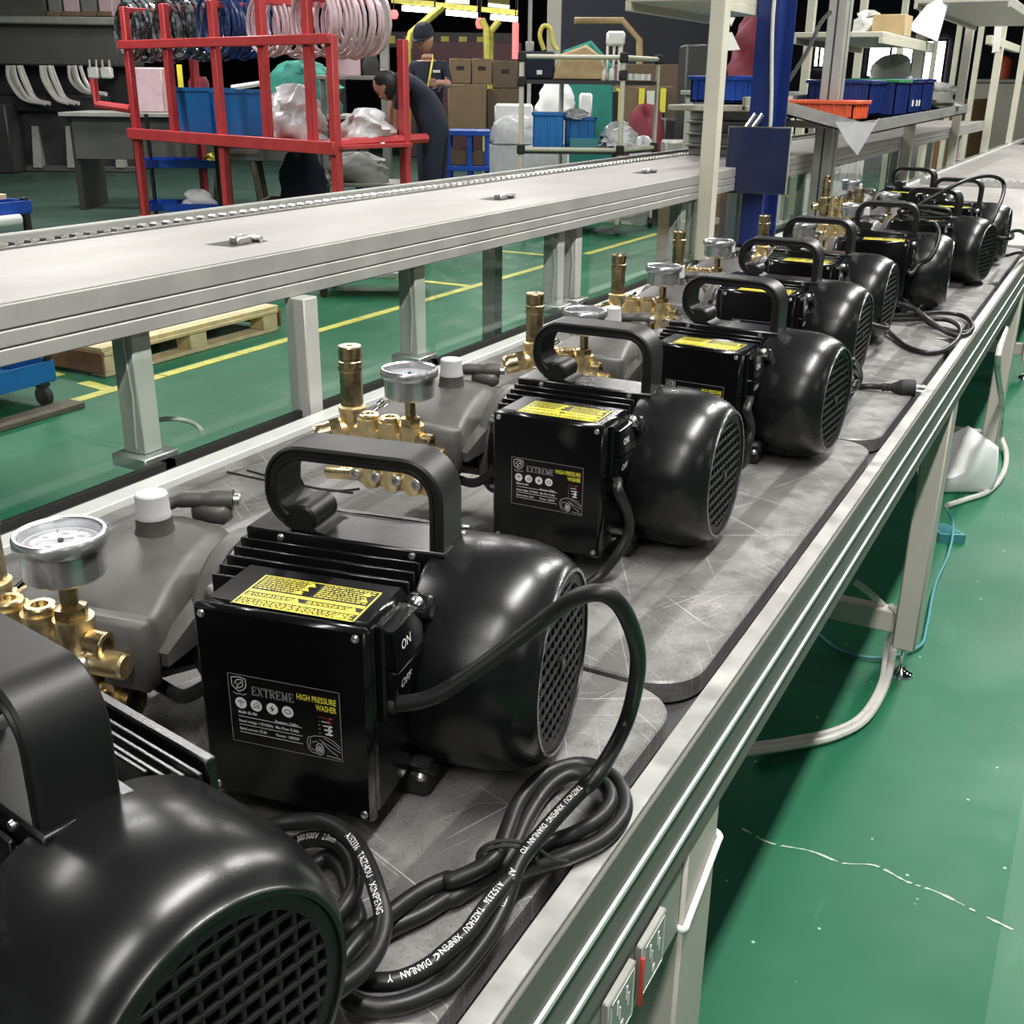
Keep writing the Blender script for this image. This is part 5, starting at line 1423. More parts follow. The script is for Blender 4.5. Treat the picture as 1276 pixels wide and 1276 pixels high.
# ------------------------------------------------------------------ far hall: helpers in the viewing direction's ground frame
def vthing(name, label, cat, px, py, d, group=None, z=None):
    p = at(px, py, d)
    if z is not None: p.z = z
    return thing(name, label, cat, p, VIEW, group)
def L_(t, px, py, d):
    return ROTV.transposed() @ (at(px, py, d) - vec(t.location))
def vbox(g, t, x0, y0, x1, y1, d, depth, b=0.0, mi=0, floor=False):
    a = L_(t, x0, (y0 + y1) / 2, d); c = L_(t, x1, (y0 + y1) / 2, d)
    hi = L_(t, (x0 + x1) / 2, y0, d).z; lo = -t.location.z if floor else L_(t, (x0 + x1) / 2, y1, d).z
    return g.box(((a.x + c.x) / 2, a.y + depth / 2, (lo + hi) / 2), (c.x - a.x, depth, hi - lo), b, mi)
# red rack: its right end stands nearer
RP0, RP1 = at(167, 160, 11.28), at(418, 170, 9.1)
RP0.z = RP1.z = 0
RU = (RP1 - RP0).normalized(); RV = vec((-RU.y, RU.x, 0)); RLEN = (RP1 - RP0).length
RANG = math.atan2(RU.y, RU.x)
t = thing('coil_rack', 'red steel rack with hooked posts carrying hose coils', 'rack', RP0, RANG)
def rs(px, py=130, yo=0.0):
    """distance along the rack's front where the sight line of a column of the picture meets it"""
    r = sight(px, py); q_ = RP0 + RV * yo
    return (q_.x * r[1] - q_.y * r[0]) / (r[0] * RU.y - r[1] * RU.x)
def rk(px, yo, z, py=130): return RP0 + RU * rs(px, py, yo) + RV * yo + vec((0, 0, z))
zt, zb, zs = 1.96, 1.63, 0.865
RW = 0.72
for i, (px, lo) in enumerate(((167, 0), (215, zs), (274, 0), (332, zs), (388, zs))):
    x = rs(px)
    g = G(); g.box((x, 0, (zt + lo) / 2), (0.085, 0.06, zt - lo), 0.006)
    g.box((x, 0.34, zt - 0.03), (0.06, 0.66, 0.05), 0.006)
    g.mk('hooked_post', 'red', t)
for x, y, top in ((RLEN, 0, zb + 0.03), (RLEN, RW, zb + 0.02), (0, RW, zb + 0.02)): G().box((x, y, top / 2), (0.085, 0.06, top), 0.006).mk('leg', 'red', t)
G().box((RLEN / 2, -0.035, zb), (RLEN + 0.08, 0.05, 0.075), 0.006).mk('top_bar', 'red', t)
G().box((RLEN / 2, -0.035, zs - 0.03), (RLEN + 0.08, 0.05, 0.10), 0.006).mk('shelf_bar', 'red', t)
g = G(); g.box((RLEN / 2 + 0.05, RW / 2, zs - 0.02), (RLEN + 0.1, RW, 0.03), 0.002); g.mk('shelf_board', 'red', t)
g = G(); g.tube([(RLEN, -0.02, zs), (RLEN, RW + 0.24, zs + 0.02)], 0.042, 8); g.mk('side_bar', 'red', t)
p = ROTV @ vec((0, 0, 0))
inv = Matrix.Rotation(-RANG, 3, 'Z')
def rl(px, py, d): return inv @ (at(px, py, d) - RP0)
g = G(); g.tube([rl(163, 136, 11.28), rl(121, 130, 11.4), rl(116, 98, 11.4)], 0.04, 8); g.mk('side_hook', 'red', t)
g = G(); g.box((0.0, 0.3, 0.03), (0.08, 0.7, 0.06), 0.005); g.mk('foot_bar', 'red', t)
def coil(lab, pxc, R_, turns, length, mats, r=0.016, seed=1, z=1.80, grp='hose coils hung on the red rack'):
    p = rk(pxc, 0.34, z, 40)
    ax, u = RV, vec((0, 0, 1)); w_ = ax.cross(u)
    pts = []
    N = turns * 18
    for i in range(N):
        a = 2 * PI * i / 18
        rng2 = random.Random(seed * 100 + i // 18)
        rr = R_ * rng2.uniform(0.92, 1.06)
        h = length * (i / N - 0.5) + rng2.uniform(-0.02, 0.02)
        pts.append(ax * h + u * (math.cos(a) * rr - rng2.uniform(0, 0.04)) + w_ * math.sin(a) * rr)
    sm = [(pts[i - 1] * 0.25 + pts[i] * 0.5 + pts[(i + 1) % N] * 0.25) if 0 < i < N - 1 else pts[i] for i in range(N)]
    o = G().tube(sm, r, 7).mk('hose_coil', mats)
    o.location = p
    return tag(o, lab, 'hose coil', grp)
coil('leftmost dark glossy hose coil on the red rack', 186, 0.27, 11, 0.50, 'clearcoil', 0.018, 1)
coil('second dark glossy hose coil from the left on the red rack', 238, 0.27, 12, 0.52, 'clearcoil', 0.018, 2)
coil('dark blue hose coil in the middle of the red rack', 296, 0.27, 12, 0.52, 'bluehose', 0.018, 3)
coil('smaller pale pink hose coil, fourth from the left on the red rack', 352, 0.25, 9, 0.42, 'pink', 0.016, 4)
coil('largest pale pink hose coil at the right end of the red rack', 425, 0.27, 15, 0.66, 'pink', 0.016, 5)
# what stands on and under the rack
RD = 10.3
def bucket(lab, px0, px1, h, mat, grp='blue bins on the red rack'):
    yo = 0.36
    s0, s1 = rs(px0, 150, yo), rs(px1, 150, yo)
    p = RP0 + RU * ((s0 + s1) / 2) + RV * yo; p.z = zs - 0.003
    t = thing('plastic_bin', lab, 'bin', p, RANG + 0.4, grp)
    w_ = (s1 - s0) * 0.92
    g = G()
    g.lathe([(0, 0), (w_ * 0.46, 0), (w_ * 0.50, h), (w_ * 0.47, h), (w_ * 0.44, 0.02), (0, 0.02)], (0, 0, 0), (0, 0, 1), 8)
    g.mk('bin_body', mat, t, sharp=30)
    G().lathe([(w_ * 0.50, h - 0.03), (w_ * 0.53, h - 0.03), (w_ * 0.53, h), (w_ * 0.50, h)], (0, 0, 0), (0, 0, 1), 8).mk('rim', mat, t)
    return t
bucket('blue bin on the red rack shelf, left one', 236, 279, 0.40, 'blue')
bucket('blue bin on the red rack shelf, right one, beside the plastic bag', 281, 325, 0.39, 'blue')
bag('plastic_bag', 'milky plastic bag heap on the red rack between the posts', 'bag', 'film', rk(368, 0.36, zs - 0.003), 0.52, 0.5, 0.40, 41, RANG, 'plastic bags on the red rack', 0.25)
bag('plastic_bag', 'clear plastic bag heap at the right end of the red rack', 'bag', 'film', rk(455, 0.45, zs - 0.003), 0.40, 0.44, 0.24, 42, RANG, 'plastic bags on the red rack', 0.25)
p = at(375, 112, 12.6); p.z = 1.0025
bag('teal_cover', 'teal cloth cover behind the red rack', 'cloth', 'teal', p, 0.85, 0.5, 0.50, 43, VIEW, lumps=0.15)
t = vthing('storage_table', 'grey table with a pale edge behind the red rack', 'table', 240, 122, 12.6, z=0)
g = G(); zt2 = 1.0; g.box((0.3, 0, zt2 - 0.02), (3.2, 0.9, 0.04), 0.004); g.mk('table_top', 'beam', t)
G().box((0.3, -0.35, 0.74), (3.0, 0.04, 0.42), 0.004).mk('front_panel', 'mach', t)
for x in (-1.2, 1.8): G().box((x, 0, 0.48), (0.07, 0.7, 0.96), 0.004).mk('leg', 'machdk', t)
t = vthing('pinkish_box', 'pinkish carton box on the table behind the rack', 'box', 188, 112, 12.6, z=1.002)
G().box((0, 0, 0.22), (0.36, 0.34, 0.44), 0.01).mk('carton_body', 'pink', t); G().box((0, 0, 0.445), (0.37, 0.06, 0.004)).mk('tape', 'paper', t)
t = vthing('yellow_bar_stand', 'yellow and white bar frame behind the blue bins', 'stand', 226, 112, 12.8, z=1.002)
G().box((0, 0, 0.24), (0.05, 0.04, 0.48), 0.004).mk('yellow_bar', 'yellow', t)
g = G(); g.tube([(0.55, 0, 0.25), (1.05, 0.05, 0.33), (1.06, 0.05, 0.0)], 0.03, 8); g.mk('white_bar', 'white', t)
o = G().lathe([(0, 0), (0.1, 0), (0.11, 0.30), (0.08, 0.36), (0, 0.36)], (0, 0, 0), (0, 0, 1), 14).mk('red_drum', 'maroon'); p = at(248, 108, 12.6); o.location = (p.x, p.y, 1.002); tag(o, 'dark red drum behind the left blue bin', 'drum')
# blue two-tier cart, stool, crate and apron under the rack
t = vthing('two_tier_cart', 'small blue two-tier cart with black posts under the red rack', 'cart', 235, 270, 11.6, z=0)
w2 = 0.40
for z in (0.10, 0.52):
    g = G(); g.box((0, 0, z), (2 * w2, 0.45, 0.02))
    for s in (-1, 1): g.box((0, s * 0.22, z + 0.03), (2 * w2, 0.012, 0.07)); g.box((s * w2, 0, z + 0.03), (0.012, 0.45, 0.07))
    g.mk('tray', 'royal', t)
for x in (-w2, w2):
    for y in (-0.22, 0.22): G().cyl((x, y, 0.0), (x, y, 1.0), 0.022, n=8).mk('post', 'rubber', t)
for k, (x, z, m_, s_, lab) in enumerate(((0.12, 0.531, 'foam', 0.16, 'white bag on the lower tray of the two-tier cart'), (0.30, 0.531, 'yellow', 0.10, 'yellow and dark tool on the upper tray of the two-tier cart'))):
    z = 0.111 if k == 0 else z
    p = t.matrix_world if False else ROTV @ vec((x, 0, 0)) + vec(t.location)
    bag('cart_item', lab, 'item', m_, (p.x, p.y, z), s_ * 2, 0.25, s_, 50 + k, VIEW, lumps=0.3, n=14)
t = vthing('wooden_stool', 'worn dark wooden stool under the red rack', 'stool', 302, 262, 12.4, z=0)
G().box((0, 0, 0.62), (0.52, 0.36, 0.05), 0.006).mk('seat', 'dkwood', t)
for x in (-0.2, 0.2):
    for y in (-0.13, 0.13): g = G(); g.tube([(x * 1.25, y * 1.2, 0), (x * 0.9, y, 0.6)], 0.032, 6); g.mk('leg', 'dkwood', t)
t = vthing('wooden_crate', 'low dirty wooden crate on the floor under the red rack', 'crate', 377, 262, 10.6, z=0)
for k in range(3): G().box((0, -0.25, 0.06 + k * 0.1), (0.72, 0.02, 0.085), 0.003).mk('slat', 'dkwood', t); G().box((0, 0.25, 0.06 + k * 0.1), (0.72, 0.02, 0.085), 0.003).mk('slat', 'dkwood', t)
for x in (-0.35, 0.35): G().box((x, 0, 0.155), (0.02, 0.48, 0.29), 0.003).mk('end_board', 'dkwood', t)
p = at(378, 232, 10.68); p.z = 0.20
bag('dark_apron', 'dark navy cloth heaped over the low wooden crate', 'cloth', 'navycloth', p, 0.46, 0.36, 0.52, 61, VIEW, lumps=0.18)
# pale grey bench the workers stand at, with its shelf frame and bags
t = vthing('packing_table', 'pale grey table with a lower shelf, left of the bending worker', 'table', 455, 300, 10.9, z=0)
ztp = L_(t, 455, 97, 10.9).z
G().box((0, 0.1, ztp), (0.86, 0.6, 0.035), 0.004).mk('table_top', 'beam', t)
G().box((0, 0.1, 0.42), (0.86, 0.6, 0.03), 0.004).mk('lower_shelf', 'beam', t)
for x in (-0.4, 0.4):
    for y in (-0.15, 0.35): G().box((x, y, ztp / 2), (0.045, 0.045, ztp), 0.003).mk('leg', 'beam', t)
t2 = vthing('grey_upright', 'tall grey steel upright behind the pink hose coil', 'post', 486, 300, 12.0, z=0)
G().box((0, 0, 1.6), (0.09, 0.09, 3.2), 0.006).mk('pole', 'beam', t2); G().box((0, 0, 0.006), (0.2, 0.2, 0.012), 0.002).mk('base_plate', 'beam', t2)
p = at(440, 95, 11.0); p.z = ztp + 0.018
t = vthing('pale_carton', 'pale pinkish carton on the packing table', 'carton', 434, 95, 11.0, z=ztp + 0.0185)
G().box((0, 0.1, 0.13), (0.24, 0.25, 0.26), 0.006).mk('carton_body', 'pink', t); G().box((0, -0.026, 0.2), (0.1, 0.003, 0.06)).mk('paper_tag', 'paper', t)
o = G().lathe([(0, 0), (0.08, 0), (0.095, 0.1), (0.06, 0.2), (0, 0.22)], (0, 0, 0), (0, 0, 1), 14).mk('dark_jug', 'machdk'); p = at(461, 95, 11.05); o.location = (p.x, p.y, ztp + 0.0185); tag(o, 'dark rounded jug on the packing table', 'jug')
p = at(446, 230, 10.95); p.z = 0.436
bag('grey_bundle', 'grey plastic bundle on the lower shelf of the packing table', 'bag', 'greypl', p, 0.6, 0.4, 0.25, 62, VIEW, lumps=0.2)

# ------------------------------------------------------------------ the two workers
def body(name, label, loc, rz, nodes, edges, regions, head, root='pelvis', group=None):
    keys = list(nodes)
    me = bpy.data.meshes.new(name)
    me.from_pydata([nodes[k][0] for k in keys], [(keys.index(a), keys.index(b)) for a, b in edges], [])
    ob = bpy.data.objects.new(name, me)
    col.objects.link(ob)
    ob.modifiers.new('skin', 'SKIN')
    for i, k in enumerate(keys):
        sv = me.skin_vertices[0].data[i]
        r = nodes[k][1]
        sv.radius = r if isinstance(r, tuple) else (r, r)
        sv.use_root = (k == root)
    s_ = ob.modifiers.new('sub', 'SUBSURF'); s_.levels = 2; s_.render_levels = 2
    bpy.context.view_layer.update()
    dg = bpy.context.evaluated_depsgraph_get()
    ev = bpy.data.meshes.new_from_object(ob.evaluated_get(dg))
    bpy.data.objects.remove(ob)
    g = G()
    g.add([v.co[:] for v in ev.vertices], [list(p.vertices) for p in ev.polygons])
    # head: an egg with brow, nose, chin and ears, turned with hd
    hc, hr, hrot = head
    vs, fs = [], []
    nl, nm = 18, 14
    for j in range(nm + 1):
        ph = PI * j / nm
        for i in range(nl):
            th_ = 2 * PI * i / nl
            x, y, z = math.sin(ph) * math.cos(th_), math.sin(ph) * math.sin(th_), math.cos(ph)
            sx, sy, sz = 0.077, 0.098, 0.122
            if z < 0: sx *= 1 - 0.28 * z * z; sy *= 1 - 0.10 * z * z
            p = vec((x * sx, y * sy, z * sz))
            if y < -0.75 and -0.25 < z < 0.15: p.y -= 0.012 * (1 - abs(x) * 2)         # nose
            if y < -0.6 and 0.1 < z < 0.3: p.y += 0.006                                    # eye hollows
            if abs(x) > 0.9 and -0.2 < z < 0.25: p.x *= 1.13                                # ears
            vs.append(hrot @ (p * (hr / 0.1)) + vec(hc))
    for j in range(nm):
        for i in range(nl): fs.append((j * nl + i, j * nl + (i + 1) % nl, (j + 1) * nl + (i + 1) % nl, (j + 1) * nl + i))
    n0 = len(g.f)
    g.add(vs, fs, 1)
    for k in range(n0):
        c = sum((vec(g.v[i]) for i in g.f[k]), vec((0, 0, 0))) / len(g.f[k])
        g.m[k] = regions(c)
    o = g.mk(name, ['navycloth', 'skin', 'machdk'], sharp=180)
    o.location = loc; o.rotation_euler = (0, 0, rz)
    for s in (-1, 1):
        e = G()
        c = vec(hc) + hrot @ (vec((s * 0.030, -0.086, 0.018)) * (hr / 0.1))
        e.lathe([(0, -0.012), (0.010, -0.006), (0.012, 0), (0.010, 0.006), (0, 0.012)], c, (0, 0, 1), 10)
        e.mk('eye', 'hair', o)
    m_ = G(); c = vec(hc) + hrot @ (vec((0, -0.083, -0.062)) * (hr / 0.1))
    m_.box(c, (0.045, 0.012, 0.010), 0.003, rot=hrot); m_.mk('mouth', 'maroon', o)
    return tag(o, label, 'person', group)
def fingers(nodes, edges, wrist, side, d, palm, r=0.0095):
    """a palm with four fingers and a thumb, chained to the wrist"""
    d = vec(d).normalized(); s_ = vec(side).normalized(); n_ = d.cross(s_)
    w_ = vec(nodes[wrist][0])
    pm = wrist + '_palm'
    nodes[pm] = (tuple(w_ + d * palm), (0.026, 0.018)); edges.append((wrist, pm))
    for k, (off, ln) in enumerate(((-0.028, 0.062), (-0.010, 0.076), (0.010, 0.080), (0.028, 0.068))):
        b_ = w_ + d * palm + s_ * off + d * 0.02
        a1, a2, a3 = pm + 'f%da' % k, pm + 'f%db' % k, pm + 'f%dc' % k
        nodes[a1] = (tuple(b_), r); nodes[a2] = (tuple(b_ + d * ln * 0.5 + n_ * 0.006), r * 0.95); nodes[a3] = (tuple(b_ + d * ln * 0.85 + n_ * 0.024), r * 0.8)
        edges += [(pm, a1), (a1, a2), (a2, a3)]
    t1, t2 = pm + 'ta', pm + 'tb'
    nodes[t1] = (tuple(w_ + d * palm * 0.7 - s_ * 0.045 + n_ * 0.01), r); nodes[t2] = (tuple(w_ + d * (palm + 0.03) - s_ * 0.055 + n_ * 0.022), r * 0.85)
    edges += [(pm, t1), (t1, t2)]
def near_forearm(c, pairs, r=0.075):
    for e, w_ in pairs:
        d = w_ - e; f = max(0.12, min(1.6, (c - e).dot(d) / d.length_squared))
        if f > 0.12 and (c - (e + d * f)).length < (r if f < 1 else 0.14): return True
    return False
# worker bending over the table: seen from behind his right side, facing left in the picture
D1 = 10.0
loc = at(540, 300, D1); loc.z = 0
wk = thing('tmp', None, None, loc, VIEW)
def J(px, py, dd=0.0):
    return tuple(ROTV.transposed() @ (at(px, py, D1 + dd) - loc))
nd = {
    'pelvis': (J(539, 150), (0.165, 0.150)), 'waist': (J(532, 128), (0.160, 0.135)), 'chest': (J(518, 108), (0.175, 0.150)), 'neckb': (J(499, 98), (0.085, 0.075)), 'neck': (J(491, 100), 0.062),
    'hipl': (J(540, 165, -0.09), 0.115), 'kneel': (J(538, 222, -0.10), 0.082), 'anklel': (J(540, 290, -0.08), 0.055), 'toel': (J(527, 303, -0.10), 0.045),
    'hipr': (J(545, 165, 0.10), 0.115), 'kneer': (J(546, 222, 0.12), 0.082), 'ankler': (J(549, 290, 0.12), 0.055), 'toer': (J(536, 302, 0.10), 0.045),
    'shl': (J(506, 102, -0.19), 0.075), 'ell': (J(496, 130, -0.24), 0.046), 'wrl': (J(494, 155, -0.16), 0.030),
    'shr': (J(504, 97, 0.19), 0.075), 'elr': (J(490, 124, 0.26), 0.046), 'wrr': (J(486, 150, 0.20), 0.030)}
ed = [('pelvis', 'waist'), ('waist', 'chest'), ('chest', 'neckb'), ('neckb', 'neck'), ('pelvis', 'hipl'), ('hipl', 'kneel'), ('kneel', 'anklel'), ('anklel', 'toel'), ('pelvis', 'hipr'), ('hipr', 'kneer'), ('kneer', 'ankler'), ('ankler', 'toer'),
      ('chest', 'shl'), ('shl', 'ell'), ('ell', 'wrl'), ('chest', 'shr'), ('shr', 'elr'), ('elr', 'wrr')]
fingers(nd, ed, 'wrl', (0, 1, 0), (-0.2, 0.1, -1), 0.05); fingers(nd, ed, 'wrr', (0, -1, 0), (-0.2, 0.1, -1), 0.05)
FA1 = [(vec(nd['ell'][0]), vec(nd['wrl'][0])), (vec(nd['elr'][0]), vec(nd['wrr'][0]))]
def reg1(c):
    if c.z < 0.10: return 2
    return 1 if near_forearm(c, FA1) else 0
hc = J(482, 108)
hrot = Matrix.Rotation(math.radians(-90), 3, 'Z') @ Matrix.Rotation(math.radians(50), 3, 'X')
o = body('person', 'person in dark navy work clothes bending over the table, back to the camera', loc, VIEW, nd, ed, reg1, (hc, 0.105, hrot), group=None)
g = G()
vs = []
g.lathe([(0, 0.115), (0.05, 0.108), (0.082, 0.075), (0.100, 0.03), (0.102, -0.01), (0.098, -0.05), (0.085, -0.085)], (0, 0, 0), (0, 0, 1), 18)
g.v = [tuple(hrot @ vec((p[0] * 0.92, p[1] * 1.05 + 0.022, p[2] * 1.12)) + vec(hc)) for p in g.v]
g.mk('hair', 'hair', o)
bpy.data.objects.remove(wk)
# worker behind him with a dark cap, looking down
D1 = 11.9
loc = at(533, 270, D1); loc.z = 0
nd = {
    'pelvis': (J(536, 142), (0.160, 0.120)), 'waist': (J(535, 118), (0.150, 0.110)), 'chest': (J(534, 93), (0.180, 0.115)), 'neckb': (J(532, 75), (0.075, 0.065)), 'neck': (J(531, 66), 0.058),
    'hipl': (J(529, 160), 0.105), 'kneel': (J(529, 214), 0.078), 'anklel': (J(530, 266), 0.052), 'toel': (J(527, 273, -0.14), 0.044),
    'hipr': (J(543, 160), 0.105), 'kneer': (J(544, 214), 0.078), 'ankler': (J(544, 266), 0.052), 'toer': (J(546, 273, -0.14), 0.044),
    'shl': (J(515, 84), 0.072), 'ell': (J(509, 112, -0.05), 0.045), 'wrl': (J(522, 122, -0.30), 0.030),
    'shr': (J(553, 83), 0.074), 'elr': (J(559, 106, -0.06), 0.047), 'wrr': (J(548, 103, -0.32), 0.031)}
ed = [('pelvis', 'waist'), ('waist', 'chest'), ('chest', 'neckb'), ('neckb', 'neck'), ('pelvis', 'hipl'), ('hipl', 'kneel'), ('kneel', 'anklel'), ('anklel', 'toel'), ('pelvis', 'hipr'), ('hipr', 'kneer'), ('kneer', 'ankler'), ('ankler', 'toer'),
      ('chest', 'shl'), ('shl', 'ell'), ('ell', 'wrl'), ('chest', 'shr'), ('shr', 'elr'), ('elr', 'wrr')]
fingers(nd, ed, 'wrl', (0, 0, 1), (0.5, -0.8, -0.1), 0.05); fingers(nd, ed, 'wrr', (0, 0, 1), (-0.6, -0.7, 0.0), 0.05)
FA2 = [(vec(nd['ell'][0]), vec(nd['wrl'][0])), (vec(nd['elr'][0]), vec(nd['wrr'][0]))]; nkz = nd['neckb'][0][2]
def reg2(c):
    if c.z < 0.10: return 2
    if c.z > nkz - 0.01 and abs(c.x - nd['neck'][0][0]) < 0.09: return 1
    return 1 if near_forearm(c, FA2) else 0
hc = J(529, 49)
hrot = Matrix.Rotation(math.radians(-28), 3, 'Z') @ Matrix.Rotation(math.radians(22), 3, 'X')
o = body('person', 'person in a dark cap and black polo shirt standing behind the bending one', loc, VIEW, nd, ed, reg2, (hc, 0.105, hrot))
g = G()
g.lathe([(0, 0.150), (0.06, 0.142), (0.095, 0.105), (0.106, 0.055), (0.106, 0.030), (0.100, 0.028)], (0, 0, 0), (0, 0, 1), 20)
n0 = len(g.v)
g.prism([(0.08 * math.cos(a), -0.075 - 0.085 * math.sin(a)) for a in [PI * i / 10 for i in range(11)]], 0.034, 0.042, axis=2)
g.v = [tuple(hrot @ (vec((p[0] * 0.9, p[1] * 1.08 + 0.003, p[2])) * 1.05) + vec(hc)) for p in g.v]
g.mk('cap', 'navycloth', o)
g = G(); nk = vec(nd['neckb'][0]); ch = vec(nd['chest'][0])
g.tube(spline([nk + vec((0.05, 0.03, 0.05)), nk + vec((0.06, -0.07, 0.0)), ch + vec((0.03, -0.135, 0.02)), ch + vec((0.0, -0.13, -0.12))], 5), 0.010, 6)
g.mk('lanyard', 'yellow', o)
G().box(ch + vec((0.09, -0.128, 0.03)), (0.07, 0.006, 0.025), 0.001).mk('badge', 'paper', o)

# ------------------------------------------------------------------ cartons, blue trolley, foam pile
def carton(lab, x0, y0, x1, y1, d, grp, depth=0.42, mat='carton', floor=False, hole=True):
    t = vthing('carton', lab, 'carton', (x0 + x1) / 2, y1, d, grp, z=0 if floor else None)
    g = G(); vbox(g, t, x0, y0, x1, y1, d, depth, 0.008, floor=floor)
    g.mk('carton_body', mat, t)
    p = L_(t, (x0 + x1) / 2, y0 + (y1 - y0) * 0.38, d)
    if hole: G().box((p.x, p.y - 0.002, p.z), (0.09, 0.006, 0.045), 0.002).mk('hand_hole_shade', 'hole', t)  # dark patch painting the shade of a hand hole
    p = L_(t, (x0 + x1) / 2, y0, d)
    G().box((p.x, p.y + depth / 2, p.z + 0.001), (0.07, depth + 0.004, 0.003)).mk('tape', 'tan', t)
    return t
CG = 'brown cartons stacked behind the workers'
carton('upper brown carton with a round hand hole, nearest the workers', 560, 73, 587, 104, 14.0, CG)
carton('second upper brown carton from the workers, with a round hand hole', 588, 73, 613, 105, 14.0, CG)
carton('third upper brown carton, darker, beside the cart', 614, 76, 645, 110, 14.0, CG, mat='cartondk')
carton('large lower brown carton under the first two upper ones', 558, 105, 606, 161, 13.9, CG, hole=False)
carton('lower dark brown carton right of the large lower one', 607, 111, 647, 161, 14.0, CG, mat='cartondk', hole=False)
t = vthing('low_platform', 'low dark platform under the stacked brown cartons', 'platform', 603, 250, 14.0, z=0)
zz0 = at(603, 161, 14.0).z
G().box((0.02, 0.25, zz0 - 0.03), (1.15, 0.65, 0.055), 0.004).mk('board', 'machdk', t)
for x in (-0.5, 0.5): G().box((x, 0.25, (zz0 - 0.06) / 2), (0.06, 0.6, zz0 - 0.06)).mk('leg', 'machdk', t)
t = vthing('blue_cart', 'small blue steel cart with cartons, right of the workers', 'cart', 583, 290, 11.9, z=0)
zc0, zc1 = L_(t, 583, 166, 11.9).z, L_(t, 583, 210, 11.9).z
for x in (-0.20, 0.02, 0.20):
    for y in (0, 0.45): G().box((x, y, zc0 / 2 + 0.04), (0.05, 0.05, zc0 - 0.08), 0.003).mk('post', 'royal', t)
for z in (zc0, zc1, 0.12): G().box((0, 0.22, z), (0.46, 0.52, 0.05), 0.004).mk('shelf', 'royal', t)
for x in (-0.18, 0.18):
    for y in (0.0, 0.45): G().cyl((x - 0.015, y, 0.05), (x + 0.015, y, 0.05), 0.05, n=14).mk('caster', 'rubber', t)
for k, (x, w_, h) in enumerate(((-0.1, 0.18, 0.16), (0.11, 0.13, 0.13))):
    p = ROTV @ vec((x, 0.2, 0)) + vec(t.location)
    o = thing('carton', ('larger brown carton on the middle shelf of the blue cart', 'smaller brown carton on the middle shelf of the blue cart')[k], 'carton', (p.x, p.y, zc1 + 0.026), VIEW, 'cartons on the blue cart')
    G().box((0, 0, h / 2), (w_, 0.2, h), 0.004).mk('carton_body', 'carton', o); G().box((0, 0, h + 0.001), (0.03, 0.2, 0.002)).mk('tape', 'tan', o)
def heap(lab, name, mat, x0, y0, x1, y1, d, depth, seed, lumps=0.16, floor_y=None, grp=None, cat='bag', n=24):
    p = at((x0 + x1) / 2, y1, d)
    a, b = at(x0, y1, d), at(x1, y1, d)
    top = at((x0 + x1) / 2, y0, d).z
    if floor_y is not None: p.z = floor_y
    return bag(name, lab, cat, mat, p, (b - a).length, depth, top - p.z, seed, VIEW, grp, lumps, n)
def slabthing(lab, name, mat, cat, x0, y0, x1, y1, d, depth, floor=False, grp=None, b=0.02):
    t = vthing(name, lab, cat, (x0 + x1) / 2, y1, d, grp, z=0 if floor else None)
    off = t.location.copy()
    g = G(); vbox(g, t, x0, y0, x1, y1, d, depth, b, floor=floor)
    bpy.data.objects.remove(t)
    o = g.mk(name, mat); o.location = off; o.rotation_euler = (0, 0, VIEW)
    return tag(o, lab, cat, grp)
slabthing('grey wrapped block on the floor under the white foam', 'wrapped_block', 'film', 'block', 606, 180, 708, 300, 11.9, 0.7, True)
slabthing('flat white foam slab on top of the grey wrapped block, left end', 'foam_slab', 'foam', 'foam', 616, 130, 664, 179, 12.0, 0.5)
heap('crumpled white plastic film in front of the flat foam slab', 'plastic_film', 'film', 608, 146, 672, 179, 11.95, 0.12, 71)
heap('big white plastic sack standing behind the blue bins', 'plastic_sack', 'foam', 664, 104, 718, 179, 12.3, 0.5, 72, 0.14)
slabthing('small upright white foam board right of the white sack', 'foam_slab', 'foam', 'foam', 722, 116, 738, 150, 12.4, 0.12)
slabthing('dark cabinet block behind the pipe rack', 'dark_block', 'machdk', 'cabinet', 716, 112, 768, 270, 13.6, 0.5, True)

# ------------------------------------------------------------------ cream pipe rack on casters
PD = 10.6
t = vthing('pipe_rack', 'cream pipe rack with black joints holding the blue bins', 'rack', 730, 290, PD, z=0)
def pk(px, py, dd=0): return L_(t, px, py, PD + dd)
def pipe(a, b, r=0.020, nm='pipe', m_='cream'): G().cyl(a, b, r, n=10).mk(nm, m_, t)
A0, A1 = pk(650, 105), pk(776, 105)
xa, xb, yb = A0.x, A1.x, 0.62
zt_, zm_, zl_ = pk(715, 71).z, pk(715, 102).z, pk(715, 188).z
yf = pk(715, 105).y
xc = L_(t, 819, 105, PD + 0.62).x
for x, y, z1 in ((xa, yf, zt_), (xb, yf, zt_), (xc, yf + yb, zt_), (xa + (xc - xb), yf + yb, zt_)): pipe((x, y, 0.1), (x, y, z1), 0.023 if x != xc else 0.02, 'upright_pipe')
for z in (zt_, zl_ + 0.01): pipe((xa, yf, z), (xb, yf, z), 0.021, 'front_pipe'); pipe((xb, yf, z), (xc, yf + yb, z), 0.021, 'side_pipe'); pipe((xa + xc - xb, yf + yb, z), (xc, yf + yb, z), 0.021, 'back_pipe')
for x, y, z in ((xa, yf, zt_), (xb, yf, zt_), (xa, yf, zm_), (xb, yf, zm_ + 0.06), (xa, yf, zl_ + 0.01), (xb, yf, zl_ + 0.01), (xc, yf + yb, zt_), (xc, yf + yb, zl_ + 0.01)): G().box((x, y, z), (0.075, 0.075, 0.085), 0.01).mk('joint', 'rubber', t)
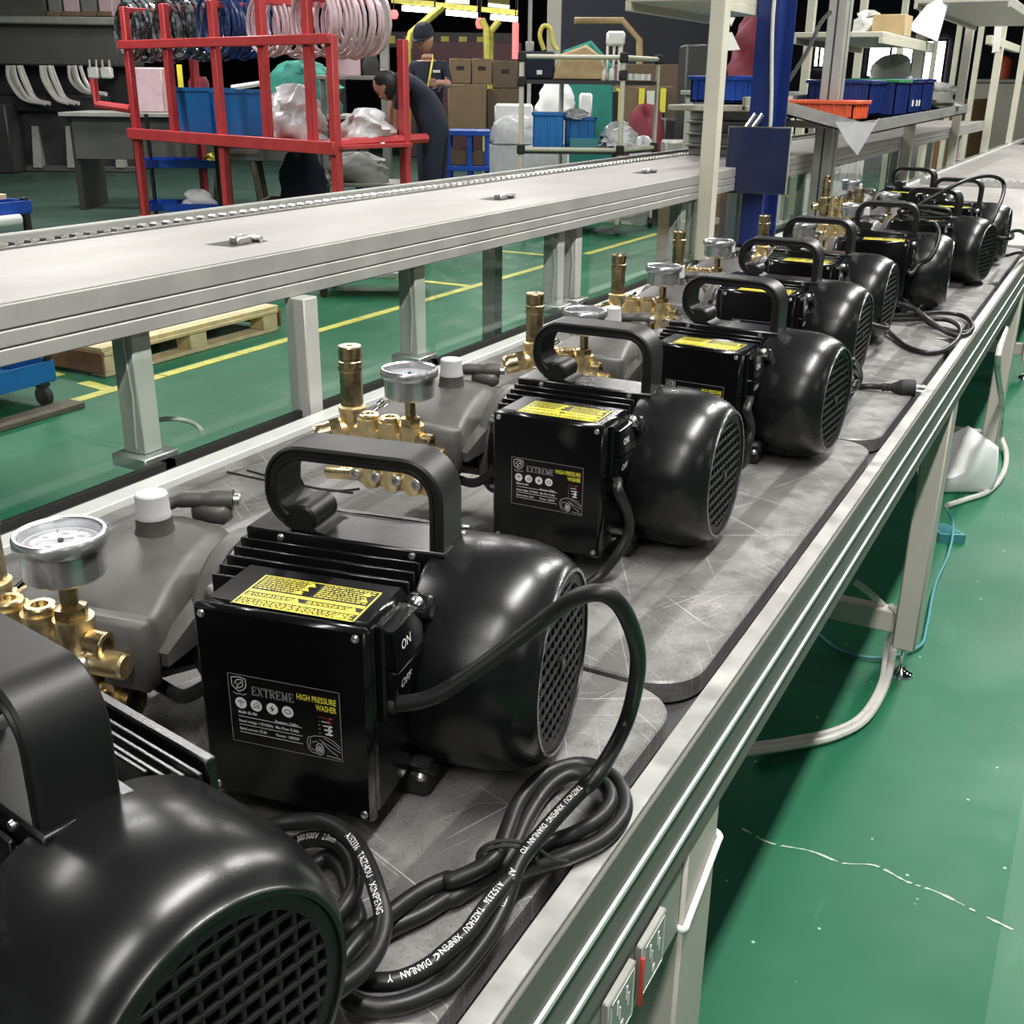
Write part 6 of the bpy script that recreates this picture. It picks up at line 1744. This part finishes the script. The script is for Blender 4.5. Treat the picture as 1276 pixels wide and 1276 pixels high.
def para(x0, x1, z, th, m_, nm):
    g = G(); dx = xc - xb
    g.add([(x0, yf, z), (x1, yf, z), (x1 + dx, yf + yb, z), (x0 + dx, yf + yb, z), (x0, yf, z + th), (x1, yf, z + th), (x1 + dx, yf + yb, z + th), (x0 + dx, yf + yb, z + th)], [(0, 1, 2, 3), (4, 5, 6, 7), (0, 1, 5, 4), (1, 2, 6, 5), (2, 3, 7, 6), (3, 0, 4, 7)])
    g.mk(nm, m_, t)
para(xa, xb, zm_ - 0.02, 0.035, 'machdk', 'upper_shelf'); para(xa, xb, zl_ - 0.03, 0.03, 'machdk', 'lower_shelf'); para(xa, xb, 0.12, 0.03, 'beam', 'base_shelf')
for k in range(4): G().cyl((xb + 0.06 + 0.07 * k, yf + 0.07 + 0.12 * k, zm_ + 0.02), (xb + 0.06 + 0.07 * k, yf + 0.07 + 0.12 * k, zm_ + 0.075), 0.03, n=10).mk('pipe_end', 'white', t)
for x, y in ((xa, yf), (xb, yf), (xc, yf + yb), (xa + xc - xb, yf + yb)):
    g = G(); g.cyl((x - 0.018, y, 0.052), (x + 0.018, y, 0.052), 0.05, n=14); g.mk('caster', 'rubber', t)
zsl = zl_ + 0.001
def shelfz(o, z): o.location.z = z; return o
for lab, x0, x1, y0, m_, dd, grp in (('left tall blue bin on the pipe rack', 664, 702, 140, 'blue', 0.15, 1), ('right tall blue bin on the pipe rack', 704, 741, 146, 'blue', 0.30, 1)):
    t3 = vthing('plastic_bin', lab, 'bin', (x0 + x1) / 2, 180, PD + dd, 'blue bins on the pipe rack', z=zsl)
    w_ = abs(L_(t3, x1, 160, PD + dd).x - L_(t3, x0, 160, PD + dd).x); h = L_(t3, (x0 + x1) / 2, y0, PD + dd).z
    g = G()
    for s in (-1, 1): g.box((s * (w_ / 2 - 0.008), 0.12, h / 2), (0.016, 0.24, h), 0.003); g.box((0, 0.12 + s * 0.112, h / 2), (w_, 0.016, h), 0.003)
    g.box((0, 0.12, 0.008), (w_, 0.24, 0.016))
    for k in (-0.3, 0, 0.3): g.box((k * w_, -0.004, h / 2), (0.02, 0.012, h * 0.85), 0.003)
    g.mk('bin_body', m_, t3)
    g = G()
    for s in (-1, 1): g.box((s * w_ / 2, 0.12, h - 0.015), (0.03, 0.27, 0.03), 0.004); g.box((0, 0.12 + s * 0.12, h - 0.015), (w_ + 0.03, 0.03, 0.03), 0.004)
    g.mk('rim', m_, t3)
t3 = vthing('low_bin', 'low teal bin in front of the right tall blue bin', 'bin', 728, 184, PD + 0.08, z=zsl)
g = G(); g.box((0, 0.06, 0.006), (0.26, 0.14, 0.012))
for s in (-1, 1): g.box((s * 0.126, 0.06, 0.05), (0.010, 0.14, 0.10), 0.002); g.box((0, 0.06 + s * 0.066, 0.05), (0.26, 0.010, 0.10), 0.002)
g.mk('bin_body', 'tealpl', t3)
bag('clear_wrap', 'clear plastic wrap on top of the right blue bin', 'bag', 'film', at(715, 148, PD + 0.35), 0.26, 0.2, 0.08, 73, VIEW, None, 0.3)
p = at(772, 178, PD + 0.35); p.z = zsl
bag('clear_bag', 'clear plastic bag at the right end of the lower pipe rack shelf', 'bag', 'film', p, 0.34, 0.34, 0.22, 74, VIEW, None, 0.3)
p = at(800, 190, PD + 1.0)
p.z = 0
bag('white_sack', 'white and navy sack on the floor beyond the pipe rack corner', 'bag', 'film', p, 0.34, 0.34, 0.80, 75, VIEW, None, 0.16)
p = at(802, 160, PD + 1.7); p.z = 0
bag('maroon_sack', 'dark maroon sack on the floor beyond the pipe rack', 'bag', 'maroon', p, 0.55, 0.5, 1.08, 76, VIEW, None, 0.14)
# things on the upper shelf of the pipe rack
p = at(722, 96, PD + 0.30); p.z = zm_ + 0.016
g = G(); g.prism([(-0.26, 0), (0.26, 0), (0.20, 0.20), (0.05, 0.30), (-0.18, 0.22)], -0.12, 0.12, axis=1, b=0.02)
o = g.mk('canvas_bag', 'tan'); o.location = p; o.rotation_euler = (0, 0, VIEW); tag(o, 'open tan canvas bag on the upper pipe rack shelf', 'bag')
p = at(672, 100, PD + 0.22); p.z = zm_ + 0.016
t3 = thing('dark_toolbox', 'dark purple tool case on the upper pipe rack shelf', 'tool case', p, VIEW)
G().box((0, 0.08, 0.12), (0.28, 0.24, 0.24), 0.02).mk('case_body', 'navycloth', t3)
G().box((0, -0.045, 0.06), (0.05, 0.01, 0.04), 0.003).mk('latch', 'white', t3)
p = at(680, 92, PD + 0.26); p.z = zm_ + 0.268
c = spline([(-0.02, 0, 0), (-0.06, 0, 0.12), (-0.03, 0, 0.20), (0.03, 0, 0.18), (0.06, 0, 0.06), (0.10, 0, 0.0)], 6)
o = G().tube(c, 0.020, 8).mk('yellow_strap', 'floorline'); o.location = p; o.rotation_euler = (0, 0, VIEW); tag(o, 'yellow webbing strap looped on the dark tool case', 'strap')
p = at(768, 92, PD + 0.36); p.z = zm_ + 0.016
t3 = thing('white_device', 'white boxy device on thin stalks at the right end of the upper shelf', 'device', p, VIEW)
G().box((-0.02, 0, 0.36), (0.17, 0.10, 0.125), 0.02).mk('head', 'white', t3)
for x in (-0.09, -0.03, 0.03): G().cyl((x, 0, 0), (x, 0, 0.30), 0.012 if x < 0.02 else 0.022, n=8).mk('stalk', 'white', t3)
for k, x in enumerate((-0.17, -0.11)):
    p = at(752 + 10 * k, 94, PD + 0.20); p.z = zm_ + 0.016
    o = G().lathe([(0, 0), (0.024, 0), (0.026, 0.07), (0.018, 0.10), (0, 0.105)], (0, 0, 0), (0, 0, 1), 12).mk('white_bottle', 'white'); o.location = p
    tag(o, ('left small white bottle in front of the white device', 'right small white bottle in front of the white device')[k], 'bottle', 'small white bottles on the pipe rack')
p = at(722, 92, PD + 1.1); p.z = 0
t3 = vthing('teal_machine', 'dark teal covered machine behind the tan bag', 'machine', 730, 92, PD + 2.3, z=0)
zt3 = L_(t3, 730, 50, PD + 2.3).z
G().prism([(-0.32, 0), (0.34, 0), (0.30, zt3 - 0.25), (0.05, zt3), (-0.24, zt3 - 0.1)], 0, 0.5, axis=1, b=0.03).mk('cover', 'teal', t3); G().box((0, 0.25, zt3 * 0.4), (0.7, 0.52, 0.05), 0.005).mk('band', 'machdk', t3)

# ------------------------------------------------------------------ far back of the hall
def backcarton(lab, x0, y0, x1, y1, d, m_='carton'): return carton(lab, x0, y0, x1, y1, d, 'far cartons beyond the pipe rack', 0.6, m_, True, False)
backcarton('far tall carton with a yellow tape, left of the pair', 764, 108, 796, 170, 15.5)
backcarton('far tall carton with a white slip, right of the pair', 797, 108, 826, 170, 15.5)
backcarton('far dark carton at the right end of the stack', 827, 108, 856, 170, 15.6, 'cartondk')
backcarton('higher dark carton behind the far cartons', 770, 80, 862, 110, 16.5, 'cartondk')
for k, (px, y0, y1) in enumerate(((770, 110, 168), (799, 110, 152), (826, 110, 140))):
    a, b = at(px, y0, 15.48), at(px, y1, 15.48)
    o = G().box((0, 0, 0), (0.075, 0.006, a.z - b.z)).mk('yellow_tape_strip', 'yellow'); o.location = (a + b) / 2; o.rotation_euler = (0, 0, VIEW)
    tag(o, ('leftmost yellow strip on the far cartons', 'middle yellow strip on the far cartons', 'rightmost yellow strip on the far cartons')[k], 'strip', 'yellow strips on the far cartons')
sheet('pale slip of paper on the far right carton', [at(806, 113, 15.45), at(816, 113, 15.45), at(816, 134, 15.45), at(806, 134, 15.45)], 'paper_slip', 'paper', 'paper')
slabthing('big dark navy cabinet wall far behind the pipe rack', 'navy_cabinet', plain('dark_navy_panel', (0.014, 0.016, 0.030), 0.5), 'cabinet', 690, -60, 900, 95, 19.0, 1.0, True)
slabthing('dark machine column left of the trays on the conveyor', 'dark_machine', 'machdk', 'machine', 852, 55, 884, 190, 12.5, 0.6, True)
slabthing('dark low block beyond the pipe rack corner', 'dark_block', 'machdk', 'block', 826, 148, 862, 230, 13.3, 0.5, True)
slabthing('pale flat box between the pipe rack and the grey trays', 'flat_box', 'beam', 'box', 828, 176, 858, 230, 11.2, 0.4, True)
slabthing('dark red low partition behind the cartons', 'low_partition', plain('dark_red_panel', (0.05, 0.015, 0.02), 0.6), 'partition', 500, 52, 650, 100, 22.0, 0.2, True)
t = vthing('pale_steel_post', 'pale riveted steel post standing behind the pipe rack', 'post', 690, 60, 17.0, z=0)
G().box((0, 0, 2.5), (0.20, 0.2, 5.0), 0.01).mk('pole', 'creamdk', t); G().box((0, 0, 0.01), (0.4, 0.4, 0.02)).mk('base_plate', 'creamdk', t)
t = vthing('grey_lamp_pole', 'thin grey pole with a socket box left of the riveted post', 'post', 660, 60, 12.5, z=0)
G().cyl((0, 0, 0), (0, 0, 3.4), 0.022, n=8).mk('pole', 'beam', t); G().box((0, 0, L_(t, 660, 58, 12.5).z), (0.09, 0.08, 0.10), 0.01).mk('socket_box', 'beam', t)
def bent(lab, pts, d, r, mat, name='bent_pipe', cat='pipe', grp=None):
    P_ = [at(x, y, d) for x, y in pts]
    c = P_[-1].copy(); c.z = 0
    o = G().tube([v - c for v in P_], r, 8).mk(name, mat); o.location = c
    return tag(o, lab, cat, grp)
bent('yellow guard pipe behind the capped worker', [(552, 8), (512, 42), (508, 62), (507, 265)], 16.0, 0.05, 'floorline', grp='yellow guard pipes')
bent('yellow guard pipe curving down behind the brown cartons, left one', [(600, 24), (606, 36), (607, 60), (605, 240)], 17.0, 0.05, 'floorline', grp='yellow guard pipes')
bent('yellow guard pipe curving down behind the brown cartons, right one', [(622, 26), (611, 40), (611, 60), (610, 240)], 17.2, 0.05, 'floorline', grp='yellow guard pipes')
bent('dull yellow guard pipe in front of the navy cabinet', [(716, 26), (776, 26), (797, 50), (797, 245)], 17.5, 0.05, 'tan', grp='yellow guard pipes')
# row of yellow marks on a beam
t = vthing('marked_beam', 'long dark beam with a row of yellow marks across the far hall', 'beam', 530, 50, 24.0, z=0)
zb2 = L_(t, 530, 50, 24.0).z
G().box((0, 0, zb2), (3.6, 0.15, 0.30), 0.01).mk('beam_bar', 'machdk', t)
for k in range(8): G().box((-1.4 + 0.36 * k, -0.078, zb2), (0.16, 0.01, 0.14)).mk('yellow_mark', 'floorline', t)
for x in (-1.7, 1.7): G().box((x, 0, zb2 / 2), (0.12, 0.12, zb2)).mk('post', 'machdk', t)
# lit tubes seen in the distance
k = 0
for x0, y0, x1, y1, d in ((488, 9, 541, 13, 20), (543, 14, 595, 19, 20), (600, 20, 645, 24, 20), (555, 1, 585, 3, 26), (608, 6, 635, 9, 26)):
    a, b = at(x0, y0, d), at(x1, y1, d)
    k += 1
    labs = ('leftmost lit tube lamp of the bright row', 'middle lit tube lamp of the bright row', 'rightmost lit tube lamp of the bright row', 'left dimmer tube lamp above the bright row', 'right dimmer tube lamp above the bright row')
    t = thing('tube_lamp', labs[k - 1], 'lamp', (a + b) / 2, 0, 'lit tube lamps of the far hall')
    c = vec(t.location)
    G().cyl(a - c + (b - a) * (0.25 if k < 4 else 0), b - c, 0.045, n=10).mk('tube', 'tube' if k < 4 else 'dimtube', t)
    up = vec((0, 0, 0.10))
    G().cyl(a - c + up, b - c + up, 0.05, n=4).mk('fixture', 'floorline', t)
    for q_ in (a, b): G().cyl(q_ - c + up, q_ - c + vec((0, 0, 6.55 - q_.z)), 0.01, n=5).mk('hanger', 'machdk', t)
for k, (px, y0, y1, lab) in enumerate(((598, 22, 36, 'red neon lamp left of the far pipes'), (642, 28, 74, 'long red neon strip at the right of the lamps'), (491, 12, 24, 'small red lamp left of the lamps'))):
    a, b = at(px, y0, 18.5), at(px, y1, 18.5)
    t = thing('red_lamp', lab, 'lamp', b, 0, 'red lamps in the far hall')
    h_ = a.z - b.z
    G().lathe([(0, 0), (0.05, 0.01), (0.07 if k != 1 else 0.05, h_ * 0.5), (0.05, h_ - 0.01), (0, h_)], (0, 0, 0), (0, 0, 1), 12).mk('lamp_body', 'warmlamp', t)
    G().cyl((0, 0, h_), (0, 0, 6.55 - b.z), 0.008, n=5).mk('hanger', 'machdk', t)
# bright windows in the back wall
def wall_pt(px, py):
    r = sight(px, py); s_ = 33.95 / r[1]; return vec((r[0] * s_, 33.95, CAM_H + r[2] * s_))
for k, (x0, y0, x1, y1) in enumerate(((1079, 48, 1141, 96), (1146, 50, 1181, 112), (1013, 48, 1030, 84))):
    a, b = wall_pt(x0, y1), wall_pt(x1, y0)
    struct(G().box(((a.x + b.x) / 2, 33.97, (a.z + b.z) / 2), (b.x - a.x, 0.04, b.z - a.z)), 'window_%d' % (k + 1), 'daylight')
    g = G()
    for x in (a.x, b.x, (a.x + b.x) / 2): g.box((x, 33.93, (a.z + b.z) / 2), (0.06, 0.06, b.z - a.z + 0.06))
    for z in (a.z, b.z): g.box(((a.x + b.x) / 2, 33.93, z), (b.x - a.x, 0.06, 0.06))
    struct(g, 'trim_%d' % (30 + k), 'machdk')

# ------------------------------------------------------------------ grey machine far left
MD = 17.6
t = vthing('grey_machine', 'large grey machine with a hood and ribbed base at the far left', 'machine', 70, 214, MD, z=0)
g = G(); vbox(g, t, -60, 28, 146, 82, MD, 1.2, 0.03); g.mk('hood', 'mach', t)
g = G(); vbox(g, t, -60, 20, 146, 30, MD - 0.15, 1.4, 0.02); g.mk('hood_ledge', 'beam', t)
g = G(); vbox(g, t, -60, 82, 150, 140, MD + 0.5, 0.6); g.mk('recess', 'machdk', t)
g = G(); vbox(g, t, -60, -20, 56, 24, MD + 0.3, 0.8, 0.02); g.mk('upper_cabinet', 'mach', t)
g = G(); vbox(g, t, 12, 138, 165, 214, MD, 0.9, 0.02); g.mk('base', 'machdk', t)
g = G(); vbox(g, t, 14, 207, 170, 214, MD - 0.12, 0.3, 0.01); g.mk('base_flange', 'mach', t)
for px in (44, 86, 114, 146):
    a, b = L_(t, px, 157, MD), L_(t, px + 8, 208, MD)
    g = G(); g.add([(a.x - 0.05, a.y - 0.02, a.z), (a.x + 0.05, a.y - 0.02, a.z), (b.x + 0.07, b.y - 0.14, b.z), (b.x - 0.07, b.y - 0.14, b.z), (a.x - 0.05, a.y + 0.05, a.z), (a.x + 0.05, a.y + 0.05, a.z), (b.x + 0.07, b.y + 0.05, b.z), (b.x - 0.07, b.y + 0.05, b.z)],
                   [(0, 1, 2, 3), (4, 5, 6, 7), (0, 1, 5, 4), (1, 2, 6, 5), (2, 3, 7, 6), (3, 0, 4, 7)])
    g.mk('rib', 'beam', t)
g = G(); vbox(g, t, -10, 118, 125, 140, MD - 0.1, 0.5, 0.03); g.mk('work_shelf', 'machdk', t)
for k, (px, lab) in enumerate(((18, 'leftmost pale hose bundle hanging under the grey machine hood'), (56, 'middle pale hose bundle hanging under the grey machine hood'), (92, 'right short hose bundle hanging under the grey machine hood'))):
    p = at(px + 6, 100, MD - 0.3)
    rr = random.Random(80 + k)
    g = G()
    for j in range(7 if k < 2 else 4):
        o1 = vec((rr.uniform(-0.09, 0.09), rr.uniform(-0.05, 0.05), 0))
        ln = 0.42 if k < 2 else 0.25
        g.tube(spline([vec((-0.05, 0, 0.20)) + o1, vec((-0.03, 0, 0.0)) + o1 * 1.3, vec((0.10, 0, -ln * 0.6)) + o1, vec((0.26 + rr.uniform(0, 0.12), -0.05, -ln * 0.75)) + o1 * 0.5], 4), 0.030, 6)
    o = g.mk('hose_bundle', 'clearhose'); o.location = p; o.rotation_euler = (0, 0, VIEW); o['kind'] = 'thing'
    tag(o, lab, 'hose bundle', 'hose bundles under the grey machine hood')
for k, (px, lab) in enumerate(((118, 'left white valve block under the machine hood'), (134, 'right white valve block under the machine hood'))):
    t3 = vthing('valve_block', lab, 'valve', px, 98, MD - 0.1, 'valve blocks under the machine hood')
    G().box((0, 0, 0.08), (0.16, 0.14, 0.16), 0.02).mk('block_body', 'white', t3)
    for x in (-0.05, 0.05): G().cyl((x, 0, 0.16), (x, 0, 0.26), 0.03, n=8).mk('fitting', 'steel', t3)
for k, (x0, x1, m_, lab) in enumerate(((58, 76, 'greypl', 'leftmost box on top of the grey machine, wrapped'), (77, 98, 'pink', 'second box on top of the grey machine'), (99, 120, 'greypl', 'third box on top of the grey machine'), (121, 140, 'pink', 'rightmost box on top of the grey machine, behind the hose coil'))):
    t3 = vthing('wrapped_box', lab, 'box', (x0 + x1) / 2, 20, MD + 0.3, 'boxes on top of the grey machine')
    g = G(); vbox(g, t3, x0, -25, x1 - 1, 20, MD + 0.3, 0.5, 0.02); g.mk('wrapping', m_, t3)
    g = G(); vbox(g, t3, x0, 14, x1 - 1, 20, MD + 0.28, 0.05, 0.005); g.mk('carton_edge', 'carton', t3)
slabthing('dark drum stand at the left picture edge beside the grey machine', 'drum_stand', 'machdk', 'stand', -40, 130, 12, 222, MD - 0.6, 0.45, True)
# low trolleys seen under the conveyor
def low_trolley(lab, px, py, d, w_, dp, mat):
    t = vthing('low_trolley', lab, 'trolley', px, py, d, 'low trolleys on the floor beyond the conveyor', z=0)
    G().box((0, dp / 2, 0.15), (w_, dp, 0.04), 0.006).mk('deck', mat, t)
    for x in (-w_ / 2 + 0.08, w_ / 2 - 0.08):
        for y in (0.06, dp - 0.06):
            g = G(); g.cyl((x - 0.018, y, 0.055), (x + 0.018, y, 0.055), 0.055, n=16); g.box((x, y, 0.118), (0.06, 0.06, 0.024), 0.003); g.mk('caster', 'rubber', t)
    return t
low_trolley('low grey trolley with black casters under the left part of the conveyor', 455, 368, 7.2, 0.72, 0.5, 'beam')
low_trolley('low dark trolley with pale casters far under the conveyor', 800, 292, 12.6, 0.9, 0.5, 'machdk')
